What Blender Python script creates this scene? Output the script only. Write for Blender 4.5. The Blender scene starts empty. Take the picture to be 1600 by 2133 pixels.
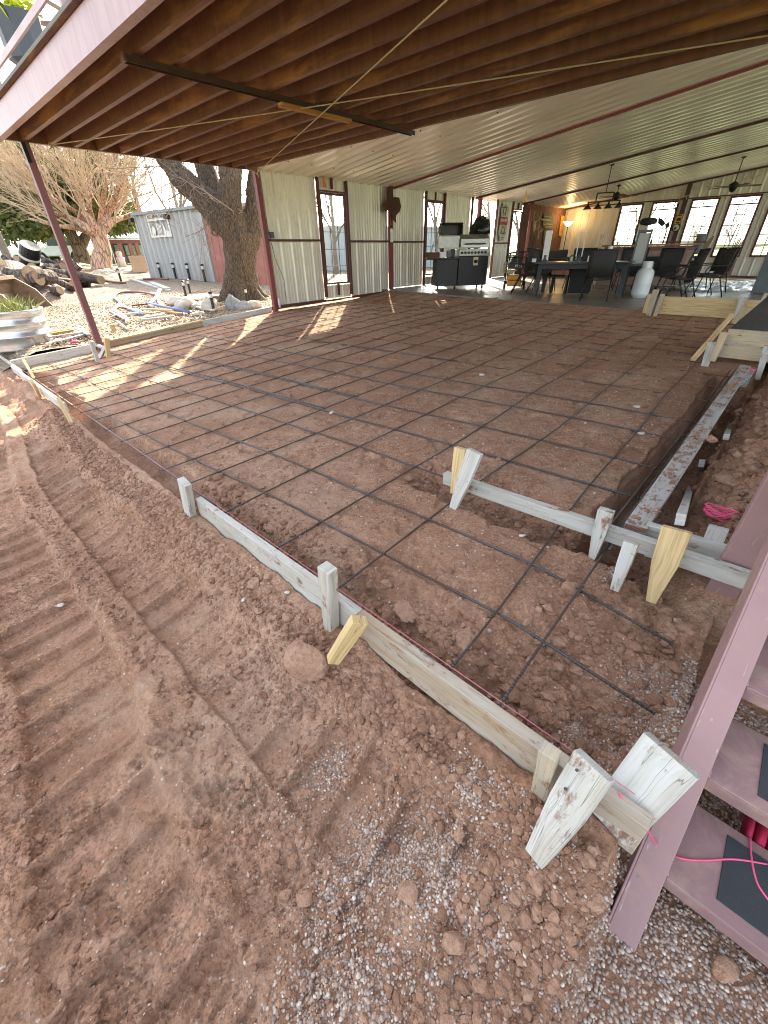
import bpy, math, random
import numpy as np
from mathutils import Vector, Matrix
R = math.radians
random.seed(7)
rng = np.random.default_rng(7)
SC = bpy.context.scene
COL = SC.collection
# ------------------------------------------------------------------ camera model (solved from the vanishing lines of the place)
F_PX, CX, CY = 844.978, 800.0, 1066.5
PITCH, ROLL, YAW, H = R(32.68030862), R(1.27623849), R(-43.09915404), 1.08
def _rot():
    cp, sp = math.cos(PITCH), math.sin(PITCH)
    M = np.array([[1, 0, 0], [0, -sp, -cp], [0, cp, -sp]])
    c, s = math.cos(ROLL), math.sin(ROLL)
    M = np.array([[c, s, 0], [-s, c, 0], [0, 0, 1]]) @ M
    c, s = math.cos(YAW), math.sin(YAW)
    return M @ np.array([[c, -s, 0], [s, c, 0], [0, 0, 1]])
CM = _rot()
CO = np.array([0, 0, H])
def ray(x, y): return CM.T @ np.array([(x - CX) / F_PX, (y - CY) / F_PX, 1.0])
def onz(x, y, z=0.0):
    d = ray(x, y); return CO + d * ((z - H) / d[2])
def onx(x, y, X):
    d = ray(x, y); return CO + d * (X / d[0])
def ony(x, y, Y):
    d = ray(x, y); return CO + d * (Y / d[1])
def dist(x, y, D):
    d = ray(x, y); return CO + d * (D / math.hypot(d[0], d[1]))
def on(q, f, dz=0.0):
    z = 0.0
    for _ in range(70):
        p = onz(q[0], q[1], z + dz); z = .6 * z + .4 * float(f(p[0], p[1]))
    return p
cl = np.clip
def S(x, y):   # level of the formed pad: the tops of the form boards
    return -.37 * cl((.16 - x) / 8.46, 0, 1.1) * cl((6.27 - y) / 5.35, 0, 1) + .1 * cl((-x - 1) / 8, 0, 1) * cl((y - 6.27) / 4, 0, 1)
def fl(x, y): return .14 - .02 * (x + 9.29)         # old concrete floor
def yard(x, y): return .02 * cl(-x - 9.3, -20, 52) - .27 * cl((6.3 - y) / 4, 0, 1) * cl((x + 20) / 8, 0, 1) - .33 * cl((1.4 - y) / .8, 0, 1) * cl((x + 14) / 3, 0, 1)
def roofz(x): return 2.57 + .115 * (x + 9.29)
def FB(x): return .66 + .32 * (.16 - x) / 9.66      # line of the front form board
# ------------------------------------------------------------------ noise
def _hash(ix, iy, s):
    h = (ix * 374761393 + iy * 668265263 + s * 1442695041) & 0xffffffff
    h = ((h ^ (h >> 13)) * 1274126177) & 0xffffffff
    return ((h ^ (h >> 16)) & 0xffff) / 65535.0
def vn(x, y, s=0):
    x = np.asarray(x, float); y = np.asarray(y, float)
    ix = np.floor(x).astype(np.int64); iy = np.floor(y).astype(np.int64)
    fx = x - ix; fy = y - iy
    fx = fx * fx * (3 - 2 * fx); fy = fy * fy * (3 - 2 * fy)
    a = _hash(ix, iy, s); b = _hash(ix + 1, iy, s); c = _hash(ix, iy + 1, s); d = _hash(ix + 1, iy + 1, s)
    return (a * (1 - fx) + b * fx) * (1 - fy) + (c * (1 - fx) + d * fx) * fy - .5
def fbm(x, y, s=0, o=4, g=.5):
    t = 0; a = 1.0
    for k in range(o):
        t = t + a * vn(x * 2 ** k + 13.7 * k, y * 2 ** k - 7.3 * k, s + k); a *= g
    return t
def ss(a, b, x):
    t = cl((x - a) / (b - a), 0, 1); return t * t * (3 - 2 * t)
# ------------------------------------------------------------------ materials
MATS = {}
class NT:
    def __init__(s, name):
        m = bpy.data.materials.new(name); m.use_nodes = True
        s.m = m; s.t = m.node_tree; s.b = s.t.nodes['Principled BSDF']; s.out = s.t.nodes['Material Output']
    def n(s, typ, **kw):
        nd = s.t.nodes.new(typ)
        for k, v in kw.items():
            if k in nd.inputs: nd.inputs[k].default_value = v
            else: setattr(nd, k, v)
        return nd
    def l(s, a, b): s.t.links.new(a, b)
    def coord(s, kind='Object', scale=(1, 1, 1)):
        c = s.n('ShaderNodeTexCoord'); mp = s.n('ShaderNodeMapping'); mp.inputs['Scale'].default_value = scale
        s.l(c.outputs[kind], mp.inputs[0]); return mp.outputs[0]
    def noise(s, vec, scale, detail=4, rough=.55, dist=0):
        nd = s.n('ShaderNodeTexNoise'); nd.inputs['Scale'].default_value = scale; nd.inputs['Detail'].default_value = detail
        nd.inputs['Roughness'].default_value = rough; nd.inputs['Distortion'].default_value = dist
        s.l(vec, nd.inputs['Vector']); return nd.outputs['Fac']
    def ramp(s, fac, stops):
        nd = s.n('ShaderNodeValToRGB'); e = nd.color_ramp.elements
        while len(e) < len(stops): e.new(.5)
        for i, (p, c) in enumerate(stops):
            e[i].position = p; e[i].color = (*c, 1) if len(c) == 3 else c
        s.l(fac, nd.inputs[0]); return nd.outputs[0]
    def mix(s, fac, a, b, mode='MIX'):
        nd = s.n('ShaderNodeMix', data_type='RGBA', blend_type=mode)
        for i, v in ((6, a), (7, b)):
            if isinstance(v, tuple): nd.inputs[i].default_value = (*v, 1)
            else: s.l(v, nd.inputs[i])
        if isinstance(fac, float): nd.inputs[0].default_value = fac
        else: s.l(fac, nd.inputs[0])
        return nd.outputs[2]
    def bump(s, h, strength=.5, distance=.01, prev=None):
        nd = s.n('ShaderNodeBump'); nd.inputs['Strength'].default_value = strength; nd.inputs['Distance'].default_value = distance
        s.l(h, nd.inputs['Height'])
        if prev is not None: s.l(prev, nd.inputs['Normal'])
        s.l(nd.outputs[0], s.b.inputs['Normal']); return nd.outputs[0]
    def col(s, c):
        if isinstance(c, tuple): s.b.inputs['Base Color'].default_value = (*c, 1)
        else: s.l(c, s.b.inputs['Base Color'])
    def rough(s, r, metal=0.0):
        if isinstance(r, float): s.b.inputs['Roughness'].default_value = r
        else: s.l(r, s.b.inputs['Roughness'])
        s.b.inputs['Metallic'].default_value = metal
def dk(c, k): return tuple(x * k for x in c)
def paint(name, c, r=.5, metal=0.0, var=.25, scale=6, c2=None, t2=.62, bump=.0):
    """painted, plastic or metal surface with blotchy wear; c2 = colour of worn or dirty patches"""
    if name in MATS: return MATS[name]
    s = NT(name); v = s.coord()
    n = s.noise(v, scale, 5, .6)
    base = s.ramp(n, [(.25, dk(c, 1 - var)), (.75, dk(c, 1 + var * .6))])
    if c2:
        n2 = s.noise(v, scale * 2.3, 6, .7, .6)
        base = s.mix(s.ramp(n2, [(t2 - .08, (0, 0, 0)), (t2 + .08, (1, 1, 1))]), base, c2)
    s.col(base); s.rough(s.ramp(n, [(.2, (max(r - .12, .02),) * 3), (.8, (min(r + .12, 1),) * 3)]), metal)
    if bump: s.bump(s.noise(v, scale * 8, 4), bump, .004)
    MATS[name] = s.m; return s.m
def wood(name, c, c2, grey=None, r=.75, grain=1.0, dirt=0.0):
    """sawn timber: grain runs along the u of the UV map (metres)"""
    if name in MATS: return MATS[name]
    s = NT(name); v = s.coord('UV', (2.2, 60 * grain, 1)); n = s.noise(v, 1.0, 6, .65, .5)
    w = s.coord('UV', (1.3, 11, 1)); n2 = s.noise(w, 1.0, 4, .6, 1.5)
    base = s.mix(s.ramp(n2, [(.3, (0, 0, 0)), (.7, (1, 1, 1))]), c, c2)
    base = s.mix(s.ramp(n, [(.38, (1, 1, 1)), (.52, (0, 0, 0))]), base, dk(c2, .78))
    u3 = s.coord('UV', (3, 7, 1))
    vo = s.n('ShaderNodeTexVoronoi'); vo.inputs['Scale'].default_value = 1.6; s.l(u3, vo.inputs['Vector'])
    base = s.mix(s.ramp(vo.outputs['Distance'], [(.045, (1, 1, 1)), (.1, (0, 0, 0))]), base, dk(c2, .35))
    if grey:
        g = s.noise(s.coord('UV', (1.2, 9, 1)), 1.3, 6, .7, 1)
        base = s.mix(s.ramp(g, [(.36, (0, 0, 0)), (.62, (1, 1, 1))]), base, grey)
    if dirt:
        d = s.noise(s.coord('UV', (5, 9, 1)), 1.4, 7, .75)
        base = s.mix(s.ramp(d, [(.62 - dirt * .3, (0, 0, 0)), (.70 - dirt * .3, (1, 1, 1))]), base, (.20, .10, .065))
    ck = s.noise(s.coord('UV', (.7, 30, 1)), 1.5, 2, .4, .35)
    crack = s.ramp(ck, [(.4955, (0, 0, 0)), (.499, (.8, .8, .8)), (.501, (.8, .8, .8)), (.5045, (0, 0, 0))])
    base = s.mix(crack, base, dk(c2, .28))
    s.col(base); s.rough(r); pb = s.bump(n, .6, .003); inv = s.n('ShaderNodeInvert'); s.l(crack, inv.inputs[1]); s.bump(inv.outputs[0], .5, .004, pb)
    MATS[name] = s.m; return s.m
def flat(name, c, r=.6, metal=0.0):
    return paint(name, c, r, metal, .12, 9)
def emis(name, c, e):
    if name in MATS: return MATS[name]
    s = NT(name); s.col(c); s.b.inputs['Emission Color'].default_value = (*c, 1); s.b.inputs['Emission Strength'].default_value = e
    MATS[name] = s.m; return s.m
def glassm(name='window_glass', tint=(.84, .88, .88)):
    if name in MATS: return MATS[name]
    s = NT(name); t = s.n('ShaderNodeBsdfTransparent'); t.inputs[0].default_value = (*tint, 1)
    g = s.n('ShaderNodeBsdfGlossy'); g.inputs['Roughness'].default_value = .03
    lw = s.n('ShaderNodeLayerWeight'); lw.inputs[0].default_value = .5
    pw = s.n('ShaderNodeMath', operation='POWER'); s.l(lw.outputs['Facing'], pw.inputs[0]); pw.inputs[1].default_value = 5
    ad = s.n('ShaderNodeMath', operation='MULTIPLY_ADD'); s.l(pw.outputs[0], ad.inputs[0]); ad.inputs[1].default_value = .5; ad.inputs[2].default_value = .03
    mx = s.n('ShaderNodeMixShader'); s.l(ad.outputs[0], mx.inputs[0]); s.l(t.outputs[0], mx.inputs[1]); s.l(g.outputs[0], mx.inputs[2])
    s.l(mx.outputs[0], s.out.inputs['Surface']); MATS[name] = s.m; return s.m
def rusty(name, c, rust=(.30, .115, .03), amt=.62, r=.55, streak=True):
    if name in MATS: return MATS[name]
    s = NT(name); v = s.coord('Object', (.7, 6, 4)); n = s.noise(v, 1.2, 6, .65, .4)
    st = s.noise(s.coord('Object', (9, 1, .6)), 2.0, 4, .6)
    base = s.ramp(st, [(.3, dk(c, .75)), (.7, dk(c, 1.3))])
    base = s.mix(s.ramp(n, [(amt - .06, (0, 0, 0)), (amt + .1, (1, 1, 1))]), base, rust)
    s.col(base); s.rough(r); s.bump(n, .1, .003); MATS[name] = s.m; return s.m
def dirt_mat():
    s = NT('red_dirt'); v = s.coord()
    a = s.noise(v, 1.1, 6, .6); b = s.noise(v, 9, 8, .65); c = s.noise(v, 70, 6, .7)
    base = s.ramp(a, [(.3, (.30, .162, .100)), (.5, (.40, .234, .153)), (.72, (.48, .305, .212))])
    base = s.mix(s.ramp(b, [(.35, (1, 1, 1)), (.6, (0, 0, 0))]), base, (.33, .177, .108))
    base = s.mix(s.ramp(c, [(.30, (1, 1, 1)), (.45, (0, 0, 0))]), base, (.215, .110, .068))
    # grains and crumbs: every grain its own tone
    for sc_, lo_, hi_ in ((55, .76, 1.16), (150, .66, 1.25)):
        vg = s.n('ShaderNodeTexVoronoi'); vg.inputs['Scale'].default_value = sc_; wv = s.n('ShaderNodeVectorMath', operation='ADD'); wn = s.n('ShaderNodeTexNoise'); wn.inputs['Scale'].default_value = sc_ * .6; s.l(v, wn.inputs['Vector'])
        sca = s.n('ShaderNodeVectorMath', operation='SCALE'); sca.inputs[3].default_value = .7 / sc_; s.l(wn.outputs['Color'], sca.inputs[0]); s.l(v, wv.inputs[0]); s.l(sca.outputs[0], wv.inputs[1]); s.l(wv.outputs[0], vg.inputs['Vector'])
        sg_ = s.n('ShaderNodeSeparateColor'); s.l(vg.outputs['Color'], sg_.inputs[0])
        gk = s.ramp(sg_.outputs[0], [(0, (lo_,) * 3), (.35, (.95,) * 3), (1, (hi_,) * 3)])
        base = s.mix(s.ramp(s.noise(v, 3.5, 4, .6), [(.30, (.25, .25, .25)), (.6, (1, 1, 1))]), base, s.mix(1.0, base, gk, 'MULTIPLY'))
    # caliche dust and small embedded stones
    dm = s.noise(v, .8, 5, .6, .8)
    pale = s.ramp(dm, [(.53, (0, 0, 0)), (.68, (.38, .38, .38))])
    base = s.mix(pale, base, (.53, .40, .29))
    vo = s.n('ShaderNodeTexVoronoi'); vo.inputs['Scale'].default_value = 46; s.l(v, vo.inputs['Vector'])
    sp = s.ramp(vo.outputs['Distance'], [(.13, (1, 1, 1)), (.2, (0, 0, 0))])
    sel = s.n('ShaderNodeSeparateColor'); s.l(vo.outputs['Color'], sel.inputs[0])
    pick = s.ramp(sel.outputs[0], [(.80, (0, 0, 0)), (.82, (1, 1, 1))])
    stone = s.ramp(sel.outputs[1], [(0, (.50, .42, .36)), (.5, (.66, .60, .54)), (1, (.34, .25, .21))])
    base = s.mix(s.mix(1.0, sp, pick, 'MULTIPLY'), base, stone)
    s.col(base); s.rough(.93); s.b.inputs['Specular IOR Level'].default_value = .2
    h = s.n('ShaderNodeMath', operation='ADD'); s.l(b, h.inputs[0]); s.l(c, h.inputs[1])
    m_ = s.noise(v, 26, 7, .7, .4); p0_ = s.bump(m_, .5, .03); p = s.bump(h.outputs[0], .8, .016, p0_)
    s.bump(s.noise(v, 190, 3, .6), .6, .005, p)
    return s.m
def gravel_mat(name, cols, scale=60, pale=.0):
    s = NT(name); v = s.coord()
    vo = s.n('ShaderNodeTexVoronoi'); vo.inputs['Scale'].default_value = scale; s.l(v, vo.inputs['Vector'])
    sel = s.n('ShaderNodeSeparateColor'); s.l(vo.outputs['Color'], sel.inputs[0])
    base = s.ramp(sel.outputs[0], [(i / (len(cols) - 1), c) for i, c in enumerate(cols)])
    big = s.noise(v, .6, 5, .6)
    base = s.mix(s.ramp(big, [(.45, (0, 0, 0)), (.75, (.7, .7, .7))]), base, dk(cols[1], .8))
    base = s.mix(s.ramp(vo.outputs['Distance'], [(.42, (0, 0, 0)), (.7, (1, 1, 1))]), base, dk(cols[0], .45))
    s.col(base); s.rough(.9)
    inv = s.n('ShaderNodeMath', operation='SUBTRACT'); inv.inputs[0].default_value = 1; s.l(vo.outputs['Distance'], inv.inputs[1])
    s.bump(inv.outputs[0], .8, .02); return s.m
def island_mat(name, stops, r=.75):
    s = NT(name); g = s.n('ShaderNodeNewGeometry'); v = s.coord()
    base = s.ramp(g.outputs['Random Per Island'], stops)
    n = s.noise(v, 120, 4, .6)
    base = s.mix(s.ramp(n, [(.32, (.55, .55, .55)), (.66, (.05, .05, .05))]), base, (.27, .15, .09))
    s.col(base); s.rough(r); return s.m
def bark_mat(name, c, c2, sc=9, strength=1.0):
    s = NT(name); v = s.coord('Object', (1, 1, .22))
    n = s.noise(v, sc, 6, .65, 1.2)
    vo = s.n('ShaderNodeTexVoronoi', feature='DISTANCE_TO_EDGE'); vo.inputs['Scale'].default_value = sc * 1.5
    s.l(v, vo.inputs['Vector'])
    base = s.mix(s.ramp(n, [(.3, (0, 0, 0)), (.7, (1, 1, 1))]), c, c2)
    base = s.mix(s.ramp(vo.outputs[0], [(.02, (1, 1, 1)), (.12, (0, 0, 0))]), base, dk(c, .4))
    s.col(base); s.rough(.95); p = s.bump(vo.outputs[0], strength, .05); s.bump(n, .6, .02, p); return s.m
def twig_mat(name, c, c2):
    s = NT(name); n = s.noise(s.coord(), 2.5, 4); s.col(s.ramp(n, [(.3, c), (.7, c2)])); s.rough(.9); return s.m
def leaf_mat(name, c, c2):
    s = NT(name); g = s.n('ShaderNodeNewGeometry'); s.col(s.ramp(g.outputs['Random Per Island'], [(0, c), (1, c2)])); s.rough(.7)
    return s.m
def rebar_mat():
    s = NT('rebar_steel'); v = s.coord('UV', (1, 1, 1))
    n = s.noise(v, 3.0, 5, .6); w = s.n('ShaderNodeTexWave'); w.inputs['Scale'].default_value = 22; s.l(v, w.inputs['Vector'])
    n3 = s.noise(s.coord('Object', (1, 1, 1)), 1.3, 3)
    base = s.ramp(n3, [(.35, (.075, .045, .034)), (.5, (.07, .062, .06)), (.64, (.095, .105, .12))])
    base = s.mix(s.ramp(n, [(.5, (0, 0, 0)), (.68, (.8, .8, .8))]), base, (.12, .06, .04))
    s.col(base); s.rough(.5, .35); s.bump(w.outputs['Fac'], .7, .004); return s.m
def concrete_mat(name='old_concrete', c=(.30, .27, .235), r=.55):
    s = NT(name); v = s.coord(); n = s.noise(v, .9, 8, .65, .6); n2 = s.noise(v, 24, 5, .6)
    base = s.ramp(n, [(.3, dk(c, .68)), (.6, c), (.8, dk(c, 1.25))])
    s.col(base); s.rough(s.ramp(n, [(.3, (r - .15,) * 3), (.7, (r + .2,) * 3)])); s.bump(n2, .2, .004); return s.m
def galv_mat(name, c=(.62, .62, .58), r=.36, metal=.7, streak=(1, 1, 1), speck=.45):
    s = NT(name); v = s.coord('Object', streak); n = s.noise(v, 1.4, 5, .6, .3); n2 = s.noise(v, 14, 4, .7)
    base = s.ramp(n, [(.3, dk(c, .8)), (.7, dk(c, 1.1))]); base = s.mix(s.ramp(n2, [(.55, (0, 0, 0)), (.8, (speck,) * 3)]), base, dk(c, .55))
    s.col(base); s.rough(s.ramp(n2, [(.2, (r - .18 * speck,) * 3), (.8, (r + .3 * speck,) * 3)]), metal); return s.m
def vein_wood(name, c, c2): return wood(name, c, c2)
# ------------------------------------------------------------------ mesh builder
class MB:
    def __init__(s): s.v = []; s.f = []; s.uv = []
    def add(s, vs, fs, uvs=None):
        o = len(s.v); s.v.extend([tuple(map(float, p)) for p in vs])
        for i, f in enumerate(fs):
            s.f.append(tuple(o + k for k in f))
            s.uv.append(uvs[i] if uvs else [(0, 0)] * len(f))
        return s
    def obox(s, c, X, Y, Z):
        """box from centre and three half vectors; u runs along X"""
        c, X, Y, Z = (np.array(a, float) for a in (c, X, Y, Z))
        if np.dot(np.cross(X, Y), Z) < 0: Z = -Z
        vs = [c + a * X + b * Y + d * Z for a in (-1, 1) for b in (-1, 1) for d in (-1, 1)]
        fs = [(0, 1, 3, 2), (4, 6, 7, 5), (0, 4, 5, 1), (2, 3, 7, 6), (0, 2, 6, 4), (1, 5, 7, 3)]
        lx, ly, lz = (2 * np.linalg.norm(a) for a in (X, Y, Z)); ou, ov = random.random() * 9, random.random() * 9
        co = [(a * lx, b * ly, d * lz) for a in (0, 1) for b in (0, 1) for d in (0, 1)]
        uv = []
        for i, f in enumerate(fs):
            if i < 2: uv.append([(ou + co[k][1] * .3, ov + co[k][2] * 1.3) for k in f])
            elif i < 4: uv.append([(ou + co[k][0], ov + co[k][2] + 3) for k in f])
            else: uv.append([(ou + co[k][0], ov + co[k][1]) for k in f])
        return s.add(vs, fs, uv)
    def box(s, x0, x1, y0, y1, z0, z1):
        c = ((x0 + x1) / 2, (y0 + y1) / 2, (z0 + z1) / 2); d = [((x1 - x0) / 2, 0, 0), (0, (y1 - y0) / 2, 0), (0, 0, (z1 - z0) / 2)]
        d.sort(key=lambda a: -sum(map(abs, a))); return s.obox(c, *d)
    def beam(s, p0, p1, w, h, up=(0, 0, 1), lift=0.0, side=0.0):
        p0 = np.array(p0, float); p1 = np.array(p1, float); d = p1 - p0; L = np.linalg.norm(d); d /= L
        up = np.array(up, float); sd = np.cross(d, up)
        if np.linalg.norm(sd) < 1e-4: sd = np.cross(d, (1, 0, 0.01))
        sd /= np.linalg.norm(sd); u = np.cross(sd, d)
        return s.obox((p0 + p1) / 2 + u * lift + sd * side, d * L / 2, sd * w / 2, u * h / 2)
    def wedge(s, p0, p1, w, h, up, tip=.2):
        """stake: board from p0 (square end) to p1 cut to a point over the last third"""
        p0 = np.array(p0, float); p1 = np.array(p1, float); d = p1 - p0; L = np.linalg.norm(d); d /= L
        up = np.array(up, float); sd = np.cross(d, up); sd /= np.linalg.norm(sd); u = np.cross(sd, d)
        m = p0 + d * L * .45; vs = []
        for p, k in ((p0, 1), (m, .92), (p1, tip)):
            for a, b in ((-1, -1), (1, -1), (1, 1), (-1, 1)): vs.append(p + sd * a * w / 2 * k + u * b * h / 2)
        fs = [(3, 2, 1, 0), (8, 9, 10, 11)]; ou = random.random() * 9
        uv = [[(ou, 0), (ou, w), (ou + h, w), (ou + h, 0)]] * 2
        for r in (0, 4):
            for k in range(4):
                a, b = r + k, r + (k + 1) % 4; fs.append((a, b, b + 4, a + 4))
                u0, u1 = (0, L * .45) if r == 0 else (L * .45, L); ww = w if k % 2 == 0 else h
                uv.append([(ou + u0, k), (ou + u0, k + ww), (ou + u1, k + ww), (ou + u1, k)])
        return s.add(vs, fs, uv)
    def tube(s, pts, rad, n=8, cap=True, uvs=1.0):
        pts = [np.array(p, float) for p in pts]; m = len(pts)
        rads = [rad] * m if np.isscalar(rad) else list(rad)
        t0 = pts[1] - pts[0]; t0 /= max(np.linalg.norm(t0), 1e-9)
        a = np.cross(t0, (0, 0, 1)); 
        if np.linalg.norm(a) < .1: a = np.cross(t0, (1, 0, 0))
        a /= np.linalg.norm(a); vs = []; L = 0; ls = []
        for i, p in enumerate(pts):
            t = pts[min(i + 1, m - 1)] - pts[max(i - 1, 0)]; t /= max(np.linalg.norm(t), 1e-9)
            a = a - t * np.dot(a, t); a /= max(np.linalg.norm(a), 1e-9); b = np.cross(t, a)
            if i: L += np.linalg.norm(p - pts[i - 1])
            ls.append(L * uvs)
            for k in range(n):
                th = 2 * math.pi * k / n; vs.append(p + (a * math.cos(th) + b * math.sin(th)) * rads[i])
        fs = []; uv = []
        for i in range(m - 1):
            for k in range(n):
                k2 = (k + 1) % n; fs.append((i * n + k, i * n + k2, (i + 1) * n + k2, (i + 1) * n + k))
                uv.append([(ls[i], k / n), (ls[i], (k + 1) / n), (ls[i + 1], (k + 1) / n), (ls[i + 1], k / n)])
        if cap:
            fs += [tuple(range(n - 1, -1, -1)), tuple((m - 1) * n + k for k in range(n))]; uv += [[(0, 0)] * n] * 2
        return s.add(vs, fs, uv)
    def lathe(s, c, prof, n=20, ax=(0, 0, 1), sx=1.0, sy=1.0):
        c = np.array(c, float); ax = np.array(ax, float); ax /= np.linalg.norm(ax)
        a = np.cross(ax, (0, 1, 0)); 
        if np.linalg.norm(a) < .1: a = np.cross(ax, (1, 0, 0))
        a /= np.linalg.norm(a); b = np.cross(ax, a); vs = []; fs = []; m = len(prof)
        for r, z in prof:
            for k in range(n):
                th = 2 * math.pi * k / n; vs.append(c + ax * z + a * (math.cos(th) * r * sx) + b * (math.sin(th) * r * sy))
        for i in range(m - 1):
            for k in range(n):
                k2 = (k + 1) % n; fs.append((i * n + k, i * n + k2, (i + 1) * n + k2, (i + 1) * n + k))
        fs.append(tuple(range(n - 1, -1, -1))); fs.append(tuple((m - 1) * n + k for k in range(n)))
        return s.add(vs, fs)
    def prism(s, poly, ext):
        poly = [np.array(p, float) for p in poly]; e = np.array(ext, float); n = len(poly)
        nrm = sum((np.cross(poly[i] - poly[0], poly[(i + 1) % n] - poly[0]) for i in range(1, n)), np.zeros(3))
        if np.dot(nrm, e) > 0: poly = poly[::-1]
        vs = poly + [p + e for p in poly]; fs = [tuple(range(n)), tuple(range(2 * n - 1, n - 1, -1))]
        for i in range(n):
            j = (i + 1) % n; fs.append((j, i, n + i, n + j))
        return s.add(vs, fs)
    def sheet(s, P):
        """P: array (m, n, 3)"""
        m, n = P.shape[:2]; vs = P.reshape(-1, 3); fs = []
        for i in range(m - 1):
            for j in range(n - 1): fs.append((i * n + j, i * n + j + 1, (i + 1) * n + j + 1, (i + 1) * n + j))
        return s.add(vs, fs)
    def rock(s, c, r, seed=0, amp=.3, sub=2, flatten=(1, 1, 1), rough=.5):
        v, f = ICO[sub]; rg = np.random.default_rng(seed)
        d = np.ones(len(v))
        for k in range(7):
            ax = rg.normal(size=3); ax /= np.linalg.norm(ax); t = v @ ax; h = .55 + .35 * rg.random()
            d = np.where(t > h, np.minimum(d, h / np.maximum(t, .01) * (1 + 0 * t)), d)
        d *= 1 + amp * rough * np.array([float(vn(p[0] * 3 + seed, p[1] * 3 + p[2] * 2.3, seed)) for p in v])
        sc = np.array(flatten) * r; th = rg.random() * 6.28; c_, s_ = math.cos(th), math.sin(th)
        q = (v * d[:, None]) * sc; q = np.stack([q[:, 0] * c_ - q[:, 1] * s_, q[:, 0] * s_ + q[:, 1] * c_, q[:, 2]], 1)
        return s.add(q + np.array(c, float), f)
    def build(s, name, mat, parent=None, world=True, smooth=False, bevel=0.0, origin=None, auto=False):
        me = bpy.data.meshes.new(name); V = np.array(s.v, float).reshape(-1, 3)
        loc = np.zeros(3)
        if parent is not None:
            if world:
                r = parent
                while r.parent is not None: r = r.parent
                V = V - np.array(r.location)
        else:
            loc = np.array([(V[:, 0].min() + V[:, 0].max()) / 2, (V[:, 1].min() + V[:, 1].max()) / 2, V[:, 2].min()]) if origin is None else np.array(origin, float)
            V = V - loc
        me.from_pydata([tuple(p) for p in V], [], s.f)
        uvl = me.uv_layers.new(name='UVMap')
        flatuv = [c for fuv in s.uv for uvp in fuv for c in uvp]
        if len(flatuv) == len(me.loops) * 2: uvl.data.foreach_set('uv', flatuv)
        if mat is not None: me.materials.append(mat)
        if smooth: me.polygons.foreach_set('use_smooth', [True] * len(me.polygons))
        me.update()
        o = bpy.data.objects.new(name, me); COL.objects.link(o); o.location = loc
        if parent is not None: o.parent = parent; o.location = (0, 0, 0)
        if bevel:
            b = o.modifiers.new('edge', 'BEVEL'); b.width = bevel; b.segments = 2; b.limit_method = 'ANGLE'; b.angle_limit = R(35)
        return o
def _icos():
    out = {}
    import bmesh
    for k in (1, 2, 3, 4):
        bm = bmesh.new(); bmesh.ops.create_icosphere(bm, subdivisions=k, radius=1)
        bm.verts.ensure_lookup_table(); out[k] = (np.array([v.co[:] for v in bm.verts]), [tuple(v.index for v in f.verts) for f in bm.faces]); bm.free()
    return out
ICO = _icos()
def np_mesh(name, V, Fq, mat, smooth=True):
    """big mesh straight from arrays; Fq is (n, k)"""
    me = bpy.data.meshes.new(name); k = Fq.shape[1]
    me.vertices.add(len(V)); me.vertices.foreach_set('co', V.astype(np.float32).ravel())
    me.loops.add(Fq.size); me.loops.foreach_set('vertex_index', Fq.astype(np.int32).ravel())
    me.polygons.add(len(Fq)); me.polygons.foreach_set('loop_start', np.arange(0, Fq.size, k, dtype=np.int32))
    me.polygons.foreach_set('loop_total', np.full(len(Fq), k, np.int32))
    me.polygons.foreach_set('use_smooth', np.full(len(Fq), smooth))
    me.update(calc_edges=True); me.validate(); me.materials.append(mat)
    o = bpy.data.objects.new(name, me); COL.objects.link(o); return o
# ------------------------------------------------------------------ things
def tag(o, label, cat, group=None, kind=None):
    if label: o['label'] = label
    if cat: o['category'] = cat
    if group: o['group'] = group
    if kind: o['kind'] = kind
    return o
def thing(name, label, cat, loc=(0, 0, 0), rz=0.0, group=None):
    o = bpy.data.objects.new(name, None); COL.objects.link(o); o.location = tuple(map(float, loc)); o.rotation_euler = (0, 0, rz)
    o.empty_display_size = .1
    return tag(o, label, cat, group)
def struct(o): o['kind'] = 'structure'; return o
def dup(root, loc, rz=0.0, label=None, group=None, scale=None):
    def cp(o, par):
        c = o.copy(); COL.objects.link(c)
        if par is not None: c.parent = par
        for ch in list(o.children): cp(ch, c)
        return c
    r = cp(root, None); r.location = tuple(map(float, loc)); r.rotation_euler = (0, 0, rz)
    if scale: r.scale = scale
    if label: r['label'] = label
    if group: r['group'] = group
    return r
def ordn(i): return ['first', 'second', 'third', 'fourth', 'fifth', 'sixth', 'seventh', 'eighth', 'ninth', 'tenth', 'eleventh', 'twelfth', 'thirteenth', 'fourteenth', 'fifteenth', 'sixteenth', 'seventeenth', 'eighteenth', 'nineteenth', 'twentieth', 'twenty-first', 'twenty-second'][i]
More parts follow.
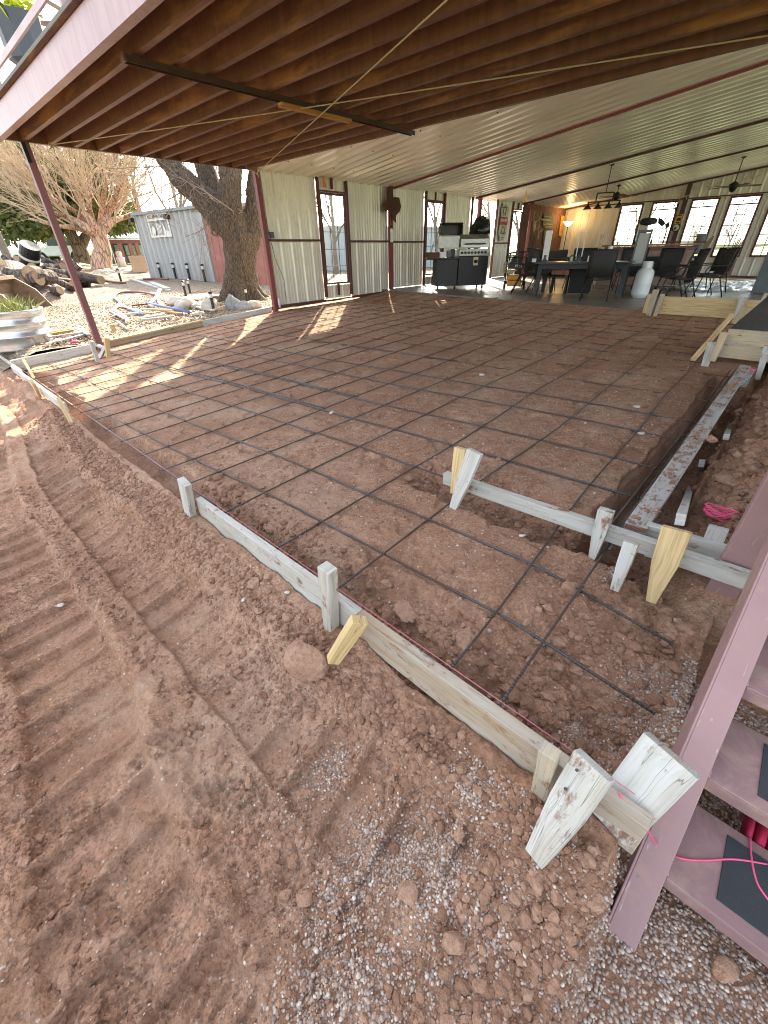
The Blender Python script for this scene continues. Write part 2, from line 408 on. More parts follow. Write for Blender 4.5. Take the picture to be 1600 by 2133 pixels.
def text(body, name, mat, parent, loc, X, Y, size, align='CENTER', ext=.004):
    """lettering as a mesh; X = reading direction, Y = up direction of the letters (world)"""
    cu = bpy.data.curves.new(name, 'FONT'); cu.body = body; cu.size = size; cu.align_x = align; cu.align_y = 'CENTER'; cu.extrude = ext
    tmp = bpy.data.objects.new(name + '_tmp', cu); COL.objects.link(tmp)
    dg = bpy.context.evaluated_depsgraph_get(); me = bpy.data.meshes.new_from_object(tmp.evaluated_get(dg)); bpy.data.objects.remove(tmp)
    X = Vector(X).normalized(); Y = Vector(Y).normalized(); Z = X.cross(Y)
    M = Matrix(((X.x, Y.x, Z.x, loc[0]), (X.y, Y.y, Z.y, loc[1]), (X.z, Y.z, Z.z, loc[2]), (0, 0, 0, 1)))
    r = parent
    while r.parent is not None: r = r.parent
    me.transform(Matrix.Translation(-r.location) @ M) if r.rotation_euler.z == 0 else me.transform(M)
    me.materials.clear(); me.materials.append(mat)
    o = bpy.data.objects.new(name, me); COL.objects.link(o); o.parent = parent; return o
EXPO = 2.6
# ================================================================== GROUND
BOOTS = [((860, 1580), .9), ((470, 1625), .55), ((130, 1660), .7), ((120, 1860), .5), ((330, 1510), 1.2), ((700, 1990), 1.9), ((230, 2080), .3), ((420, 1380), 1.0),
         ((1140, 1200), 2.2), ((1130, 1265), 1.9), ((250, 1960), 2.2), ((395, 2060), 1.35)]
BOOT_W = [(onz(q[0], q[1], -.22)[:2], a) for q, a in BOOTS]
CLEATS = [(.20, .47, .168, -.12), (-.29, .03, .172, -.10), (-.80, -.40, .17, -.16), (-1.6, -1.0, .17, -.1)]
PLATE = [None]
def hz(x, y):
    x = np.asarray(x, float); y = np.asarray(y, float)
    s = S(x, y); d = y - FB(x)
    lo = fbm(x * 1.1, y * 1.1, 3, 3); md = fbm(x * 4.2, y * 4.2, 11, 4, .55); hi = fbm(x * 19, y * 19, 23, 3, .6)
    # ---- inside the forms
    pad = s - .088 + .018 * lo + .011 * md + .004 * hi
    foot = fbm(x * 9, y * 9, 41, 2); pad = pad - .012 * ss(.12, .3, foot)
    w = .25 + .22 * fbm(x * 1.9, y * .6, 5, 3)
    tr = 1 - ss(w * .55, w, d)
    pad = pad - .115 * tr * (1 - ss(-.5, .0, x)) * (.75 + .5 * ss(-2.2, -3.2, x)) - .03 * tr
    crumble = ss(-1.5, -.9, x) * (1 - ss(.12, .3, x)) * (1 - ss(.34, .62, d + .1 * md))
    pad = pad - .05 * crumble + .05 * crumble * fbm(x * 7, y * 7, 61, 4, .65)
    ex = -.375 + .05 * fbm(x * .7, y * 3.1, 7, 3) - .05 * ss(2.6, 1.9, y)
    rt = ss(ex - .035, ex + .03, x) * (1 - ss(-.10, -.04, x)) * ss(1.72, 1.95, y + .1 * md) * (1 - ss(5.35, 5.75, y))
    pad = pad - .30 * rt - .04 * rt * md
    st = ss(-1.62, -1.2, x + .35 * md) * (1 - ss(-.1, .1, x)) * ss(1.70, 1.82, y + .09 * md) * (1 - ss(2.0, 2.16, y + .12 * md))
    pad = np.where(x < -.38, pad - .15 * st, pad - .22 * st * (1 - rt))
    slope = ss(-.42, .12, x) * (1 - ss(1.75, 1.95, y))
    pad = pad - .12 * slope + .06 * slope * fbm(x * 6, y * 6, 77, 4, .65)
    md2 = fbm(x * 3, y * 3, 91, 5, .62)
    mound = s - .24 + .20 * ss(-.08, .14, x) + .13 * ss(.05, .6, x) + .10 * md2 + .03 * hi
    inr = ss(-.09, -.02, x) * ss(1.95, 2.12, y)
    pad = pad * (1 - inr) + mound * inr
    pad = pad + .07 * ss(8.8, 10.0, y)
    # ---- outside, where the machine drove
    g = s - .27 + .02 * lo + .006 * md
    bw = .17 + .10 * fbm(x * 1.3, y * .2, 29, 3) + .22 * ss(-2.0, -3.4, x)
    bh = .19 * (.85 + .5 * fbm(x * 2.3, y * 2.3, 31, 3)) * (1 - .30 * ss(-.42, -.08, x))
    berm = bh * np.exp(-np.clip((-d - .02) / bw, 0, 9) ** 2.2)
    cl_m = np.zeros_like(x); plate = np.zeros_like(x)
    for y0, y1, per, sk in CLEATS:
        yy = y - .025 * vn(x * .8, x * 0, 5) + (.13 * ss(-1.7, -.6, x) if y0 < 0 else 0) - .30 * ss(-3.2, -7, x)
        m = ss(y0 - .012, y0 + .012, yy + .02 * md) * (1 - ss(y1 - .012, y1 + .02, yy + .03 * md))
        ph = (x - (yy - y0) * sk + .035 * vn(x * 1.7, y * 1.7, 17)) / per
        fr = ph - np.floor(ph)
        bar = ss(.0, .035, fr) * (1 - ss(.13, .19, fr))
        keep = ss(-.25, .02, fbm(x * 1.6, y * 1.8, 37, 3))
        cl_m = cl_m + m * (-.036 + .040 * bar * (.25 + .75 * keep) + .010 * (fr - .6) * keep); plate = plate + m * (1 - bar) * keep
        edge = np.exp(-((yy - y1 - .045) / .04) ** 2) * (.022 + .05 * fbm(x * 4, y * 5, 53, 4, .65))
        cl_m = cl_m + np.clip(edge, 0, .045)
    rough = ss(.02, .3, fbm(x * 1.5, y * 1.5, 83, 3))
    right = ss(-.50, -.22, x - .45 * y + .2 * md)               # the gravelly, untracked part at the right
    PLATE[0] = plate * (1 - right); flt = 1 - .75 * np.clip(PLATE[0], 0, 1)
    g = g + cl_m * (1 - right) * (1 - .15 * rough) + flt * (.006 + .018 * rough + .014 * right) * fbm(x * 11, y * 11, 59, 4, .65) + flt * (.0025 + .006 * rough) * (.5 - np.abs(fbm(x * 26, y * 26, 67, 3, .6)) * 2) + .004 * hi * flt + .03 * right
    # prints of boots
    for (c, a) in BOOT_W:
        dx, dy = x - c[0], y - c[1]; u = dx * math.cos(a) + dy * math.sin(a); v = -dx * math.sin(a) + dy * math.cos(a)
        ins = 1 - ss(.8, 1.0, np.sqrt((u / .145) ** 2 + (v / .052) ** 2))
        lat = np.maximum(np.exp(-(((u + v) / .046 - np.round((u + v) / .046)) / .13) ** 2), np.exp(-(((u - v) / .046 - np.round((u - v) / .046)) / .13) ** 2))
        k = ins * (-.010 + .012 * lat); g = g + k; pad = pad + k * .6
    g = g + berm
    rs = ss(.12, .2, x)                                  # gravel bed beside and under the stairs
    g = g * (1 - rs) + (-.335 + .01 * md) * rs
    h = np.where(d > .0, pad, g)
    under = (d > 0) & (x > .2) & (y < 1.75)
    h = np.where((x < -9.63) & (y > 1.0), h - .3, h)
    return np.where(under, -.335 + .01 * md, h)
def axis(segs):
    out = []
    for a, b, st0, st1 in segs:
        t = a
        while t < b:
            out.append(t); k = (t - a) / (b - a); t += st0 * (1 - k) + st1 * k
    out.append(segs[-1][1]); return np.array(out)
gx = axis([(-14, -9.6, .3, .05), (-9.6, -2.9, .05, .009), (-2.9, .4, .0062, .0062), (.4, 2.6, .008, .12)])
gy = axis([(-3.0, -.75, .12, .008), (-.75, .75, .0058, .0058), (.75, 2.6, .007, .014), (2.6, 10.12, .015, .05)])
X, Y = np.meshgrid(gx, gy); Z = hz(X, Y)
nx, ny = len(gx), len(gy)
idx = np.arange(nx * ny).reshape(ny, nx)
Q = np.stack([idx[:-1, :-1], idx[:-1, 1:], idx[1:, 1:], idx[1:, :-1]], -1).reshape(-1, 4)
M_DIRT = dirt_mat()
struct(np_mesh('dirt_ground', np.stack([X, Y, Z], -1).reshape(-1, 3), Q, M_DIRT))
# ---- old concrete floor of the pavilion
cx_ = np.linspace(-9.35, 6.5, 60); cy_ = np.array([10.1, 10.13, 12, 15, 18, 22.5])
P = np.zeros((len(cy_) + 1, len(cx_), 3))
ey = .05 * fbm(cx_ * 1.3, cx_ * 0, 2, 4)
for i, yv in enumerate(cy_):
    P[i + 1, :, 0] = cx_; P[i + 1, :, 1] = yv + (ey if i < 2 else 0); P[i + 1, :, 2] = fl(cx_, 0) - (.008 if i == 0 else 0)
P[0] = P[1]; P[0, :, 2] -= .35; P[0, :, 1] -= .01
M_CONC = concrete_mat('old_concrete', (.20, .175, .145), .40)
f_ = MB().sheet(P).build('concrete_floor', M_CONC); struct(f_)
# ---- yard of pale gravel
def grid_struct(name, xs, ys, fz, mat):
    Xg, Yg = np.meshgrid(xs, ys); Zg = fz(Xg, Yg); a, b = len(xs), len(ys)
    I = np.arange(a * b).reshape(b, a); q = np.stack([I[:-1, :-1], I[:-1, 1:], I[1:, 1:], I[1:, :-1]], -1).reshape(-1, 4)
    return struct(np_mesh(name, np.stack([Xg, Yg, Zg], -1).reshape(-1, 3), q, mat))
M_YARD = gravel_mat('yard_gravel', [(.19, .145, .098), (.31, .245, .17), (.39, .32, .23), (.24, .19, .132)], 34)
grid_struct('gravel_yard', axis([(-34, -16, .5, .12), (-16, -9.58, .1, .06)]), axis([(-6, 1, .3, .08), (1, 12, .08, .2), (12, 26, .3, .6)]),
            lambda x, y: yard(x, y) + .03 * fbm(x * .8, y * .8, 4, 3) + .02 * fbm(x * 4, y * 4, 14, 3), M_YARD)
s = NT('field_grass'); v = s.coord(); n = s.noise(v, .25, 6, .6); n2 = s.noise(v, 6, 5, .7)
b_ = s.ramp(n, [(.35, (.30, .26, .10)), (.5, (.22, .27, .08)), (.7, (.40, .36, .16))])
s.col(s.mix(s.ramp(n2, [(.4, (.5, .5, .5)), (.7, (0, 0, 0))]), b_, (.20, .17, .08))); s.rough(.95); s.bump(n2, .8, .05)
M_FIELD = s.m
def field(x, y):
    base = -.75 + 0 * x
    west = .02 * cl(-x - 9.3, 0, 52) - .12
    z = np.where(x < -33.5, west, base)
    return z - .010 * cl(y - 40, 0, 1200) * ss(-30, 10, x) - .0 * x
grid_struct('grass_field', np.concatenate([np.linspace(-420, -60, 30), np.linspace(-58, -34, 25), np.array([-33.6, -33.4]), np.linspace(-30, 400, 50)]),
            np.concatenate([np.linspace(-60, 40, 40), np.linspace(45, 900, 40)]), field, M_FIELD)
# ---- loose pea gravel: thousands of pebbles, far past counting
def scatter(n, cxy, sig, rmin, rmax, keep=None):
    c = rng.normal(size=(n, 2)) * sig + cxy
    rmin, rmax = rmin * .88, rmax * .88
    if keep is not None: c = c[keep(c[:, 0], c[:, 1])]
    return c, rng.uniform(rmin, rmax, len(c)) * rng.choice([1, 1, 1.25, .75], len(c))
def lumps(name, pts, rad, mat, sub, flat_, sink, amp, label, cat, zo=None):
    v, f = ICO[sub] if sub else (ICO12_V, ICO12_F); f = np.array(f); n = len(pts); k = len(v)
    z = hz(pts[:, 0], pts[:, 1])
    if zo is not None: z = np.where(np.isnan(zo), z, zo)
    A = rng.normal(size=(n, 3, 3)); q, _ = np.linalg.qr(A)
    sc = rad[:, None] * np.stack([rng.uniform(.8, 1.35, n), rng.uniform(.7, 1.1, n), rng.uniform(*flat_, n)], 1)
    base = np.broadcast_to(v, (n, k, 3)) * (1 + amp * (rng.random((n, k, 1)) - .5))
    th = rng.random(n) * 6.283; tl = rng.normal(size=n) * .35
    p = base * sc[:, None, :]
    c_, s_ = np.cos(tl)[:, None], np.sin(tl)[:, None]
    x, yv, zz = p[..., 0], p[..., 1] * c_ - p[..., 2] * s_, p[..., 1] * s_ + p[..., 2] * c_
    c_, s_ = np.cos(th)[:, None], np.sin(th)[:, None]
    p = np.stack([x * c_ - yv * s_, x * s_ + yv * c_, zz], -1)
    p[..., 0] += pts[:, 0:1]; p[..., 1] += pts[:, 1:2]; p[..., 2] += (z + rad * sink)[:, None]
    Fq = (f[None] + (np.arange(n) * k)[:, None, None]).reshape(-1, 3)
    o = np_mesh(name, p.reshape(-1, 3), Fq, mat, smooth=sub != 0 and amp < .3)
    return tag(o, label, cat, kind='stuff')
ICO12_V, ICO12_F = ICO[1]
outside = lambda x, y: (y < FB(x) - .06)
pp, rr = [], []
def addp(c): pp.append(c[0]); rr.append(c[1])
for q, n, sg in [((980, 1640), 900, .035), ((890, 1770), 1300, .05), ((800, 1760), 800, .045), ((930, 1890), 700, .05), ((700, 1850), 900, .04), ((720, 2040), 1300, .055),
                 ((1040, 1930), 900, .05), ((1130, 1800), 600, .04), ((1010, 2080), 700, .05), ((640, 2080), 700, .05), ((690, 1560), 600, .035), ((1050, 1700), 500, .03),
                 ((760, 1700), 500, .05), ((870, 2100), 700, .06), ((1180, 2040), 500, .05), ((960, 1750), 700, .06), ((600, 1650), 250, .05)]:
    p = onz(q[0], q[1], -.22); addp(scatter(int(n * .62), p[:2], (sg, sg * 1.3), .0022, .0056, lambda x, y: outside(x, y) & (x < .2)))
c = rng.uniform([.14, -.1], [.85, 1.5], (21000, 2)); addp((c, rng.uniform(.003, .0062, len(c))))
for q, n, sg in [((1230, 1490), 420, .04), ((1360, 1480), 900, .07), ((1400, 1420), 700, .07), ((1340, 1380), 300, .06), ((1330, 1560), 500, .05), ((1290, 1190), 300, .03), ((1100, 1560), 200, .05)]:
    p = onz(q[0], q[1], -.13); addp(scatter(n, p[:2], (sg, sg), .002, .005, lambda x, y: (y > FB(x) + .06) & (x < .17)))
c = rng.uniform([-3.0, -.75], [.2, .75], (4600, 2)); c = c[outside(c[:, 0], c[:, 1])]; addp((c, rng.uniform(.0014, .0040, len(c)))); c = rng.uniform([-.42, -.15], [.17, .6], (900, 2)); c = c[outside(c[:, 0], c[:, 1]) & (fbm(c[:, 0] * 3, c[:, 1] * 3, 19, 3) > -.02)]; addp((c, rng.uniform(.0016, .0055, len(c))))
c = rng.uniform([-3.5, .8], [-.05, 4.5], (4200, 2)); addp((c, rng.uniform(.0018, .005, len(c))))
c = rng.uniform([-9.2, .9], [-.4, 9.6], (2600, 2)); addp((c, rng.uniform(.004, .011, len(c))))
M_PEB = island_mat('pea_gravel', [(0, (.13, .11, .10)), (.18, (.40, .34, .29)), (.34, (.25, .17, .14)), (.5, (.54, .48, .41)), (.64, (.34, .23, .17)), (.78, (.21, .20, .205)), (.9, (.70, .65, .58)), (1, (.46, .34, .25))], .6)
lumps('pea_gravel', np.concatenate(pp), np.concatenate(rr), M_PEB, 1, (.5, .8), .25, .1, 'loose grey and white pea gravel spilled over the red dirt by the stairs', 'gravel')
# ---- crumbs and clods of dug earth
pp, rr = [], []
n = 5200; x = rng.uniform(-6, .10, n); dd = np.abs(rng.normal(size=n)) * .13 + .055; y = FB(x) - dd
addp((np.stack([x, y], 1), rng.gamma(1.5, .0034, n) + .0018))
n = 1500; x = rng.uniform(-2.6, .1, n); y = FB(x) + .05 + np.abs(rng.normal(size=n)) * .14; addp((np.stack([x, y], 1), rng.gamma(1.5, .0052, n) + .002))
n = 3000; x = rng.uniform(-.02, 1.0, n); y = rng.uniform(1.98, 5.5, n); addp((np.stack([x, y], 1), rng.gamma(1.6, .0085, n) + .003))
n = 700; x = rng.uniform(-.36, -.05, n); y = rng.uniform(1.75, 5.5, n); addp((np.stack([x, y], 1), rng.gamma(1.6, .006, n) + .003))
n = 900; x = rng.uniform(-1.5, 0, n); y = rng.uniform(1.72, 2.15, n); addp((np.stack([x, y], 1), rng.gamma(1.6, .005, n) + .002))
n = 9500; x = rng.uniform(-3.2, .2, n); y = rng.uniform(-.85, .5, n); hz(x, y); k = outside(x, y) & ((PLATE[0] < .35) | (rng.random(n) < .06)) & (fbm(x * 2, y * 2, 83, 3) > -.03); addp((np.stack([x, y], 1)[k], np.minimum(rng.gamma(1.3, .0021, n) + .0012, .010)[k]))
for yv in (.13, .52, -.36):
    n = 700; x = rng.uniform(-4, -.2, n); y = yv + rng.normal(size=n) * .04; addp((np.stack([x, y], 1), rng.gamma(1.5, .0034, n) + .0015))
n = 1500; x = rng.uniform(-.12, .16, n); y = rng.uniform(.1, .6, n); addp((np.stack([x, y], 1), rng.gamma(1.4, .0026, n) + .0015))
n = 1500; x = rng.uniform(-3, -.1, n); y = rng.uniform(.8, 4, n); addp((np.stack([x, y], 1), rng.gamma(1.4, .0026, n) + .0015))
n = 800; x = rng.uniform(-.35, .15, n); y = rng.uniform(.8, 1.7, n); addp((np.stack([x, y], 1), rng.gamma(1.5, .004, n) + .002))
n = 420; y = rng.uniform(1.93, 5.6, n); x = -.195 + .0026 * (y - 1.9) + rng.normal(size=n) * .022; kk = (np.abs(x + .192) < .042) & (fbm(x * 9, y * 3, 71, 3) > -.05); nzo = sum(len(a) for a in pp); addp((np.stack([x, y], 1)[kk], np.minimum(rng.gamma(1.5, .0032, n) + .002, .014)[kk])); zoff = np.full(nzo + int(kk.sum()), np.nan); zoff[nzo:] = .0 + .0052 * (y[kk] - 1.9)
pts = np.concatenate(pp); rad = np.concatenate(rr); rad = np.where(pts[:, 1] < .68, np.minimum(rad, .0155), np.minimum(rad, .034))
s = NT('earth_clod'); g = s.n('ShaderNodeNewGeometry'); v = s.coord()
b_ = s.ramp(g.outputs['Random Per Island'], [(0, (.24, .127, .077)), (.4, (.325, .18, .112)), (.75, (.40, .23, .147)), (1, (.465, .285, .193))])
nn = s.noise(v, 60, 5, .65); s.col(s.mix(s.ramp(nn, [(.35, (.6, .6, .6)), (.6, (0, 0, 0))]), b_, (.235, .121, .073))); s.rough(.95); s.bump(nn, 1.0, .02)
M_CLOD = s.m
lumps('dirt_clods', pts, rad, M_CLOD, 2, (.55, .85), .15, .42, 'crumbled lumps of red earth thrown along the form boards', 'earth crumbs', zoff)
n = 40000; x = rng.uniform(-2.9, .18, n); y = rng.uniform(-.7, .62, n); hz(x, y); k = outside(x, y) & ((PLATE[0] < .35) | (rng.random(n) < .10)) & (fbm(x * 2.3, y * 2.3, 83, 3) + .25 * fbm(x * 9, y * 9, 3, 2) > .03)
lumps('soil_crumbs', np.stack([x, y], 1)[k], np.minimum(rng.gamma(1.5, .0009, n) + .0009, .0045)[k], M_CLOD, 1, (.55, .9), .25, .5, 'fine crumbs of dry red soil sprinkled over the tracked ground', 'earth crumbs')
n = 16000; x = rng.uniform(-3.2, 0, n); y = rng.uniform(.72, 3.6, n); k = (y > FB(x) + .05) & (fbm(x * 2.1, y * 2.1, 33, 3) > -.1)
lumps('soil_crumbs', np.stack([x, y], 1)[k], np.minimum(rng.gamma(1.5, .0012, n) + .001, .006)[k], M_CLOD, 1, (.55, .9), .25, .5, 'fine crumbs of dry red soil on the pad between the steel bars', 'earth crumbs')
def clod(q, r, label, fl_=(1, .8, .7), seed=1, z=None, sink=.42, name='dirt_clod', mat=None, cat='clod', sub=4, amp=.35):
    p = on(q, lambda a, b: hz(np.array([a]), np.array([b]))[0]) if z is None else onz(q[0], q[1], z)
    o = MB().rock(np.array([0, 0, 0]), r, seed, amp, sub, fl_).build(name, mat or M_CLOD, smooth=True, origin=(0, 0, 0))
    o.location = (p[0], p[1], p[2] + r * sink); return tag(o, label, cat, 'big lumps of dug earth' if cat == 'clod' else None)
clod((640, 1392), .086, 'largest rounded lump of red earth, leaning on the pale stake midway along the front board', (1.05, .85, .9), 3, sink=.5)
clod((530, 1222), .034, 'flat brick-shaped lump of red earth on the ridge left of the front board', (1.3, .8, .55), 4)
clod((560, 1205), .026, 'small angular lump just behind the brick-shaped one beside the front board', (1, .9, .6), 5)
clod((600, 1290), .027, 'orange lump of earth below the square stake of the front board', (1.2, .8, .7), 15)
clod((635, 1875), .022, 'single reddish stone-like lump lying on the tracked dirt near the gravel', (1, .8, .8), 6)
clod((945, 1965), .028, 'tan blocky lump half covered by pea gravel, low in the middle', (1, .8, .75), 7)
clod((850, 1865), .026, 'orange crumbly lump in the middle of the pea gravel', (1, 1, .6), 8)
clod((845, 1280), .05, 'thin dark slab of earth broken off inside the front board', (1.3, .9, .3), 9)
clod((970, 1340), .045, 'dark slab of earth tilted against the trench edge near the front bar end', (1.2, .8, .4), 10)
clod((1481, 918), .036, 'rounded lump of earth sitting on the flat trench board', (1, .9, .7), 11, z=.012)
clod((1500, 2020), .03, 'brown lump of earth alone on the gravel below the stairs', (.8, 1.2, .5), 12)
clod((1290, 1640), .028, 'broken lump of earth under the wide white stake', (1.2, .8, .6), 13)
clod((1240, 1880), .022, 'knobbly lump of earth close to the foot of the stair stringer', (1.2, .8, .6), 14)
clod((1115, 1840), .02, 'small lump of earth among gravel left of the wide white stake', (1.2, .9, .6), 19)
clod((1510, 1010), .06, 'cracked lump of earth on the spoil heap right of the trench board', (1.2, .9, .55), 21)
clod((1490, 1070), .05, 'lump of earth beside the pink coil of string', (1.2, .9, .5), 22)
M_STONE = paint('pale_stone', (.50, .46, .40), .8, 0, .3, 30, (.3, .2, .15), .66)
for q, r, lb in [((692, 862), .03, 'flat white pebble lying between two bars left of the middle of the dirt pad'), ((1325, 850), .03, 'pale stone on the pad near the corner of the trench'), ((1335, 905), .024, 'grey pebble on the pad beside the trench rim'),
                 ((1088, 1118), .016, 'small grey pebble just in front of the thin white board'), ((508, 1250), .012, 'white pebble on the ridge below the brick-shaped lump'), ((598, 1236), .012, 'grey oval pebble against the front board'),
                 ((128, 1262), .016, 'white chip of stone on the tracked dirt at the left'), ((1003, 783), .035, 'pale stone on the far middle of the dirt pad')]:
    clod(q, r, lb, (1.2, .8, .5), int(r * 1e4) + q[0], name='stone', mat=M_STONE, cat='stone', sub=3, amp=.2)
# ================================================================== MATERIALS OF THE BUILT THINGS
M_JOIST = rusty('brown_primer_steel', (.125, .052, .029), (.31, .145, .05), .59, .5)
s = NT('scuffed_mauve_paint'); v_ = s.coord(); a_ = s.noise(v_, 2.2, 5, .6); b_ = s.noise(v_, 22, 6, .7, .5); c_ = s.noise(s.coord('Object', (60, 6, 6)), 2.0, 3, .5, .8)
bs_ = s.ramp(a_, [(.3, (.245, .143, .14)), (.7, (.315, .19, .185))]); bs_ = s.mix(s.ramp(b_, [(.56, (0, 0, 0)), (.72, (.75, .75, .75))]), bs_, (.35, .22, .165)); bs_ = s.mix(s.ramp(c_, [(.66, (0, 0, 0)), (.70, (.6, .6, .6))]), bs_, (.46, .36, .35))
bs_ = s.mix(s.ramp(s.noise(v_, 9, 5, .7), [(.68, (0, 0, 0)), (.73, (.8, .8, .8))]), bs_, (.15, .085, .08)); s.col(bs_); s.rough(s.ramp(b_, [(.3, (.36, .36, .36)), (.7, (.7, .7, .7))])); s.bump(b_, .12, .003); M_MAUVE = s.m
M_TREAD = paint('dusty_mauve_tread', (.245, .145, .145), .6, 0, .22, 3.2, (.33, .215, .18), .55, .2)
M_FASCIA = paint('mauve_fascia_paint', (.34, .225, .24), .4, 0, .10, 3, (.25, .14, .16), .70)
M_POST = paint('maroon_post_paint', (.16, .062, .065), .5, 0, .16, 5, (.10, .05, .045), .7)
M_RED = paint('red_trim_paint', (.20, .038, .036), .45, 0, .2, 5, (.10, .035, .03), .66)
M_TRIM = paint('brown_red_trim', (.085, .026, .022), .5, 0, .2, 6)
M_GALV = galv_mat('ribbed_wall_steel', (.66, .635, .545), .36, .35, (1, 1, .25))
M_ROOF = galv_mat('ribbed_roof_steel', (.92, .91, .86), .32, .38, (.3, 1, 1), .06)
M_GLASS = glassm()
M_LEAD = flat('lead_came', (.05, .05, .05), .5, .3)
M_WY = wood('new_pine', (.62, .47, .25), (.52, .37, .17))
M_WYG = wood('patched_pine', (.62, .48, .26), (.50, .36, .18), (.34, .31, .27), dirt=.15)
M_WG = wood('weathered_pine', (.50, .46, .39), (.40, .36, .30), (.52, .53, .51), dirt=.12)
M_WW = wood('bleached_pine', (.44, .41, .34), (.36, .325, .26), (.48, .475, .44), dirt=.20)
M_WB = wood('old_form_board', (.40, .29, .18), (.33, .235, .145), (.40, .36, .30), dirt=.2)
M_WD = wood('dirt_caked_board', (.42, .38, .33), (.36, .32, .27), (.44, .42, .41), dirt=.36)
M_WO = wood('orange_pine', (.50, .26, .09), (.40, .19, .06))
M_WBR = wood('brown_barn_wood', (.135, .055, .026), (.095, .036, .018), grain=.5)
M_BLK = flat('black_metal', (.006, .006, .0065), .4, .2)
M_BLKP = flat('black_plastic', (.008, .0085, .009), .45)
M_BLKM = flat('matt_black', (.01, .01, .011), .8)
M_ROPE = flat('tan_rope', (.42, .36, .25), .85)
M_PINK = flat('pink_string', (.75, .10, .22), .6)
M_CRIM = paint('crimson_twine', (.42, .012, .06), .8, 0, .35, 60)
M_WHITE = flat('white_paint', (.70, .71, .70), .35)
M_DGREY = flat('dark_grey_metal', (.07, .085, .095), .4, .3)
M_PAD = paint('black_grip_pad', (.035, .038, .043), .95, 0, .3, 180, (.55, .6, .62), .83)
# ================================================================== STEEL DECK OVERHEAD
ZB, JD, XL, XR = 2.55, .22, -9.29, 5.2
deck = thing('steel_deck', 'raised brown steel deck on long joists sheltering the dirt pad', 'deck', (XL, 2.3, 0))
def cjoist(y, mat, name, par, x0=XL + .03, x1=XR, lip=.02, flip=1):
    """C-shaped joist: web at y, flanges towards +y"""
    fw = .062 * flip; m = MB()
    m.box(x0, x1, *sorted((y, y + .004 * flip)), ZB, ZB + JD)
    m.box(x0, x1, *sorted((y + .004 * flip, y + fw)), ZB, ZB + .004); m.box(x0, x1, *sorted((y + .004 * flip, y + fw)), ZB + JD - .004, ZB + JD)
    m.box(x0, x1, *sorted((y + fw - .004 * flip, y + fw)), ZB + .004, ZB + .004 + lip)
    return m.build(name, mat, par)
fj = MB(); fw = .085
fj.box(XL - .22, XR, 2.018, 2.024, ZB - .01, ZB + JD + .02); fj.box(XL - .22, XR, 2.024, 2.018 + fw, ZB - .01, ZB - .004)
s = NT('streaked_fascia_paint'); st_ = s.noise(s.coord('Object', (5, 5, .7)), 3, 5, .65); s2_ = s.noise(s.coord(), 1.2, 5, .6); s.col(s.mix(s.ramp(st_, [(.45, (0, 0, 0)), (.75, (.7, .7, .7))]), s.ramp(s2_, [(.3, (.30, .19, .205)), (.7, (.38, .26, .275))]), (.24, .14, .145))); s.rough(.42)
fj.build('fascia_beam', s.m, deck)
for y in [2.30, 2.635, 2.965, 3.31, 3.65, 3.99, 4.33, 4.68, 5.02, 5.36, 5.71, 6.06]: cjoist(y, M_JOIST, 'joist', deck)
m = MB(); m.box(XL - .002, XL + .005, 2.03, 6.3, ZB - .004, ZB + JD); m.box(XL - .06, XL - .002, 2.03, 6.3, ZB - .004, ZB + .003); m.build('rim_beam', M_JOIST, deck)
m = MB()                                             # corrugated deck pan, seen from below and as a toothed edge on the fascia
n = 190; ys = np.repeat(np.arange(0, n) * .0229, 2); tz = np.array([0, 1, 1, 0] * n)[:len(ys)]
pitch = .034; xs_ = np.arange(XL - .25, XR, pitch)
prof = []
for i, xx in enumerate(xs_): prof += [(xx, 0), (xx + pitch * .42, 0), (xx + pitch * .5, .030), (xx + pitch * .92, .030)]
prof = np.array(prof); P = np.zeros((2, len(prof), 3))
for k, yy in enumerate((1.99, 6.3)): P[k, :, 0] = prof[:, 0]; P[k, :, 1] = yy; P[k, :, 2] = ZB + JD + .024 + prof[:, 1]
m.sheet(P); m.build('deck_pan', M_JOIST, deck)
m = MB(); m.box(XL - .25, XR, 2.0, 6.3, ZB + JD + .056, ZB + JD + .09); m.build('deck_boards', flat('deck_board_grey', (.16, .15, .14), .8), deck)
# posts under the rim
zf = float(S(-9.29, 2.3)) - .25
for y in (2.33,):
    MB().box(XL - .05, XL + .05, y - .05, y + .05, zf, ZB - .004).build('post', M_POST, deck, bevel=.004)
# a bracket with a hook at the top of the corner post
MB().beam((XL + .055, 2.30, 2.30), (XL + .055, 2.30, 2.53), .012, .05, (0, 1, 0)).build('bracket', M_BLK, deck)
# railing
fy = 2.06
rail_posts = [onx_ for onx_ in (ony(142, 40, fy)[0], ony(4, 190, fy)[0])]
zt = ZB + JD + .05
for xx in rail_posts + [-2.4, 1.0]:
    MB().box(xx - .025, xx + .025, fy - .025, fy + .025, zt - .1, zt + 1.0).build('railing_post', M_FASCIA, deck, bevel=.003)
pr = ony(60, 60, fy); zr = pr[2]
MB().box(XL - .2, XR, fy - .052, fy - .027, zr - .03, zr + .03).build('middle_rail', M_FASCIA, deck, bevel=.003)
MB().box(XL - .2, XR, fy - .06, fy + .03, zt + .98, zt + 1.05).build('top_rail', M_FASCIA, deck, bevel=.003)
a = ony(72, 40, fy); b = ony(122, 55, fy)
MB().beam((a[0] + .02, fy + .05, a[2] - .02), (b[0] + .3, fy + .25, zt + .02), .03, .03).build('brace', M_POST, deck)
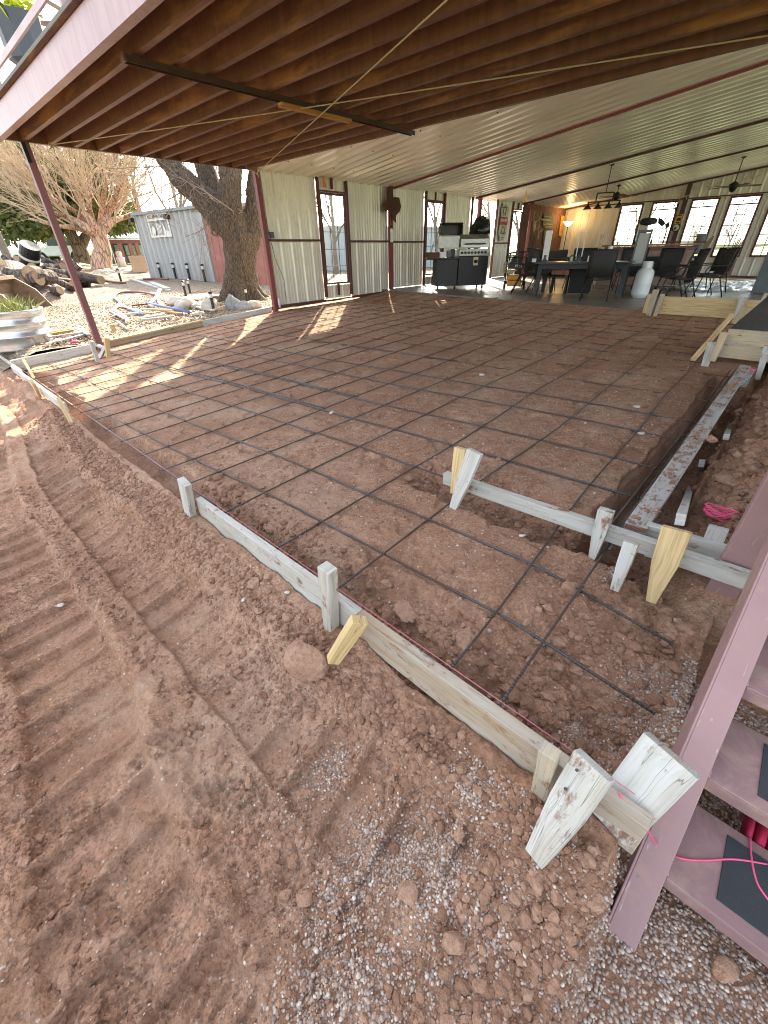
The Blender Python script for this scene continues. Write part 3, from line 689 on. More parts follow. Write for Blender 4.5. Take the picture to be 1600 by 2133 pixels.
# planter on the deck with leaves
pb = ony(48, 165, 2.32); pz = ZB + JD + .09
pl = thing('deck_planter', 'dark grey stepped planter with yellow-green leaves standing on the raised deck', 'planter', (pb[0], 2.45, pz))
lz = [(.0, 0), (.13, 0), (.135, .22), (.15, .22), (.155, .25), (.25, .32), (.27, .72), (.255, .72), (.245, .5), (0, .5)]
MB().lathe((pb[0], 2.5, pz), lz, 10).build('pot', flat('slate_plastic', (.045, .055, .068), .5), pl)
m = MB()
for k in range(90):
    a = random.random() * 6.28; r_ = random.random() * .28; c = np.array([pb[0] + r_ * math.cos(a), 2.5 + r_ * math.sin(a), pz + .68 + random.random() * .25])
    d = np.array([random.gauss(0, 1), random.gauss(0, 1), random.gauss(0, .7)]); d /= np.linalg.norm(d); e = np.cross(d, (random.gauss(0, 1), .3, .8)); e /= np.linalg.norm(e)
    L, w = .16, .035; m.add([c, c + d * L * .5 + e * w, c + d * L, c + d * L * .5 - e * w], [(0, 1, 2, 3)])
m.build('leaves', leaf_mat('lime_leaf', (.34, .42, .02), (.55, .60, .05)), pl)
# channel clamped under the joists with a strip of lumber and two ropes
ch = thing('steel_channel', 'dark brown steel channel hanging crosswise under the deck joists', 'channel', (-5.0, 2.2, 2.49))
m = MB(); m.box(-5.035, -4.965, 2.22, 6.14, 2.532, 2.538); m.box(-5.035, -5.03, 2.22, 6.14, 2.488, 2.532); m.box(-4.97, -4.965, 2.22, 6.14, 2.488, 2.532)
m.build('channel_web', rusty('dark_channel_steel', (.045, .018, .012), (.08, .03, .012), .7), ch)
m = MB().box(-5.036, -4.964, 2.2, 2.219, 2.486, 2.548).build('end_plate', M_JOIST, ch)
tag(MB().beam((-5.0, 3.81, 2.468), (-4.985, 4.86, 2.468), .075, .036).build('wood_strip', M_WO, bevel=.002), 'short orange pine strip fixed under the dark steel channel', 'wood strip')
def rope(p, q, label, sag=.03):
    p = np.array(p); q = np.array(q); pts = [p + (q - p) * t - np.array([0, 0, sag * 4 * t * (1 - t)]) for t in np.linspace(0, 1, 14)]
    m = MB().tube(pts, .006, 6)
    for k in range(7):
        a = random.random() * 6.28; c = p + np.array([.03 * math.cos(a), .03 * math.sin(a), random.uniform(-.05, .03)])
        m.tube([p, c, c + np.array([random.gauss(0, .03), random.gauss(0, .03), -.03])], .007, 5)
    tag(m.build('rope', M_ROPE, smooth=True), label, 'rope', 'ropes crossing under the deck')
p = np.array([-9.2, 6.22, 2.49]); d = np.array([-2.3, 3.14, 2.40]) - p; rope(p, p + d * 1.25, 'steep tan rope tied at the wall corner and rising across the joists to the front', .0)
p = np.array([-9.1, 2.62, 2.52]); d = np.array([-.92, 5.47, 2.45]) - p; rope(p, p + d * 1.2, 'long shallow tan rope tied by the corner post and crossing all the joists', .02)
# ================================================================== THE OPEN METAL BUILDING
YB, XB = 22.4, 6.4
bld = thing('metal_building', 'open-sided ribbed steel building with red trim and tall leaded windows', 'building', (XL, 6.3, 0))
def ribbed(u0, u1, per=.305, h=.032, minor=.006):
    """profile (u, depth) of ribbed sheet between u0 and u1"""
    pr = [(u0, 0)]
    k = math.ceil(u0 / per)
    u = k * per
    while u < u1 - .02:
        for du, dep in ((-.05, 0), (-.022, h), (.022, h), (.05, 0), (.09, 0), (.1, minor), (.118, minor), (.128, 0), (.176, 0), (.186, minor), (.204, minor), (.214, 0)):
            if u0 < u + du < u1: pr.append((u + du, dep))
        u += per
    pr.append((u1, 0)); return np.array(pr)
def wall_panel(y0, y1, z0, z1, name='wall_panel', mat=None, x=XL - .045):
    pr = ribbed(y0, y1); P = np.zeros((2, len(pr), 3))
    for k, z in enumerate((z0, z1)): P[k, :, 0] = x + pr[:, 1]; P[k, :, 1] = pr[:, 0]; P[k, :, 2] = z
    o = MB().sheet(P).build(name, mat or M_GALV, bld); so_ = o.modifiers.new('thick', 'SOLIDIFY'); so_.thickness = .003; return o
def zb(y): return .035 + .013 * (y - 6.3)
WT = 2.60
wall_panel(6.32, 7.86, zb(6.3), WT); wall_panel(8.86, 10.38, zb(9), WT); wall_panel(10.5, 12.02, .15, WT); wall_panel(13.06, 14.58, .15, WT)
wall_panel(16.28, 17.42, .15, WT); wall_panel(18.34, 18.42, .15, WT)
for y0, y1 in ((7.9, 8.82), (12.06, 13.02), (17.46, 18.3)):
    wall_panel(y0, y1, 2.34, WT, 'wall_panel'); wall_panel(y0, y1, zb(y0) if y0 < 9 else .15, .36, 'wall_panel')
def jamb(y, w=.055, z0=.1, z1=WT - .01, d=.07, name='jamb', mat=M_TRIM, x=XL): return MB().box(x - .02, x + d - .02, y - w / 2, y + w / 2, z0, z1).build(name, mat, bld, bevel=.003)
def window(y0, y1, z0, z1, rows=5, cols=3):
    w = .045; m = MB()
    m.box(XL - .03, XL + .035, y0 - w, y0, z0 - w, z1 + w); m.box(XL - .03, XL + .035, y1, y1 + w, z0 - w, z1 + w)
    m.box(XL - .03, XL + .035, y0, y1, z1, z1 + w); m.box(XL - .03, XL + .05, y0, y1, z0 - w, z0)
    fr = m.build('window', M_TRIM, bld, bevel=.003)
    MB().box(XL - .006, XL - .002, y0, y1, z0, z1).build('pane', M_GLASS, fr)
    m = MB()
    for k in range(1, rows): z = z0 + (z1 - z0) * k / rows; m.box(XL - .009, XL + .001, y0, y1, z - .005, z + .005)
    for k in range(1, cols): y = y0 + (y1 - y0) * k / cols; m.box(XL - .0105, XL + .0025, y - .005, y + .005, z0, z1)
    m.build('leading', M_LEAD, fr); return fr
window(7.95, 8.70, .43, 2.25); window(12.12, 12.92, .46, 2.30); window(17.52, 18.22, .5, 2.26)
for y in (7.88, 8.80, 12.04, 13.0, 17.44, 18.31, 14.6, 16.26): jamb(y)
for y0, y1 in ((7.9, 8.78), (12.06, 12.98), (17.46, 18.29)):
    MB().box(XL - .02, XL + .06, y0 + .01, y1, 2.30 + (.03 if y0 > 9 else 0), 2.335 + (.03 if y0 > 9 else 0)).build('ledge', M_TRIM, bld)
    MB().box(XL - .02, XL + .03, (y0 + y1) / 2 - .02, (y0 + y1) / 2 + .02, .12, .38).build('cripple_stud', M_TRIM, bld)
    MB().box(XL - .02, XL + .03, (y0 + y1) / 2 - .02, (y0 + y1) / 2 + .02, 2.37, WT - .01).build('cripple_stud', M_TRIM, bld)
for y0, y1 in ((6.35, 7.85), (8.83, 10.37), (10.5, 12.01), (13.03, 14.57), (16.29, 17.41)):
    zc = 1.345 - .007 * (y0 - 6.3)
    MB().box(XL - .012, XL + .028, y0, y1, zc - .022, zc + .022).build('girt', M_TRIM, bld)
    z0 = zb(y0) if y0 < 10.4 else .14
    MB().beam((XL - .0, y0, z0 - .03), (XL - .0, y1, (zb(y1) if y0 < 10.4 else .14) - .03), .07, .06).build('base_channel', M_TRIM, bld)
# main posts
def hpost(y, x=XL, mat=M_RED, z0=.0, z1=2.56, w=.10): 
    m = MB(); m.box(x - w / 2, x + w / 2, y - .055, y - .047, z0, z1); m.box(x - w / 2, x + w / 2, y + .047, y + .055, z0, z1); m.box(x - .004, x + .004, y - .047, y + .047, z0, z1)
    return m.build('post', mat, bld)
MB().box(XL - .05, XL + .05, 6.21, 6.31, -.2, 2.546).build('post', M_RED, bld, bevel=.004)
MB().box(XL - .04, XL + .07, 10.39, 10.50, .0, 2.57).build('post', M_RED, bld, bevel=.004)
MB().box(XL - .05, XL + .05, 15.02, 15.16, .1, 2.57).build('post', M_RED, bld, bevel=.004)
MB().tube([(XL + .35, 18.30, .12), (XL + .35, 18.30, 2.60)], .055, 14).build('round_post', paint('salmon_post', (.38, .11, .095), .45, 0, .15, 5), bld, smooth=True)
MB().box(XL + .3, XL + .4, 18.24, 18.36, 2.52, 2.60).build('post_cap', M_RED, bld)
# roof
pr = np.array([(6.28 + .29 * k_ + du, dp) for k_ in range(56) for du, dp in ((0, 0), (.09, 0), (.14, .052), (.235, .052), (.28, 0))]); xs = np.array([XL - .25, XL + 1, -4, 0, XB]); P = np.zeros((len(xs), len(pr), 3))
for k, xx in enumerate(xs): P[k, :, 0] = xx; P[k, :, 1] = pr[:, 0]; P[k, :, 2] = roofz(xx) + .036 - pr[:, 1]
ro = MB().sheet(P).build('roof', M_ROOF, bld); so_ = ro.modifiers.new('thick', 'SOLIDIFY'); so_.thickness = .003; so_.offset = 1
for y, mt in ((10.6, M_RED), (14.8, M_TRIM), (18.2, M_TRIM)):
    MB().beam((XL, y, roofz(XL) - .035), (XB, y, roofz(XB) - .035), .05, .045).build('rafter', mt, bld)
MB().beam((XL, 22.3, roofz(XL) - .05), (XB, 22.3, roofz(XB) - .05), .05, .05).build('rafter', M_TRIM, bld)
# roof screws
m = MB()
for x in np.arange(-8.6, 2, 1.2):
    for y in np.arange(6.6, 10.4, .61): m.lathe((x, y, roofz(x) - .012), [(.012, 0), (.012, .014)], 6)
m.build('roof_screws', M_BLKM, bld)
# rear wall with five tall windows
WIN = [(-6.90, -6.15), (-5.72, -4.90), (-4.37, -3.59), (-3.16, -2.36), (-1.95, -1.17), (-.72, .05)]
ZS, ZH = .72, 2.49
def wallB(x0, x1, z0f, z1f, name='rear_wall_panel'):
    pr = ribbed(x0, x1); P = np.zeros((2, len(pr), 3)); 
    for k, zf_ in enumerate((z0f, z1f)): P[k, :, 0] = pr[:, 0]; P[k, :, 1] = YB + .02 - pr[:, 1] * .6; P[k, :, 2] = [zf_(u) for u in pr[:, 0]]
    o = MB().sheet(P).build(name, M_WALLB, bld); so_ = o.modifiers.new('thick', 'SOLIDIFY'); so_.thickness = .003; return o
M_WALLB = galv_mat('rear_wall_steel', (.64, .615, .53), .42, .25, (1, 1, .25))
edges = [XL] + [e for w_ in WIN for e in w_] + [XB]
for i in range(0, len(edges) - 1, 2): wallB(edges[i] + (.05 if i else 0), edges[i + 1] - .05, lambda u: fl(u, 0) + .02, lambda u: roofz(u) + .03)
for x0, x1 in WIN:
    wallB(x0 - .05, x1 + .05, lambda u: fl(u, 0) + .02, lambda u: ZS - .05); wallB(x0 - .05, x1 + .05, lambda u: ZH + .05, lambda u: roofz(u) + .03)
    w = .06; m = MB(); y0, y1 = YB - .05, YB + .04
    m.box(x0 - w, x0, y0, y1, ZS - w, ZH + w); m.box(x1, x1 + w, y0, y1, ZS - w, ZH + w); m.box(x0, x1, y0, y1, ZH, ZH + w); m.box(x0, x1, y0 - .03, y1, ZS - w, ZS)
    zt_ = ZH - .19; m.box(x0, x1, y0, y1, zt_ - .03, zt_ + .01)
    fr = m.build('rear_window', M_TRIM, bld, bevel=.003)
    MB().box(x0, x1, YB - .004, YB, ZS, ZH).build('pane', M_GLASS, fr)
    m = MB()
    for k in range(1, 5): z = ZS + (zt_ - ZS) * k / 5; m.box(x0, x1, YB - .010, YB + .006, z - .012, z + .012)
    for k in (1, 2): xx = x0 + (x1 - x0) * k / 3; m.box(xx - .012, xx + .012, YB - .012, YB + .008, ZS, zt_)
    for k in range(6): xx = x0 + (x1 - x0) * (.12 + .15 * k); m.box(xx, xx + .05, YB - .009, YB + .002, zt_ + .06 + .02 * (k % 2), zt_ + .085 + .02 * (k % 3))
    m.build('leading', M_LEAD, fr)
MB().box(XL, XB, YB - .03, YB + .02, ZH + .075, ZH + .11).build('girt', M_TRIM, bld); MB().beam((XL, YB - .01, fl(XL, 0) + .03), (XB, YB - .01, fl(XB, 0) + .03), .05, .06).build('base_channel', M_TRIM, bld)
MB().box(-4.70, -4.56, YB - .16, YB - .03, .1, roofz(-4.6) - .03).build('post', paint('dark_brown_steel', (.06, .03, .022), .5), bld)
# brown board wall in the far left corner
m = MB()
y = 18.43; k = 0
while y < 22.35:
    w = .19; m.beam((XL + .01 + .004 * (k % 2), y + w / 2, .12), (XL + .01 + .004 * (k % 2), y + w / 2, 2.58), .022, w - .006, (0, 1, 0)); y += w; k += 1
m.build('board_wall', M_WBR, bld)
# bulb hanging from the roof
q = roofz(-7.87); hb = thing('hanging_bulb', 'clear cage bulb on a short cord under the roof', 'lamp', (-7.87, 15.57, q - .35))
MB().tube([(-7.87, 15.57, q), (-7.87, 15.57, q - .15)], .006, 6).build('cord', M_BLK, hb)
MB().lathe((-7.87, 15.57, q - .36), [(.0, 0), (.05, .02), (.07, .08), (.05, .15), (.025, .19), (.025, .23)], 14).build('bulb', flat('amber_glass', (.75, .52, .22), .2), hb, smooth=True)
# ================================================================== FORMS, STAKES
def board(p0, p1, w, h, mat, label, cat='form board', name='form_board', up=(0, 0, 1), bevel=.003, group=None, **k):
    return tag(MB().beam(p0, p1, w, h, up, **k).build(name, mat, bevel=bevel), label, cat, group)
def fbp(x, dz=0.0, dy=0.0): return (x, FB(x) + dy, float(S(x, FB(x))) + dz)
# front board: two lengths end to end, standing on edge
board(fbp(-.80, -.068, .02), fbp(.168, -.081, .02), .040, .134, M_WB, 'brown weathered form board along the front, the length that butts against the stairs')
board(fbp(-2.19, -.072, .02), fbp(-.80, -.068, .02), .038, .138, M_WW, 'bleached form board along the front, the length with dirt heaped against it')
board(fbp(-9.42, -.06, .0), fbp(-5.55, -.05, .0), .04, .10, M_WG, 'far length of front form board near the galvanised tub')
def stake(top, bot, w, t, mat, label, up, name='wood_stake', tip=.25): return tag(MB().wedge(top, bot, w, t, up, tip).build(name, mat, bevel=.002), label, 'stake', 'stakes holding the form boards')
def stakepx(qt, qb, y, w, t, mat, label, up, tip=.3, dyb=0.0, ext=.12):
    a = ony(qt[0], qt[1], y); b = ony(qb[0], qb[1], y + dyb); d = b - a; d /= np.linalg.norm(d); return stake(a, b + d * ext, w, t, mat, label, up, tip=tip)
stakepx((384, 1003), (400, 1085), FB(-2.1) - .03, .085, .04, M_WW, 'upright white stake at the far end of the bleached front board', (0, 1, 0.02), .7)
stakepx((682, 1182), (690, 1300), FB(-.95) - .035, .058, .045, M_WW, 'square upright white stake midway along the front board', (0, 1, .02), .6)
a = onz(750, 1290, .045); b = onz(702, 1362, -.13)
stake(a, b + (b - a) * .2, .058, .036, M_WY, 'short yellow stake leaning over the front board beside the square white one', (-.3, .6, .74), tip=.75)
stakepx((1146, 1563), (1122, 1672), FB(-.06) - .035, .045, .036, M_WYG, 'small square-topped stake on the front board near the stairs', (0, 1, .02), .6)
a = onz(1238, 1592, .075); b = onz(1130, 1765, -.13)
a_s4, b_s4 = a, b; o_s4 = stake(a, b + (b - a) * .12, .088, .036, M_WW, 'wide white stake leaning left across the front board', (-.25, -.75, .6), tip=.55)
for t_ in (.12, .3, .34):
    c_ = a_s4 + (b_s4 - a_s4) * t_ + np.array([-.004, -.0135, .0108]) + np.array([.018 * (1 if t_ == .3 else -1), 0, 0]); MB().lathe(c_, [(.0035, 0), (.0035, .003), (0, .0035)], 8, (-.25, -.75, .6)).build('nail_head', flat('rusty_nail', (.09, .05, .035), .7, .3), o_s4)
a = onz(1400, 1570, .05); b = onz(1298, 1690, -.09)
stake(a, b + (b - a) * .25, .125, .075, M_WW, 'thick grey block of lumber leaning inside the corner of front board and stairs', (-.2, -.75, .65), tip=.8)
for (qt, qb, lb, mt) in [((50, 752), (72, 790), 'yellow stake nearest the corner of the far front board', M_WY), ((67, 795), (83, 826), 'short yellow stake on the far front board, middle of three', M_WY), ((122, 832), (152, 886), 'split yellow stake on the far front board, closest to the string', M_WY)]:
    a = on(qt, S, .10); b = on(qb, S, -.12); stake(a, b, .085, .036, mt, lb, (0, 1, .1), tip=.5)
a = on((0, 742), S, .02); b = on((46, 775), S, -.05); board(a, b, .03, .05, M_WW, 'white lath lying along the outside of the far front corner', 'lath', 'lath')
# left forms
board((-9.50, 1.0, -.44), (-9.47, 2.28, -.355), .042, .19, M_WG, 'wide grey board forming the left edge in front of the corner post')
board((-9.60, 2.45, float(S(-9.5, 2.5)) - .07), (-9.62, 4.55, float(S(-9.5, 4.5)) - .06), .04, .14, M_WYG, 'stepped brown form board just behind the corner post at the left edge')
board((-9.58, 4.5, float(S(-9.5, 4.5)) - .055), (-9.40, 6.22, -.055), .04, .14, M_WG, 'grey form board at the left edge ending at the red wall post')
board((-9.56, 2.42, float(S(-9.5, 2.5)) + .012), (-9.58, 4.5, float(S(-9.5, 4.5)) + .014), .09, .035, M_WY, 'pale pine strip laid flat on the stepped board at the left edge', 'lath', 'lath')
for qt, qb, lb, mt, w in [((190, 712), (203, 752), 'grey stake leaning against the corner post', M_WG, .07), ((222, 704), (226, 745), 'upright yellow stake just right of the corner post', M_WY, .085), ((232, 676), (243, 700), 'short yellow stake behind the stepped board', M_WY, .1), ((326, 673), (330, 684), 'stub of a stake behind the middle of the left board', M_WG, .08)]:
    b = on(qb, S, -.06); D = math.hypot(b[0], b[1]); a = dist(qt[0], qt[1], D); stake(a, b, w, .036, mt, lb, (1, .3, 0), tip=.7)
a = on((197, 717), S, .05); b = on((238, 733), S, -.02); board(a, b, .06, .04, M_WW, 'white kicker brace lying from the corner post to the upright stake', 'brace', 'brace')
a = on((221, 720), S, .05); b = on((206, 749), S, -.10); board(a, b, .06, .04, M_WW, 'white brace slanting down in front of the corner post', 'brace', 'brace')
# step board and its stakes
y_s = 1.80
board((-1.185, y_s, -.048), (.24, y_s, -.012), .042, .072, M_WW, 'thin white board spanning the small trench beside the landing')
a = ony(961, 933, y_s - .05); b = ony(948, 1028, y_s - .09); stake(a, b, .07, .036, M_WY, 'yellow stake at the far end of the thin white board', (0, 1, .1), tip=.6)
a = ony(990, 940, y_s - .07); b = onz(945, 1058, -.135); stake(a, b, .082, .036, M_WG, 'tan stake crossing in front of the yellow one on the thin white board', (0, 1, .3), tip=.5)
a = ony(1264, 1062, y_s - .045); b = ony(1240, 1145, y_s - .06); stake(a, b + np.array([0, 0, -.05]), .062, .04, M_WW, 'cracked white stake near the middle of the thin white board', (0, 1, .1), tip=.45)
a = ony(1316, 1130, 1.66); b = ony(1288, 1210, 1.60); stake(a, b + np.array([0, 0, -.05]), .055, .035, M_WW, 'short white stake standing loose in front of the thin white board', (0, 1, .2), tip=.6)
a = ony(1411, 1102, y_s - .055); b = ony(1357, 1252, y_s - .14); stake(a, b, .10, .04, M_WY, 'long yellow tapering stake leaning on the right end of the thin white board', (0, 1, .25), tip=.35)
# trench board, laid flat
board((-.195, 1.905, -.02), (-.185, 5.75, .0), .092, .038, M_WD, 'dirt-caked board lying flat along the far side of the deep trench')
board((-.16, 1.955, -.035), (.20, 1.955, -.02), .04, .075, M_WW, 'white board crossing behind the thin one at the steel post')
board((-.12, 1.87, -.075), (.24, 1.90, -.06), .09, .038, M_WG, 'grey board lying low between the two white ones at the steel post')
for qt, qb, lb, mt, w, dz in [((1462, 965), (1473, 1018), 'white stake leaning outward halfway along the trench board', M_WW, .055, 0), ((1438, 1022), (1420, 1075), 'grey stake under the near part of the trench board', M_WG, .085, 0),
                              ((1545, 838), (1535, 872), 'yellow-topped stake beside the far part of the trench board', M_WY, .07, 0), ((1527, 872), (1515, 905), 'grey stake set behind the yellow-topped one at the trench board', M_WG, .07, 0)]:
    a = onx(qt[0], qt[1], -.112); b = onx(qb[0], qb[1], -.055); stake(a, b + (b - a) * .08, w, .036, mt, lb, (1, 0, .2), tip=.6)
a = ony(1497, 1100, 1.99); MB_ = MB().beam(a + np.array([0, 0, .0]), a + np.array([.01, .0, -.16]), .07, .04, (0, 1, 0)).build('wood_stake', M_WG, bevel=.002); tag(MB_, 'stubby grey stake behind the white board at the steel post', 'stake', 'stakes holding the form boards')
# the two step forms at the right
board((-1.945, 9.70, .148), (-.30, 9.72, .146), .042, .292, M_WY, 'long clean pine board on edge, the upper step at the old floor')
board((-.475, 6.13, .150), (.25, 6.13, .148), .044, .292, M_WYG, 'stained wide pine board on edge, the lower step above the trench')
for qt, qb, Y, lb, mt, w in [((1367, 603), (1349, 664), 9.62, 'brown stake leaning at the left end of the long clean board', M_WYG, .10), ((1357, 612), (1343, 652), 9.64, 'yellow stake end behind the brown one on the long clean board', M_WY, .1), ((1381, 612), (1364, 660), 9.60, 'second brown stake at the left end of the long clean board', M_WYG, .07),
                         ((1548, 618), (1532, 662), 9.62, 'grey stake in front of the long clean board by its right end', M_WG, .09), ((1552, 640), (1528, 674), 9.4, 'offcut of wood wedged against the grey stake', M_WYG, .09),
                         ((1597, 610), (1580, 640), 9.4, 'pale slat standing at the far right of the long clean board', M_WW, .05),
                         ((1484, 712), (1466, 770), 6.06, 'grey stake at the left end of the stained wide board', M_WG, .085), ((1510, 692), (1484, 752), 6.02, 'mud-stained stake beside the left end of the stained board', M_WYG, .075),
                         ((1600, 720), (1578, 790), 5.95, 'white stake at the right end of the stained wide board', M_WW, .06)]:
    a = ony(qt[0], qt[1], Y); b = ony(qb[0], qb[1], Y); stake(a, b, w, .036, mt, lb, (0, 1, 0), tip=.8)
a = ony(1526, 655, 6.4); b = ony(1443, 750, 5.9); board(a, b, .05, .03, M_WY, 'thin yellow lath slanting down past the stained board', 'lath', 'lath')
a = ony(1515, 690, 6.3); b = ony(1600, 618, 7.9)
m = MB().prism([a, b, b + np.array([.6, .4, -.5]), a + np.array([.55, .25, -.32])], (0, .01, .012)); tag(m.build('sheet_flashing', flat('grey_flashing', (.004, .004, .0045), .7, .0)), 'black metal sheet bent down over the stained wide board', 'metal sheet')
# speckled metal box in the trench
a = onz(1545, 800, -.12); bx = thing('metal_box', 'small silver speckled box with a pink rim in the far end of the trench', 'box', a)
MB().box(a[0] - .05, a[0] + .05, a[1] - .12, a[1] + .12, -.12, .0).build('box_body', paint('spangled_zinc', (.55, .55, .54), .4, .5, .5, 40, (.06, .06, .06), .55), bx, bevel=.004)
MB().box(a[0] - .055, a[0] + .055, a[1] + .1, a[1] + .13, -.02, .012).build('rim', M_PINK, bx)
# ================================================================== REINFORCEMENT
M_BAR = rebar_mat(); M_BARD = paint('dusty_rebar', (.13, .075, .05), .8, .1, .3, 5, (.05, .04, .04), .6)
xs_bar = [-.245, -.46, -1.02, -1.50, -2.02, -2.55, -2.98, -3.40, -3.90, -4.37, -4.80, -5.26, -5.70, -6.20, -6.65, -7.10, -7.6, -8.05, -8.5, -8.9]
ybars = []
for i, x in enumerate(xs_bar):
    y0 = 2.02 if i == 0 and False else FB(x) + .07; y1 = 9.75 if x > -1.0 else 10.13
    if i == 0: y1 = 2.25
    pts = []
    for t in np.linspace(0, 1, 46):
        y = y0 + (y1 - y0) * t; xx = x + (.04 * math.sin(3.1 * t + i) * t - (.42 if i == 1 else .3) * t ** 1.15 + .022 * math.sin(9 * t + i * 2.3) + .012 * math.sin(23 * t + i) if i else -.02 * t)
        z = float(hz(np.array([xx]), np.array([y]))[0]); zs = float(S(xx, y)) - .082
        z = max(z, zs - .012) + .012 + (.05 * ss(9.2, 10.1, y)); pts.append((xx, y, float(z)))
    zz = np.array([p[2] for p in pts]); zz = np.convolve(np.pad(zz, 3, 'edge'), np.ones(7) / 7, 'valid'); pts = [(p[0], p[1], z) for p, z in zip(pts, zz)]
    mt_ = MB().tube(pts, .005, 8)
    for yc in (1.07, 1.44, 1.92, 2.36, 2.83, 3.41, 3.86, 4.62):
        if y0 < yc < y1 and (i + int(yc * 7)) % 2 == 0:
            pc = min(pts, key=lambda p: abs(p[1] - yc)); mt_.tube([(pc[0] + .011 * math.cos(t_) * .9 + .006 * math.sin(t_), yc + .011 * math.cos(t_), pc[2] + .002 + .010 * math.sin(t_)) for t_ in np.linspace(0, 6.28, 9)], .0018, 4); mt_.tube([(pc[0], yc, pc[2] + .008), (pc[0] + .012, yc + .006, pc[2] + .028)], .0018, 4)
    o = mt_.build('rebar', M_BAR, smooth=True, origin=(x, y0, 0))
    tag(o, f'thin steel bar running back from the front board, {ordn(i)} counted from the stairs', 'rebar', 'reinforcing bars running front to back')
ys_bar = [1.07, 1.44, 1.92, 2.36, 2.83, 3.41, 3.86, 4.62, 5.2, 5.7, 6.2, 6.65, 7.1, 7.6, 8.05, 8.5, 8.95, 9.4]
for i, y in enumerate(ys_bar):
    x0, x1 = (-9.25 if y > 1.2 else -9.0), (-.24 if y > 2 else (.10 if i == 1 else .12))
    if y > 6: x1 = -.55
    pts = []
    for t in np.linspace(0, 1, 70):
        x = x0 + (x1 - x0) * t; yy = y + .015 * math.sin(9 * t + i) + (.03 * t if i < 4 else 0)
        z = float(hz(np.array([x]), np.array([yy]))[0]); zs = float(S(x, yy)) - .086; z = max(z, zs - (.02 if x < .0 else .2)) + (.015 if y < 4 else .0015); pts.append((x, yy, z))
    zz = np.array([p[2] for p in pts]); zz = np.convolve(np.pad(zz, 3, 'edge'), np.ones(7) / 7, 'valid'); pts = [(p[0], p[1], z) for p, z in zip(pts, zz)]
    o = MB().tube(pts, .0055 if i % 4 != 3 else .0064, 8).build('rebar', M_BAR if y < 4.3 else M_BARD, smooth=True, origin=(x0, y, 0))
    tag(o, f'blue-grey steel bar lying parallel to the front board, {ordn(i)} counted back from it', 'rebar', 'reinforcing bars lying side to side')
    if i in (3, 4, 7):
        pts2 = [(p[0] - .4, p[1] + .022, p[2] + .002) for p in pts[20:52]]
        tag(MB().tube(pts2, .0068, 8).build('rebar', M_BAR, smooth=True), f'short lapped bar tied alongside the {ordn(i)} side-to-side bar', 'rebar', 'reinforcing bars lying side to side')
for i, (x, z) in enumerate([(-.305, -.085), (-.28, -.135), (-.262, -.07)]):
    tag(MB().tube([(x + .01 * i, 1.74, z), (x, 2.5, z - .01), (x + .01, 4.2, z), (x + .005, 5.85, z + .02)], .0075, 8).build('rebar', M_BAR, smooth=True), 'rusty bar in the deep trench beside the flat board, ' + ['outermost of three', 'lowest of three', 'closest to the board'][i], 'rebar', 'bars along the trench')
for x0, x1, y, lb in [(-8.9, -2.2, FB(-6) + .11, 'bar lying in the ditch inside the far front board')]:
    pts = [(x, FB(x) + .11, float(S(x, FB(x))) - .10) for x in np.linspace(x0, x1, 14)]; tag(MB().tube(pts, .008, 8).build('rebar', M_BAR, smooth=True), lb, 'rebar', 'bars along the trench')
# layout string
pts = [(x, FB(x) + .045, float(S(x, FB(x))) + .006) for x in np.linspace(-9.3, .12, 20)]
a = onz(1290, 1650, .0); b = onz(1352, 1725, .0); pts += []
tag(MB().tube(pts, .0013, 6).build('layout_string', flat('faded_pink_string', (.50, .13, .18), .7), smooth=True), 'taut pink string stretched above the whole front board', 'string')
# ================================================================== STAIRS
stairs = thing('steel_stairs', 'mauve painted steel stairs with black grip pads at the right edge', 'stairs', (.2, .5, -.34))
X0 = .187; SLP = (.296 + .035) / (1.40 - .959)
def zs_(y): return -.035 + SLP * (y - .959)
u = np.array([0, 1, SLP]); u /= np.linalg.norm(u); nrm = np.array([0, -SLP, 1]); nrm /= np.linalg.norm(nrm)
pf = np.array([X0 + .036, .545, zs_(.545)]); pt = np.array([X0 + .036, 2.35, zs_(2.35)])
m = MB(); m.prism([(X0, .50, -.40), (X0, .56, zs_(.56)), (X0, 2.35, zs_(2.35)), (X0, 2.35, zs_(2.35) - .17), (X0, .80, -.36)], (.006, 0, 0))
m.prism([np.array([X0 + .006, .50, -.385]), np.array([X0 + .006, .56, zs_(.56)]), np.array([X0 + .006, 2.35, zs_(2.35)]), np.array([X0 + .006, 2.35, zs_(2.35) - .006]), np.array([X0 + .006, .566, zs_(.56) - .004]), np.array([X0 + .006, .508, -.385])], (.062, 0, 0))
m.build('stringer', M_MAUVE, stairs, bevel=.002)
m = MB(); m.prism([(1.25, .50, -.36), (1.25, .56, zs_(.56)), (1.25, 2.35, zs_(2.35)), (1.25, 2.35, zs_(2.35) - .17), (1.25, .72, -.36)], (.006, 0, 0)); m.build('stringer', M_MAUVE, stairs)
rise, run = .157, .206
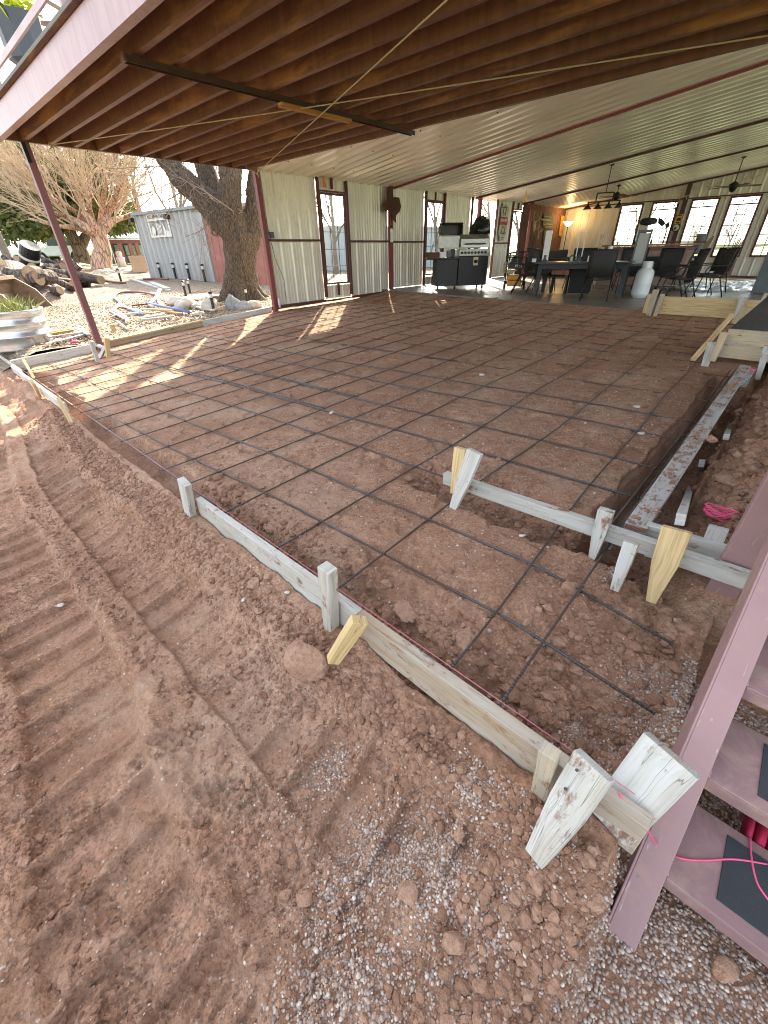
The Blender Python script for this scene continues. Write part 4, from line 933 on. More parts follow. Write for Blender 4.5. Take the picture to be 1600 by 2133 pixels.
for k in range(7):
    yf, zt_ = .712 + run * k, -.228 + rise * k; m = MB()
    m.box(X0 + .0685, 1.249, yf, yf + .235, zt_ - .006, zt_); m.box(X0 + .0685, 1.249, yf, yf + .006, zt_ - .045, zt_ - .006); m.box(X0 + .0685, 1.249, yf + .229, yf + .235, zt_ - .03, zt_ - .006)
    tr = m.build('tread', M_TREAD, stairs, bevel=.007)
    wb_ = MB(); wb_.tube([(X0 + .069 + .0015 * math.sin(t_ * 90), yf + .005 + .22 * t_, zt_ + .001) for t_ in np.linspace(0, 1, 26)], .0035, 6); wb_.build('weld_bead', M_MAUVE, tr, smooth=True)
    m = MB(); m.box(X0 + .165, 1.15, yf + .035, yf + .205, zt_ + .0005, zt_ + .003); m.build('grip_pad', M_PAD, tr, bevel=.002)
# steel post between the boards
tag(MB().box(.13, .235, 1.84, 1.945, -.35, 2.545).build('steel_post', M_MAUVE, bevel=.005), 'scratched mauve square steel post rising beside the stairs', 'post')
a = onz(1588, 690, .0); zr_ = .0
tag(MB().box(-.30, -.16, 7.95, 8.09, -.2, 2.545).build('steel_post', paint('rose_post', (.25, .10, .11), .5, 0, .12, 5), bevel=.005), 'reddish square steel post rising behind the stained wide board', 'post')
tag(MB().box(-.31, -.15, 7.93, 8.10, .0, .42).build('post_sleeve', M_RED), 'dark red sleeve round the foot of the reddish post', 'sleeve')
# pink string on the stairs, crimson spool, coil
zz1 = -.225
P1 = [onz(1290, 1648, -.01), onz(1300, 1670, -.02), onz(1345, 1700, -.04), onz(1352, 1735, -.10)] + [onz(q[0], q[1], zz1) for q in ((1380, 1768), (1420, 1788), (1470, 1792), (1530, 1790), (1598, 1800))]
P1 = [np.array(p) for p in P1]
def smooth_path(pts, n=8):
    pts = [np.array(p, float) for p in pts]; out = []
    for i in range(len(pts) - 1):
        p0, p1, p2, p3 = pts[max(i - 1, 0)], pts[i], pts[i + 1], pts[min(i + 2, len(pts) - 1)]
        for t in np.linspace(0, 1, n, endpoint=False): out.append(.5 * ((2 * p1) + (-p0 + p2) * t + (2 * p0 - 5 * p1 + 4 * p2 - p3) * t * t + (-p0 + 3 * p1 - 3 * p2 + p3) * t ** 3))
    out.append(pts[-1]); return out
tag(MB().tube(smooth_path(P1), .0024, 6).build('loose_string', M_PINK, smooth=True), 'loose pink string trailing from the front board over the lowest stair tread', 'string')
P2 = [onz(1563, 1745, zz1), onz(1566, 1790, zz1), onz(1578, 1840, zz1), onz(1605, 1880, zz1)]
tag(MB().tube(smooth_path(P2), .0024, 6).build('loose_string', M_PINK, smooth=True), 'loose pink string running down the tread from the crimson spool', 'string')
sp = onz(1585, 1735, -.27); m = MB()
sp = np.array([sp[0] + .06, .99, -.265])
for k in range(14): m.lathe(sp + np.array([-.09 + .0135 * k, 0, 0]), [(.045, -.007), (.052, -.003), (.052, .003), (.045, .007)], 16, (1, .0, .12 * (-1) ** k))
tag(m.build('twine_spool', M_CRIM, smooth=True), 'spool of crimson twine tucked under the second stair tread', 'spool')
cc = on((1502, 1075), lambda a, b: hz(np.array([a]), np.array([b]))[0], .02); m = MB()
for k in range(9):
    r_ = .03 + .012 * random.random(); pts = [cc + np.array([-.012 + .05 * math.cos(t) * (1 + .2 * random.random()) + .02 * random.gauss(0, 1) * .3, r_ * math.sin(t), .008 * k * .5 + .012 * math.sin(2 * t + k)]) for t in np.linspace(0, 6.28, 18)]
    m.tube(pts, .0028, 5)
tag(m.build('string_coil', M_PINK, smooth=True), 'tangled coil of bright pink string on the spoil heap by the post', 'string coil')
# ================================================================== THINGS IN THE PAVILION
M_STEEL = galv_mat('stainless_steel', (.24, .235, .215), .28, .9, (1, 8, 8))
M_CANV = flat('dark_canvas', (.01, .011, .012), .7)
M_MESH = paint('grey_sling_fabric', (.032, .032, .03), .8, 0, .1, 40)
M_BONE = paint('antler_bone', (.50, .40, .27), .6, 0, .3, 14)
def LOCB(root):                                           # local builder helper
    def f(mb, name, mat, par=None, **k): return mb.build(name, mat, par or root, world=False, **k)
    return f
# ---- grill
a = on((905, 604), fl); b = on((1010, 602), fl); c = (a + b) / 2; ang = math.atan2(b[1] - a[1], b[0] - a[0])
g = thing('gas_grill', 'big gas grill with steel hood and row of knobs on black cabinet', 'grill', (c[0] - .25 * math.sin(ang), c[1] + .25 * math.cos(ang), fl(*c[:2])), ang); p = LOCB(g)
w2 = np.linalg.norm(b - a) / 2
p(MB().box(-.10, w2, -.30, .28, .10, .82), 'cabinet', M_BLK, bevel=.008)
p(MB().box(-w2 + .05, -.104, -.24, .26, .10, .76), 'side_cabinet', M_BLKP, bevel=.006)
p(MB().box(-w2 - .22, -.104, -.27, .28, .762, .80), 'side_shelf', M_BLKP, bevel=.006)
cp = p(MB().box(-.12, w2 + .02, -.34, .28, .825, 1.0), 'control_panel', M_STEEL, bevel=.01)
for k in range(8): p(MB().lathe((-.04 + k * (w2 - .05) / 7.4, -.342, .91), [(.032, 0), (.030, .03), (.012, .032)], 12, (0, -1, 0)), 'knob', M_BLKP, cp, smooth=False)
hood = p(MB().prism([(-.08, -.30, 1.02), (-.08, -.28, 1.24), (-.08, -.12, 1.34), (-.08, .22, 1.34), (-.08, .28, 1.02)], (w2 + .06, 0, 0)), 'hood', M_STEEL, bevel=.012)
p(MB().tube([(.1, -.36, 1.12), (.1, -.30, 1.12)], .012, 8).tube([(w2 - .2, -.36, 1.12), (w2 - .2, -.30, 1.12)], .012, 8).tube([(.04, -.36, 1.12), (w2 - .14, -.36, 1.12)], .016, 8), 'hood_handle', M_STEEL, hood)
p(MB().box(w2 * .42, w2 * .42 + .14, -.308, -.304, .60, .80), 'warning_label', flat('buff_label', (.55, .48, .32)))
p(MB().box(w2 * .42 + .015, w2 * .42 + .125, -.311, -.308, .66, .73), 'label_print', M_BLKM)
sl_ = p(MB().prism([(-.70, -.22, 1.03), (-.70, -.20, 1.30), (-.70, -.17, 1.32), (-.70, .15, 1.03)], (.60, 0, 0)), 'side_burner_lid', flat('pale_lid', (.62, .63, .60), .3), bevel=.008)
lid = MB(); lid.box(-.58, .04, .16, .24, 1.33, 1.62); lid.box(-.58, .04, -.05, .16, 1.58, 1.62); lid.box(-.58, -.54, -.05, .16, 1.33, 1.58); lid.box(0, .04, -.05, .16, 1.33, 1.58)
p(lid, 'raised_lid', M_BLKP, bevel=.02)
for x, y in ((-w2 + .1, -.2), (-.16, -.22), (w2 - .1, -.25), (w2 - .1, .2)):
    cs = p(MB().box(x - .02, x + .02, y - .02, y + .02, .07, .10), 'caster', M_BLK)
    p(MB().lathe((x - .018, y, .042), [(.042, 0), (.042, .036)], 14, (1, 0, 0)), 'caster_wheel', M_BLKM, cs)
def gl(x, y, z):
    c_, s_ = math.cos(ang), math.sin(ang); L_ = g.location; return np.array([L_[0] + x * c_ - y * s_, L_[1] + x * s_ + y * c_, L_[2] + z])
m = MB(); rg = np.random.default_rng(3)
v, f = ICO[3]; q = v * np.array([.30, .2, .34]); q[:, 2] = np.where(q[:, 2] < 0, q[:, 2] * .6, q[:, 2])
fold = np.array([float(fbm(t[0] * 14, t[2] * 5 + t[1] * 9, 9, 3)) for t in q]); q = q * (1 + .35 * fold)[:, None]; m.add(q + gl(.62, .25, 1.42), f)
tag(m.build('plastic_bag', flat('black_bin_liner', (.012, .016, .016), .22), smooth=True), 'crumpled black bin bag bunched on top of the grill hood', 'bag')
for (x, y, sx, sy, sz, mt, lb, nm) in [(-.82, -.12, .16, .12, .14, M_WBR, 'small wooden crate of utensils on the grill side shelf', 'crate'), (-.56, -.16, .08, .08, .14, M_WHITE, 'white carton on the grill side shelf between crate and tin', 'carton'), (-.36, -.14, .06, .06, .17, M_DGREY, 'dark tin standing next to the white carton on the grill shelf', 'tin'), (-.24, -.1, .05, .06, .20, M_BLKP, 'black canister at the inner end of the grill shelf', 'canister')]:
    o = MB().box(-sx, sx, -sy, sy, 0, sz).build(nm, mt, bevel=.006, origin=(0, 0, 0)); o.location = gl(x, y, .80); o.rotation_euler = (0, 0, ang); tag(o, lb, nm)
m = MB()
for k in range(3): m.tube([gl(-.85 + .12 * t, -.05, .94 + .22 * math.sin(t * 1.57) + .04 * k) for t in np.linspace(0, 2, 9)], .006, 5)
tag(m.build('wire_basket', M_STEEL, smooth=True), 'bent wire handle sticking up from the crate of utensils', 'wire handle')
# ---- Texas silhouette, extinguisher, ornament, white tube
def wallpoly(pts, X, off): return [onx(q[0], q[1], X) for q in pts]
T = [(1322, 235), (1420, 235), (1425, 395), (1450, 402), (1530, 412), (1545, 500), (1562, 555), (1540, 640), (1482, 705), (1470, 770), (1482, 832), (1440, 800), (1415, 730), (1390, 690), (1370, 640), (1322, 628), (1295, 640), (1275, 590), (1243, 505), (1322, 498)]
P_ = wallpoly([(640 + x / 8, 360 + y / 8) for x, y in T], XL + .16, 0)
tag(MB().prism(P_, (.012, 0, 0)).build('state_silhouette', rusty('rust_plate', (.06, .022, .010), (.10, .04, .015), .6, .8)), 'rusty steel plate cut as the outline of Texas on the red wall post', 'wall sign')
a = onx(816, 490, XL + .12)
ex = thing('fire_extinguisher', 'slim white canister with black valve hung on the red wall post below the Texas plate', 'extinguisher', (a[0], a[1], a[2] - .17))
MB().lathe((a[0], a[1], a[2] - .17), [(.0, 0), (.042, .005), (.045, .02), (.045, .28), (.03, .32), (.018, .34)], 14).build('cylinder', M_WHITE, ex, smooth=True)
MB().box(a[0] - .02, a[0] + .03, a[1] - .03, a[1] + .03, a[2] + .17, a[2] + .22).build('valve', M_BLKP, ex, bevel=.005)
a = onx(675, 390, XL + .03); m = MB().prism([a + np.array([0, -.02, 0]), a + np.array([0, .06, 0]), a + np.array([0, .02, .10]), a + np.array([0, -.03, .24])], (.03, 0, 0)); tag(m.build('ornament', flat('hunter_orange', (.75, .22, .02))), 'small orange pennant-shaped ornament on the ledge above the first window', 'ornament')
a = onx(583, 640, XL + .12); tag(MB().tube([(a[0], a[1], .0), (a[0], a[1], .20)], .022, 10).build('pipe_stub', M_WHITE, smooth=True), 'white plastic pipe stub standing in the dirt by the wall corner', 'pipe')
a = onx(556, 455, XL + .07); b = onx(565, 500, XL + .05); tag(MB().tube([(XL + .03, a[1], 1.75), (XL + .03, a[1] + .03, 1.45), (XL + .03, b[1] + .05, 1.0), (XL + .03, b[1] + .22, .55), (XL + .03, b[1] + .2, .12)], .007, 6).box(XL - .0, XL + .05, b[1] - .0, b[1] + .1, 1.38, 1.5).build('wall_cable', M_DGREY, smooth=False), 'grey cable and junction box running down the first wall panel', 'cable')
# ---- FIRE PIT sign
sg = thing('fire_pit_sign', 'tall shield-shaped sign reading FIRE PIT with a red band, on the wall panel', 'sign', (XL + .06, 16.8, .9))
def sq(q): return onx(1030 + q[0] / 21.33, 410 + q[1] / 21.33, XL + .03)
M_SGN = flat('sign_cream', (.45, .44, .36), .5)
MB().prism([sq(q) for q in [(375, 280), (560, 280), (560, 420), (620, 470), (635, 560), (590, 680), (575, 900), (560, 1260), (515, 1640), (440, 1740), (400, 1940), (215, 1940), (215, 1740), (165, 1660), (225, 1260), (300, 860), (290, 680), (290, 480), (375, 420)]], (.012, 0, 0)).build('sign_board', M_SGN, sg)
MB().prism([sq(q) + np.array([.013, 0, 0]) for q in [(230, 880), (580, 920), (560, 1265), (205, 1225)]], (.006, 0, 0)).build('red_band', flat('sign_red', (.36, .045, .04)), sg)
cc_ = sq((395, 1055)); text('FIRE PIT', 'lettering', flat('sign_white', (.75, .70, .64)), sg, (XL + .052, cc_[1], cc_[2]), (0, 1, 0), (0, 0, 1), .135)
for q0, rr_ in (((450, 600), .10), ((365, 1490), .095)):
    c0 = sq(q0); m = MB(); m.tube([(XL + .046, c0[1] + rr_ * math.cos(t), c0[2] + rr_ * 1.1 * math.sin(t)) for t in np.linspace(0, 6.283, 24)], .012, 6); m.tube([(XL + .046, c0[1] - .05, c0[2] - .22), (XL + .046, c0[1] + .05, c0[2] - .22)], .012, 5); m.build('emblem', flat('sign_brown', (.10, .085, .06)), sg)
m = MB()
for q0, q1 in (((405, 690), (405, 830)), ((470, 690), (470, 830)), ((230, 1640), (300, 1560)), ((430, 1560), (470, 1650)), ((300, 1640), (420, 1640)), ((340, 480), (560, 480)), ((290, 1330), (460, 1340))): m.beam(sq(q0) + np.array([.016, 0, 0]), sq(q1) + np.array([.016, 0, 0]), .008, .022, (0, 1, .3))
m.build('line_work', flat('sign_brown', (.10, .085, .06)), sg)
# ---- wall decorations on the boards
def antler(m, base, s, mir=1, r=.016, ax=(0, 1, 0)):
    ax = np.array(ax, float)
    pts = [base + s * (ax * mir * u + np.array([.25 * u, 0, 0]) + np.array([0, 0, v])) for u, v in ((0, 0), (.12, .10), (.30, .16), (.44, .30), (.46, .48), (.38, .62))]
    m.tube(smooth_path(pts, 4), list(np.linspace(r, r * .4, 21)), 6)
    for i, h in ((2, .22), (3, .26), (4, .18)):
        q = pts[i]; m.tube([q, q + s * (np.array([.06, 0, h * .6]) - ax * mir * .03), q + s * (np.array([.05, 0, h]) - ax * mir * .08)], [r * .7, r * .5, r * .2], 5)
def skull(q, lb, s, dist_x=XL + .14):
    c = onx(q[0], q[1], dist_x); t = thing('antler_mount', lb, 'antler mount', c)
    MB().rock(c + np.array([0, 0, 0]), .11 * s / .5, 5, .2, 3, (.7, .62, 1.5)).build('skull', M_BONE, t, smooth=True)
    m = MB(); antler(m, c + np.array([0, .03, .12]), s, 1); antler(m, c + np.array([0, -.03, .12]), s, -1); m.build('antlers', M_BONE, t, smooth=True)
skull((1113, 472), 'larger deer skull with wide antlers on the brown board wall', .62)
skull((1121, 492), 'smaller deer skull with thin antlers below the larger one', .42)
tag(MB().tube([onx(1114, 497, XL + .1), onx(1110, 507, XL + .12), onx(1109, 513, XL + .1)], .02, 7).build('hanging_ornament', paint('dark_leather', (.12, .03, .02), .6), smooth=True), 'small dark red tassel hanging below the smaller deer skull', 'ornament')
sb = thing('carved_sign', 'weathered olive sign of stacked carved boards on the brown wall', 'sign', onx(1140, 470, XL + .05))
def q3(x, y, X=XL + .045): return onx(1100 + x / 16, 430 + y / 16, X)
MB().prism([q3(*q) for q in [(520, 250), (900, 290), (880, 560), (820, 600), (820, 740), (520, 690), (480, 560)]], (.02, 0, 0)).build('backing', paint('olive_board', (.10, .095, .05), .8, 0, .4, 8), sb)
m = MB()
for (x0, y0, x1, y1, w) in [(540, 330, 800, 360, .03), (430, 430, 770, 460, .05), (560, 400, 560, 330, .02), (620, 410, 630, 345, .02), (680, 415, 690, 350, .02), (740, 420, 800, 350, .02), (500, 590, 830, 610, .03), (600, 570, 740, 580, .025), (530, 650, 830, 680, .02), (560, 710, 820, 720, .03), (760, 540, 770, 600, .02), (640, 640, 660, 600, .02)]:
    m.beam(q3(x0, y0, XL + .075), q3(x1, y1, XL + .075), .012, w, (0, .2, 1))
m.build('raised_words', paint('pale_olive', (.30, .28, .16), .8), sb)
pf_ = thing('framed_picture', 'tall narrow framed grey-blue print on the brown board wall', 'picture', onx(1140, 495, XL + .05))
MB().prism([q3(*q) for q in [(530, 800), (830, 800), (740, 1290), (470, 1270)]], (.02, 0, 0)).build('frame', M_TRIM, pf_)
MB().prism([q3(*q, XL + .066) for q in [(575, 830), (775, 840), (705, 1250), (515, 1245)]], (.004, 0, 0)).build('print', paint('grey_blue_print', (.13, .15, .16), .5, 0, .5, 18), pf_)
tag(MB().prism([q3(*q, XL + .05) for q in [(1110, 300), (1260, 330), (1120, 1010), (1010, 980)]], (.02, 0, 0)).build('wall_hanging', paint('amber_panel', (.48, .25, .02), .4, 0, .45, 7, (.22, .10, .02), .6)), 'tall amber yellow hanging at the inner corner of the board wall', 'wall hanging')
# ---- floor lamp, lit
a = onx(1183, 470, -8.75); lx, ly = -8.75, a[1]
lm = thing('floor_lamp', 'lit torchiere floor lamp in the far left corner', 'lamp', (lx, ly, fl(lx, ly)))
MB().lathe((lx, ly, fl(lx, ly)), [(.0, 0), (.15, .0), (.15, .02), (.02, .05), (.016, 1.95)], 16).build('stand', M_BLK, lm, smooth=False)
zc = onx(1183, 470, -8.75)[2]
MB().lathe((lx, ly, zc), [(.03, -.02), (.10, .02), (.17, .10), (.24, .15), (.23, .15), (.16, .11), (.0, .05)], 20).build('glass_bowl', emis('lamp_glow', (1, .66, .28), 3.0), lm, smooth=True)
pl_ = bpy.data.lights.new('lamp_light', 'POINT'); pl_.energy = 4; pl_.color = (1, .62, .28); pl_.shadow_soft_size = .1; lo = bpy.data.objects.new('lamp_light', pl_); COL.objects.link(lo); lo.location = (0, 0, zc - fl(lx, ly) + .24); lo.parent = lm
# ---- hand cart heater
a = on((1052, 602), fl); b = on((1088, 603), fl); c = (a + b) / 2; ang2 = math.atan2(b[1] - a[1], b[0] - a[0]); hw = np.linalg.norm(b - a) / 2
ct = thing('wheeled_cart', 'black tube-framed wheeled cart with two stacked yellow bins by the third window', 'cart', c, ang2); p = LOCB(ct)
m = MB()
for y in (-.22, .22):
    m.tube(smooth_path([(-hw, y, .12), (-hw, y, .80), (-hw + .06, y, .90), (hw - .06, y, .92), (hw, y, .86), (hw, y, .12)], 4), .016, 8)
for z in (.20, .62, .80): m.tube([(-hw, -.22, z), (-hw, .22, z)], .012, 6).tube([(hw, -.22, z), (hw, .22, z)], .012, 6).tube([(-hw, -.22, z), (hw, -.22, z)], .012, 6)
p(m, 'frame', M_BLK, smooth=True)
p(MB().box(-hw + .03, hw - .03, -.235, .2, .52, .66), 'black_box', M_BLKP, bevel=.008)
p(MB().lathe((-.03, 0, .66), [(.19, 0), (.185, .02), (.11, .17), (.0, .19)], 16), 'hood_cone', M_DGREY, smooth=True)
for z0, z1 in ((.09, .235), (.245, .37)):
    bn = p(MB().box(-hw + .05, hw - .07, -.25, .2, z0, z1), 'yellow_bin', paint('yellow_plastic', (.62, .30, .015), .45, 0, .12, 8), bevel=.015)
    p(MB().box(-hw + .12, hw - .14, -.258, -.25, z0 + .03, z1 - .04), 'bin_panel', MATS['yellow_plastic'], bn, bevel=.004)
p(MB().prism([(-hw + .03, -.2, .50), (0.06, -.2, .50), (-.06, -.2, .43), (-hw + .1, -.2, .40), (-hw + .03, -.2, .42)], (0, .2, 0)), 'tan_bag', flat('tan_canvas', (.48, .40, .22)))
for x in (-hw - .03, hw + .03): p(MB().lathe((x - .025, .02, .11), [(.105, 0), (.11, .01), (.11, .04), (.105, .05)], 18, (1, 0, 0)), 'wheel', M_BLKM, smooth=False)
tx = text('VELS', 'lettering', M_WHITE, ct, (.07, -.239, .59), (1, 0, 0), (0, 0, 1), .10)
m = MB()
for k in range(4): m.tube([np.array([-hw - .06 + .02 * math.cos(t) - .015 * k, .0, .55 + .14 * math.sin(t)]) for t in np.linspace(0, 6.28, 16)], .008, 5)
o = m.build('coiled_cord', flat('cream_cord', (.55, .50, .36)), smooth=True, origin=(0, 0, 0)); o.location = c; o.rotation_euler = (0, 0, ang2); tag(o, 'coil of cream cord hanging on the left side of the cart', 'cord')
# ---- table
tc = np.array([-4.30, 12.10]); ta = R(12); tz = fl(*tc)
tb = thing('dining_table', 'long dark blue-grey patio table with thick legs', 'table', (tc[0], tc[1], tz), ta); p = LOCB(tb)
M_TBL = paint('slate_table_top', (.025, .028, .032), .3, 0, .3, 5, (.07, .07, .07), .68)
p(MB().box(-1.08, 1.08, -.55, .55, .71, .745), 'table_top', M_TBL, bevel=.006)
p(MB().box(-1.0, 1.0, -.47, .47, .60, .709), 'apron', flat('blue_black_apron', (.010, .015, .02), .5))
for x, y in ((-.95, -.4), (-.95, .4), (.95, -.4), (.95, .4)): p(MB().wedge((x, y, .70), (x * 1.04, y * 1.08, .0), .11, .11, (0, 1, 0), .6), 'leg', MATS['blue_black_apron'])
p(MB().box(-.25, .25, -.2, .2, .06, .6), 'pedestal', M_BLKM, bevel=.02)
# ---- sling chairs
def make_chair(lb):
    t = thing('patio_chair', lb, 'chair', (0, 0, 0), 0, 'sling chairs round the dark table'); p = LOCB(t)   # faces +Y
    m = MB()
    for x in (-.27, .27):
        m.tube(smooth_path([(x, -.30, 1.0), (x, -.25, .75), (x, -.18, .43), (x, .24, .44)], 5), .013, 8); m.tube([(x, -.14, .44), (x * 1.05, -.34, .0)], .013, 8); m.tube([(x, .22, .44), (x * 1.05, .30, .0)], .013, 8)
        m.tube(smooth_path([(x, -.235, .66), (x * 1.06, -.05, .66), (x * 1.06, .16, .63), (x * 1.02, .22, .44)], 4), .012, 8)
    m.tube([(-.27, -.305, 1.0), (.27, -.305, 1.0)], .012, 8).tube([(-.27, .24, .44), (.27, .24, .44)], .012, 8)
    p(m, 'frame', M_BLK, smooth=True)
    P = np.array([[(x, -.30 - .02 * (1 - (x / .27) ** 2), .99) if k == 0 else (x, -.25 - .03 * (1 - (x / .27) ** 2), .75) if k == 1 else (x, -.19, .48) for x in np.linspace(-.26, .26, 7)] for k in range(3)])
    o = p(MB().sheet(P), 'backrest', M_MESH, smooth=True); o.modifiers.new('thick', 'SOLIDIFY').thickness = .006
    P = np.array([[(x, y, .44 - .03 * (1 - (x / .27) ** 2)) for x in np.linspace(-.26, .26, 7)] for y in (-.17, .03, .235)])
    o = p(MB().sheet(P), 'seat', M_MESH, smooth=True); o.modifiers.new('thick', 'SOLIDIFY').thickness = .006
    return t
ch0 = make_chair('grey sling chair seen square from behind at the front of the dark table')
def face(x, y, d): return (x, y, fl(x, y)), R(d)
SP = [((-3.62, 11.28), ta / R(1) + 4, None), ((-5.62, 11.75), -62, 'sling chair seen side-on, between the yellow-binned cart and the table'), ((-5.45, 12.45), -80, 'sling chair turned to the end of the table, just behind the side-on one'), ((-4.75, 13.15), 195, 'sling chair behind the left half of the table, under the candles'),
      ((-2.55, 13.3), 100, 'black folding-style chair at the right end of the table, behind the gas cylinder'), ((-2.25, 12.75), 118, 'reclined black chair leaning back to the right of the gas cylinder'), ((-3.6, 13.6), 205, 'black chair behind the middle of the table before the stone bar'), ((-1.9, 13.9), 120, 'black chair farthest right, just above the long clean board'), ((-5.0, 13.9), 160, 'farthest black chair, between table and board wall'), ((-3.0, 14.6), 185, 'black chair standing close against the stone bar, right of its fire opening'), ((-6.1, 13.5), -100, 'black chair set back behind the cart toward the board wall'), ((-2.0, 15.2), 150, 'dark chair between the stone bar and the tall black bag'), ((-4.0, 15.0), 175, 'black chair pushed against the left half of the stone bar')]
for i, (xy, d, lb) in enumerate(SP):
    l_, r_ = face(*xy, d)
    if i == 0: ch0.location = l_; ch0.rotation_euler = (0, 0, r_)
    else: dup(ch0, l_, r_, lb)
st = thing('storage_box', 'red-brown patterned box under the near left part of the table', 'box', (-4.75, 12.0, fl(-4.75, 12)))
MB().box(-5.0, -4.55, 11.85, 12.05, .5, .66).build('box_body', paint('brick_pattern', (.30, .10, .06), .7, 0, .5, 16, (.5, .35, .3), .6), st, bevel=.01)
MB().box(-4.98, -4.94, 11.9, 12.0, .07, .5).box(-4.61, -4.57, 11.9, 12.0, .07, .5).build('support', M_BLK, st)
# things on the table
def tl(x, y, z=.745):
    c_, s_ = math.cos(ta), math.sin(ta); return np.array([tc[0] + x * c_ - y * s_, tc[1] + x * s_ + y * c_, tz + z])
def put(q, X0_, Y0_): return tl(X0_, Y0_)
b_ = tl(-.95, -.1); t = thing('tall_lantern', 'tall white rectangular stand on the left end of the table', 'lantern', b_)
MB().obox(b_ + np.array([0, 0, .33]), (0, 0, .33), (.07, .02, 0), (-.01, .035, 0)).build('panel', M_WHITE, t, bevel=.004); MB().lathe(b_, [(.0, 0), (.09, 0), (.09, .02), (.05, .06), (.05, .14), (.02, .16)], 12).build('foot', M_DGREY, t)
b_ = tl(-.2, .2); t = thing('wire_frame_stand', 'open white rectangular frame standing on the middle of the table', 'stand', b_)
m = MB()
for s_ in (-.07, .07): m.beam(b_ + np.array([s_, 0, .1]), b_ + np.array([s_, 0, .62]), .02, .02)
m.beam(b_ + np.array([-.08, 0, .63]), b_ + np.array([.08, 0, .63]), .02, .02); m.build('frame', M_WHITE, t); MB().lathe(b_, [(0, 0), (.08, 0), (.08, .03), (.03, .12), (.0, .13)], 12).build('foot', M_DGREY, t)
tag(MB().lathe(tl(.1, -.3), [(0, 0), (.018, 0), (.018, .12), (0, .125)], 10).build('candle', M_WHITE, smooth=False), 'short white candle near the front edge of the table', 'candle')
tag(MB().lathe(tl(.47, .35), [(0, 0), (.055, 0), (.055, .30), (0, .30)], 14).build('paper_roll', M_WHITE, smooth=False), 'white paper towel roll behind the square-on chair', 'paper roll')
b_ = tl(.28, .3); t = thing('antler_centrepiece', 'antler centrepiece with a dark bowl on the table', 'centrepiece', b_)
m = MB(); antler(m, b_ + np.array([-.05, 0, .08]), .75, -1, .018); antler(m, b_ + np.array([.06, .05, .08]), .7, 1, .016); m.build('antlers', M_BONE, t, smooth=True); MB().lathe(b_, [(0, 0), (.1, 0), (.15, .10), (.13, .10), (0, .04)], 14).build('bowl', flat('brown_bowl', (.10, .05, .03)), t)
tag(MB().obox(tl(-1.15, -.4) + np.array([0, 0, .04]), (0, 0, .04), (.05, 0, 0), (0, .02, 0)).build('white_mug', M_WHITE, bevel=.005), 'small white square cup at the left corner of the table', 'cup')
tag(MB().lathe(tl(-.35, .1), [(0, 0), (.05, 0), (.05, .1), (.03, .14), (0, .14)], 12).build('shaker_set', M_STEEL), 'metal shaker beside the open white frame', 'shaker')
# ---- gas cylinder and heater
gp = on((1330, 620), fl); M_TANK = paint('tank_white', (.66, .69, .70), .35, 0, .08, 5, (.35, .33, .30), .75)
gc = thing('gas_cylinder', 'large white propane cylinder standing before the dark table', 'gas cylinder', gp)
MB().lathe(gp, [(.0, .0), (.15, 0), (.15, .035), (.165, .04), (.185, .09), (.19, .14), (.19, .30), (.193, .31), (.19, .32), (.19, .50), (.17, .57), (.11, .62), (.06, .64), (0, .64)], 28).build('body', M_TANK, gc, smooth=True)
MB().lathe(gp, [(.10, .625), (.105, .625), (.105, .76), (.10, .76)], 20).build('collar', M_TANK, gc); MB().lathe(gp, [(.03, .63), (.03, .72), (.05, .73), (.05, .76), (0, .77)], 10).build('valve', M_STEEL, gc)
hb_ = gp + np.array([.03, .32, 0]); ht = thing('patio_heater', 'grey framed panel heater with a black round top behind the white cylinder', 'heater', hb_)
qa, qb, qc, qd = (dist(q[0], q[1], 13.35) for q in ((1329, 491), (1357, 489), (1342, 533), (1326, 535)))
X_ = (qb - qa); Z_ = np.array([0, 0, 1.0]); m = MB(); cpn = (qa + qb) / 2 - np.array([0, 0, .27]); hx = X_ / 2; nY = np.cross(X_, Z_); nY /= np.linalg.norm(nY)
MB().obox(cpn, (0, 0, .31), hx * .80, nY * .02).build('panel', paint('pale_grey_panel', (.36, .38, .36), .4, 0, .1, 4), ht)
m = MB(); 
for s_ in (-1, 1): m.obox(cpn + hx * .92 * s_, (0, 0, .33), hx * .13, nY * .035)
m.obox(cpn + np.array([0, 0, .35]), hx * 1.1, (0, 0, .03), nY * .04); m.obox(cpn - np.array([0, 0, .34]), hx * 1.05, (0, 0, .02), nY * .035); m.build('panel_frame', M_DGREY, ht, bevel=.004)
m = MB(); m.tube([hb_, hb_ + np.array([0, 0, .72])], .03, 10); m.lathe(hb_, [(0, 0), (.22, 0), (.22, .02), (.05, .06)], 18); m.tube([cpn + np.array([0, 0, .36]), cpn + np.array([0, 0, .46])], .03, 10); m.build('pole', M_STEEL, ht, smooth=False)
MB().lathe(cpn + np.array([0, 0, .46]), [(.03, 0), (.17, .03), (.18, .10), (.15, .14), (0, .16)], 20).build('heater_top', M_BLKM, ht, smooth=False)
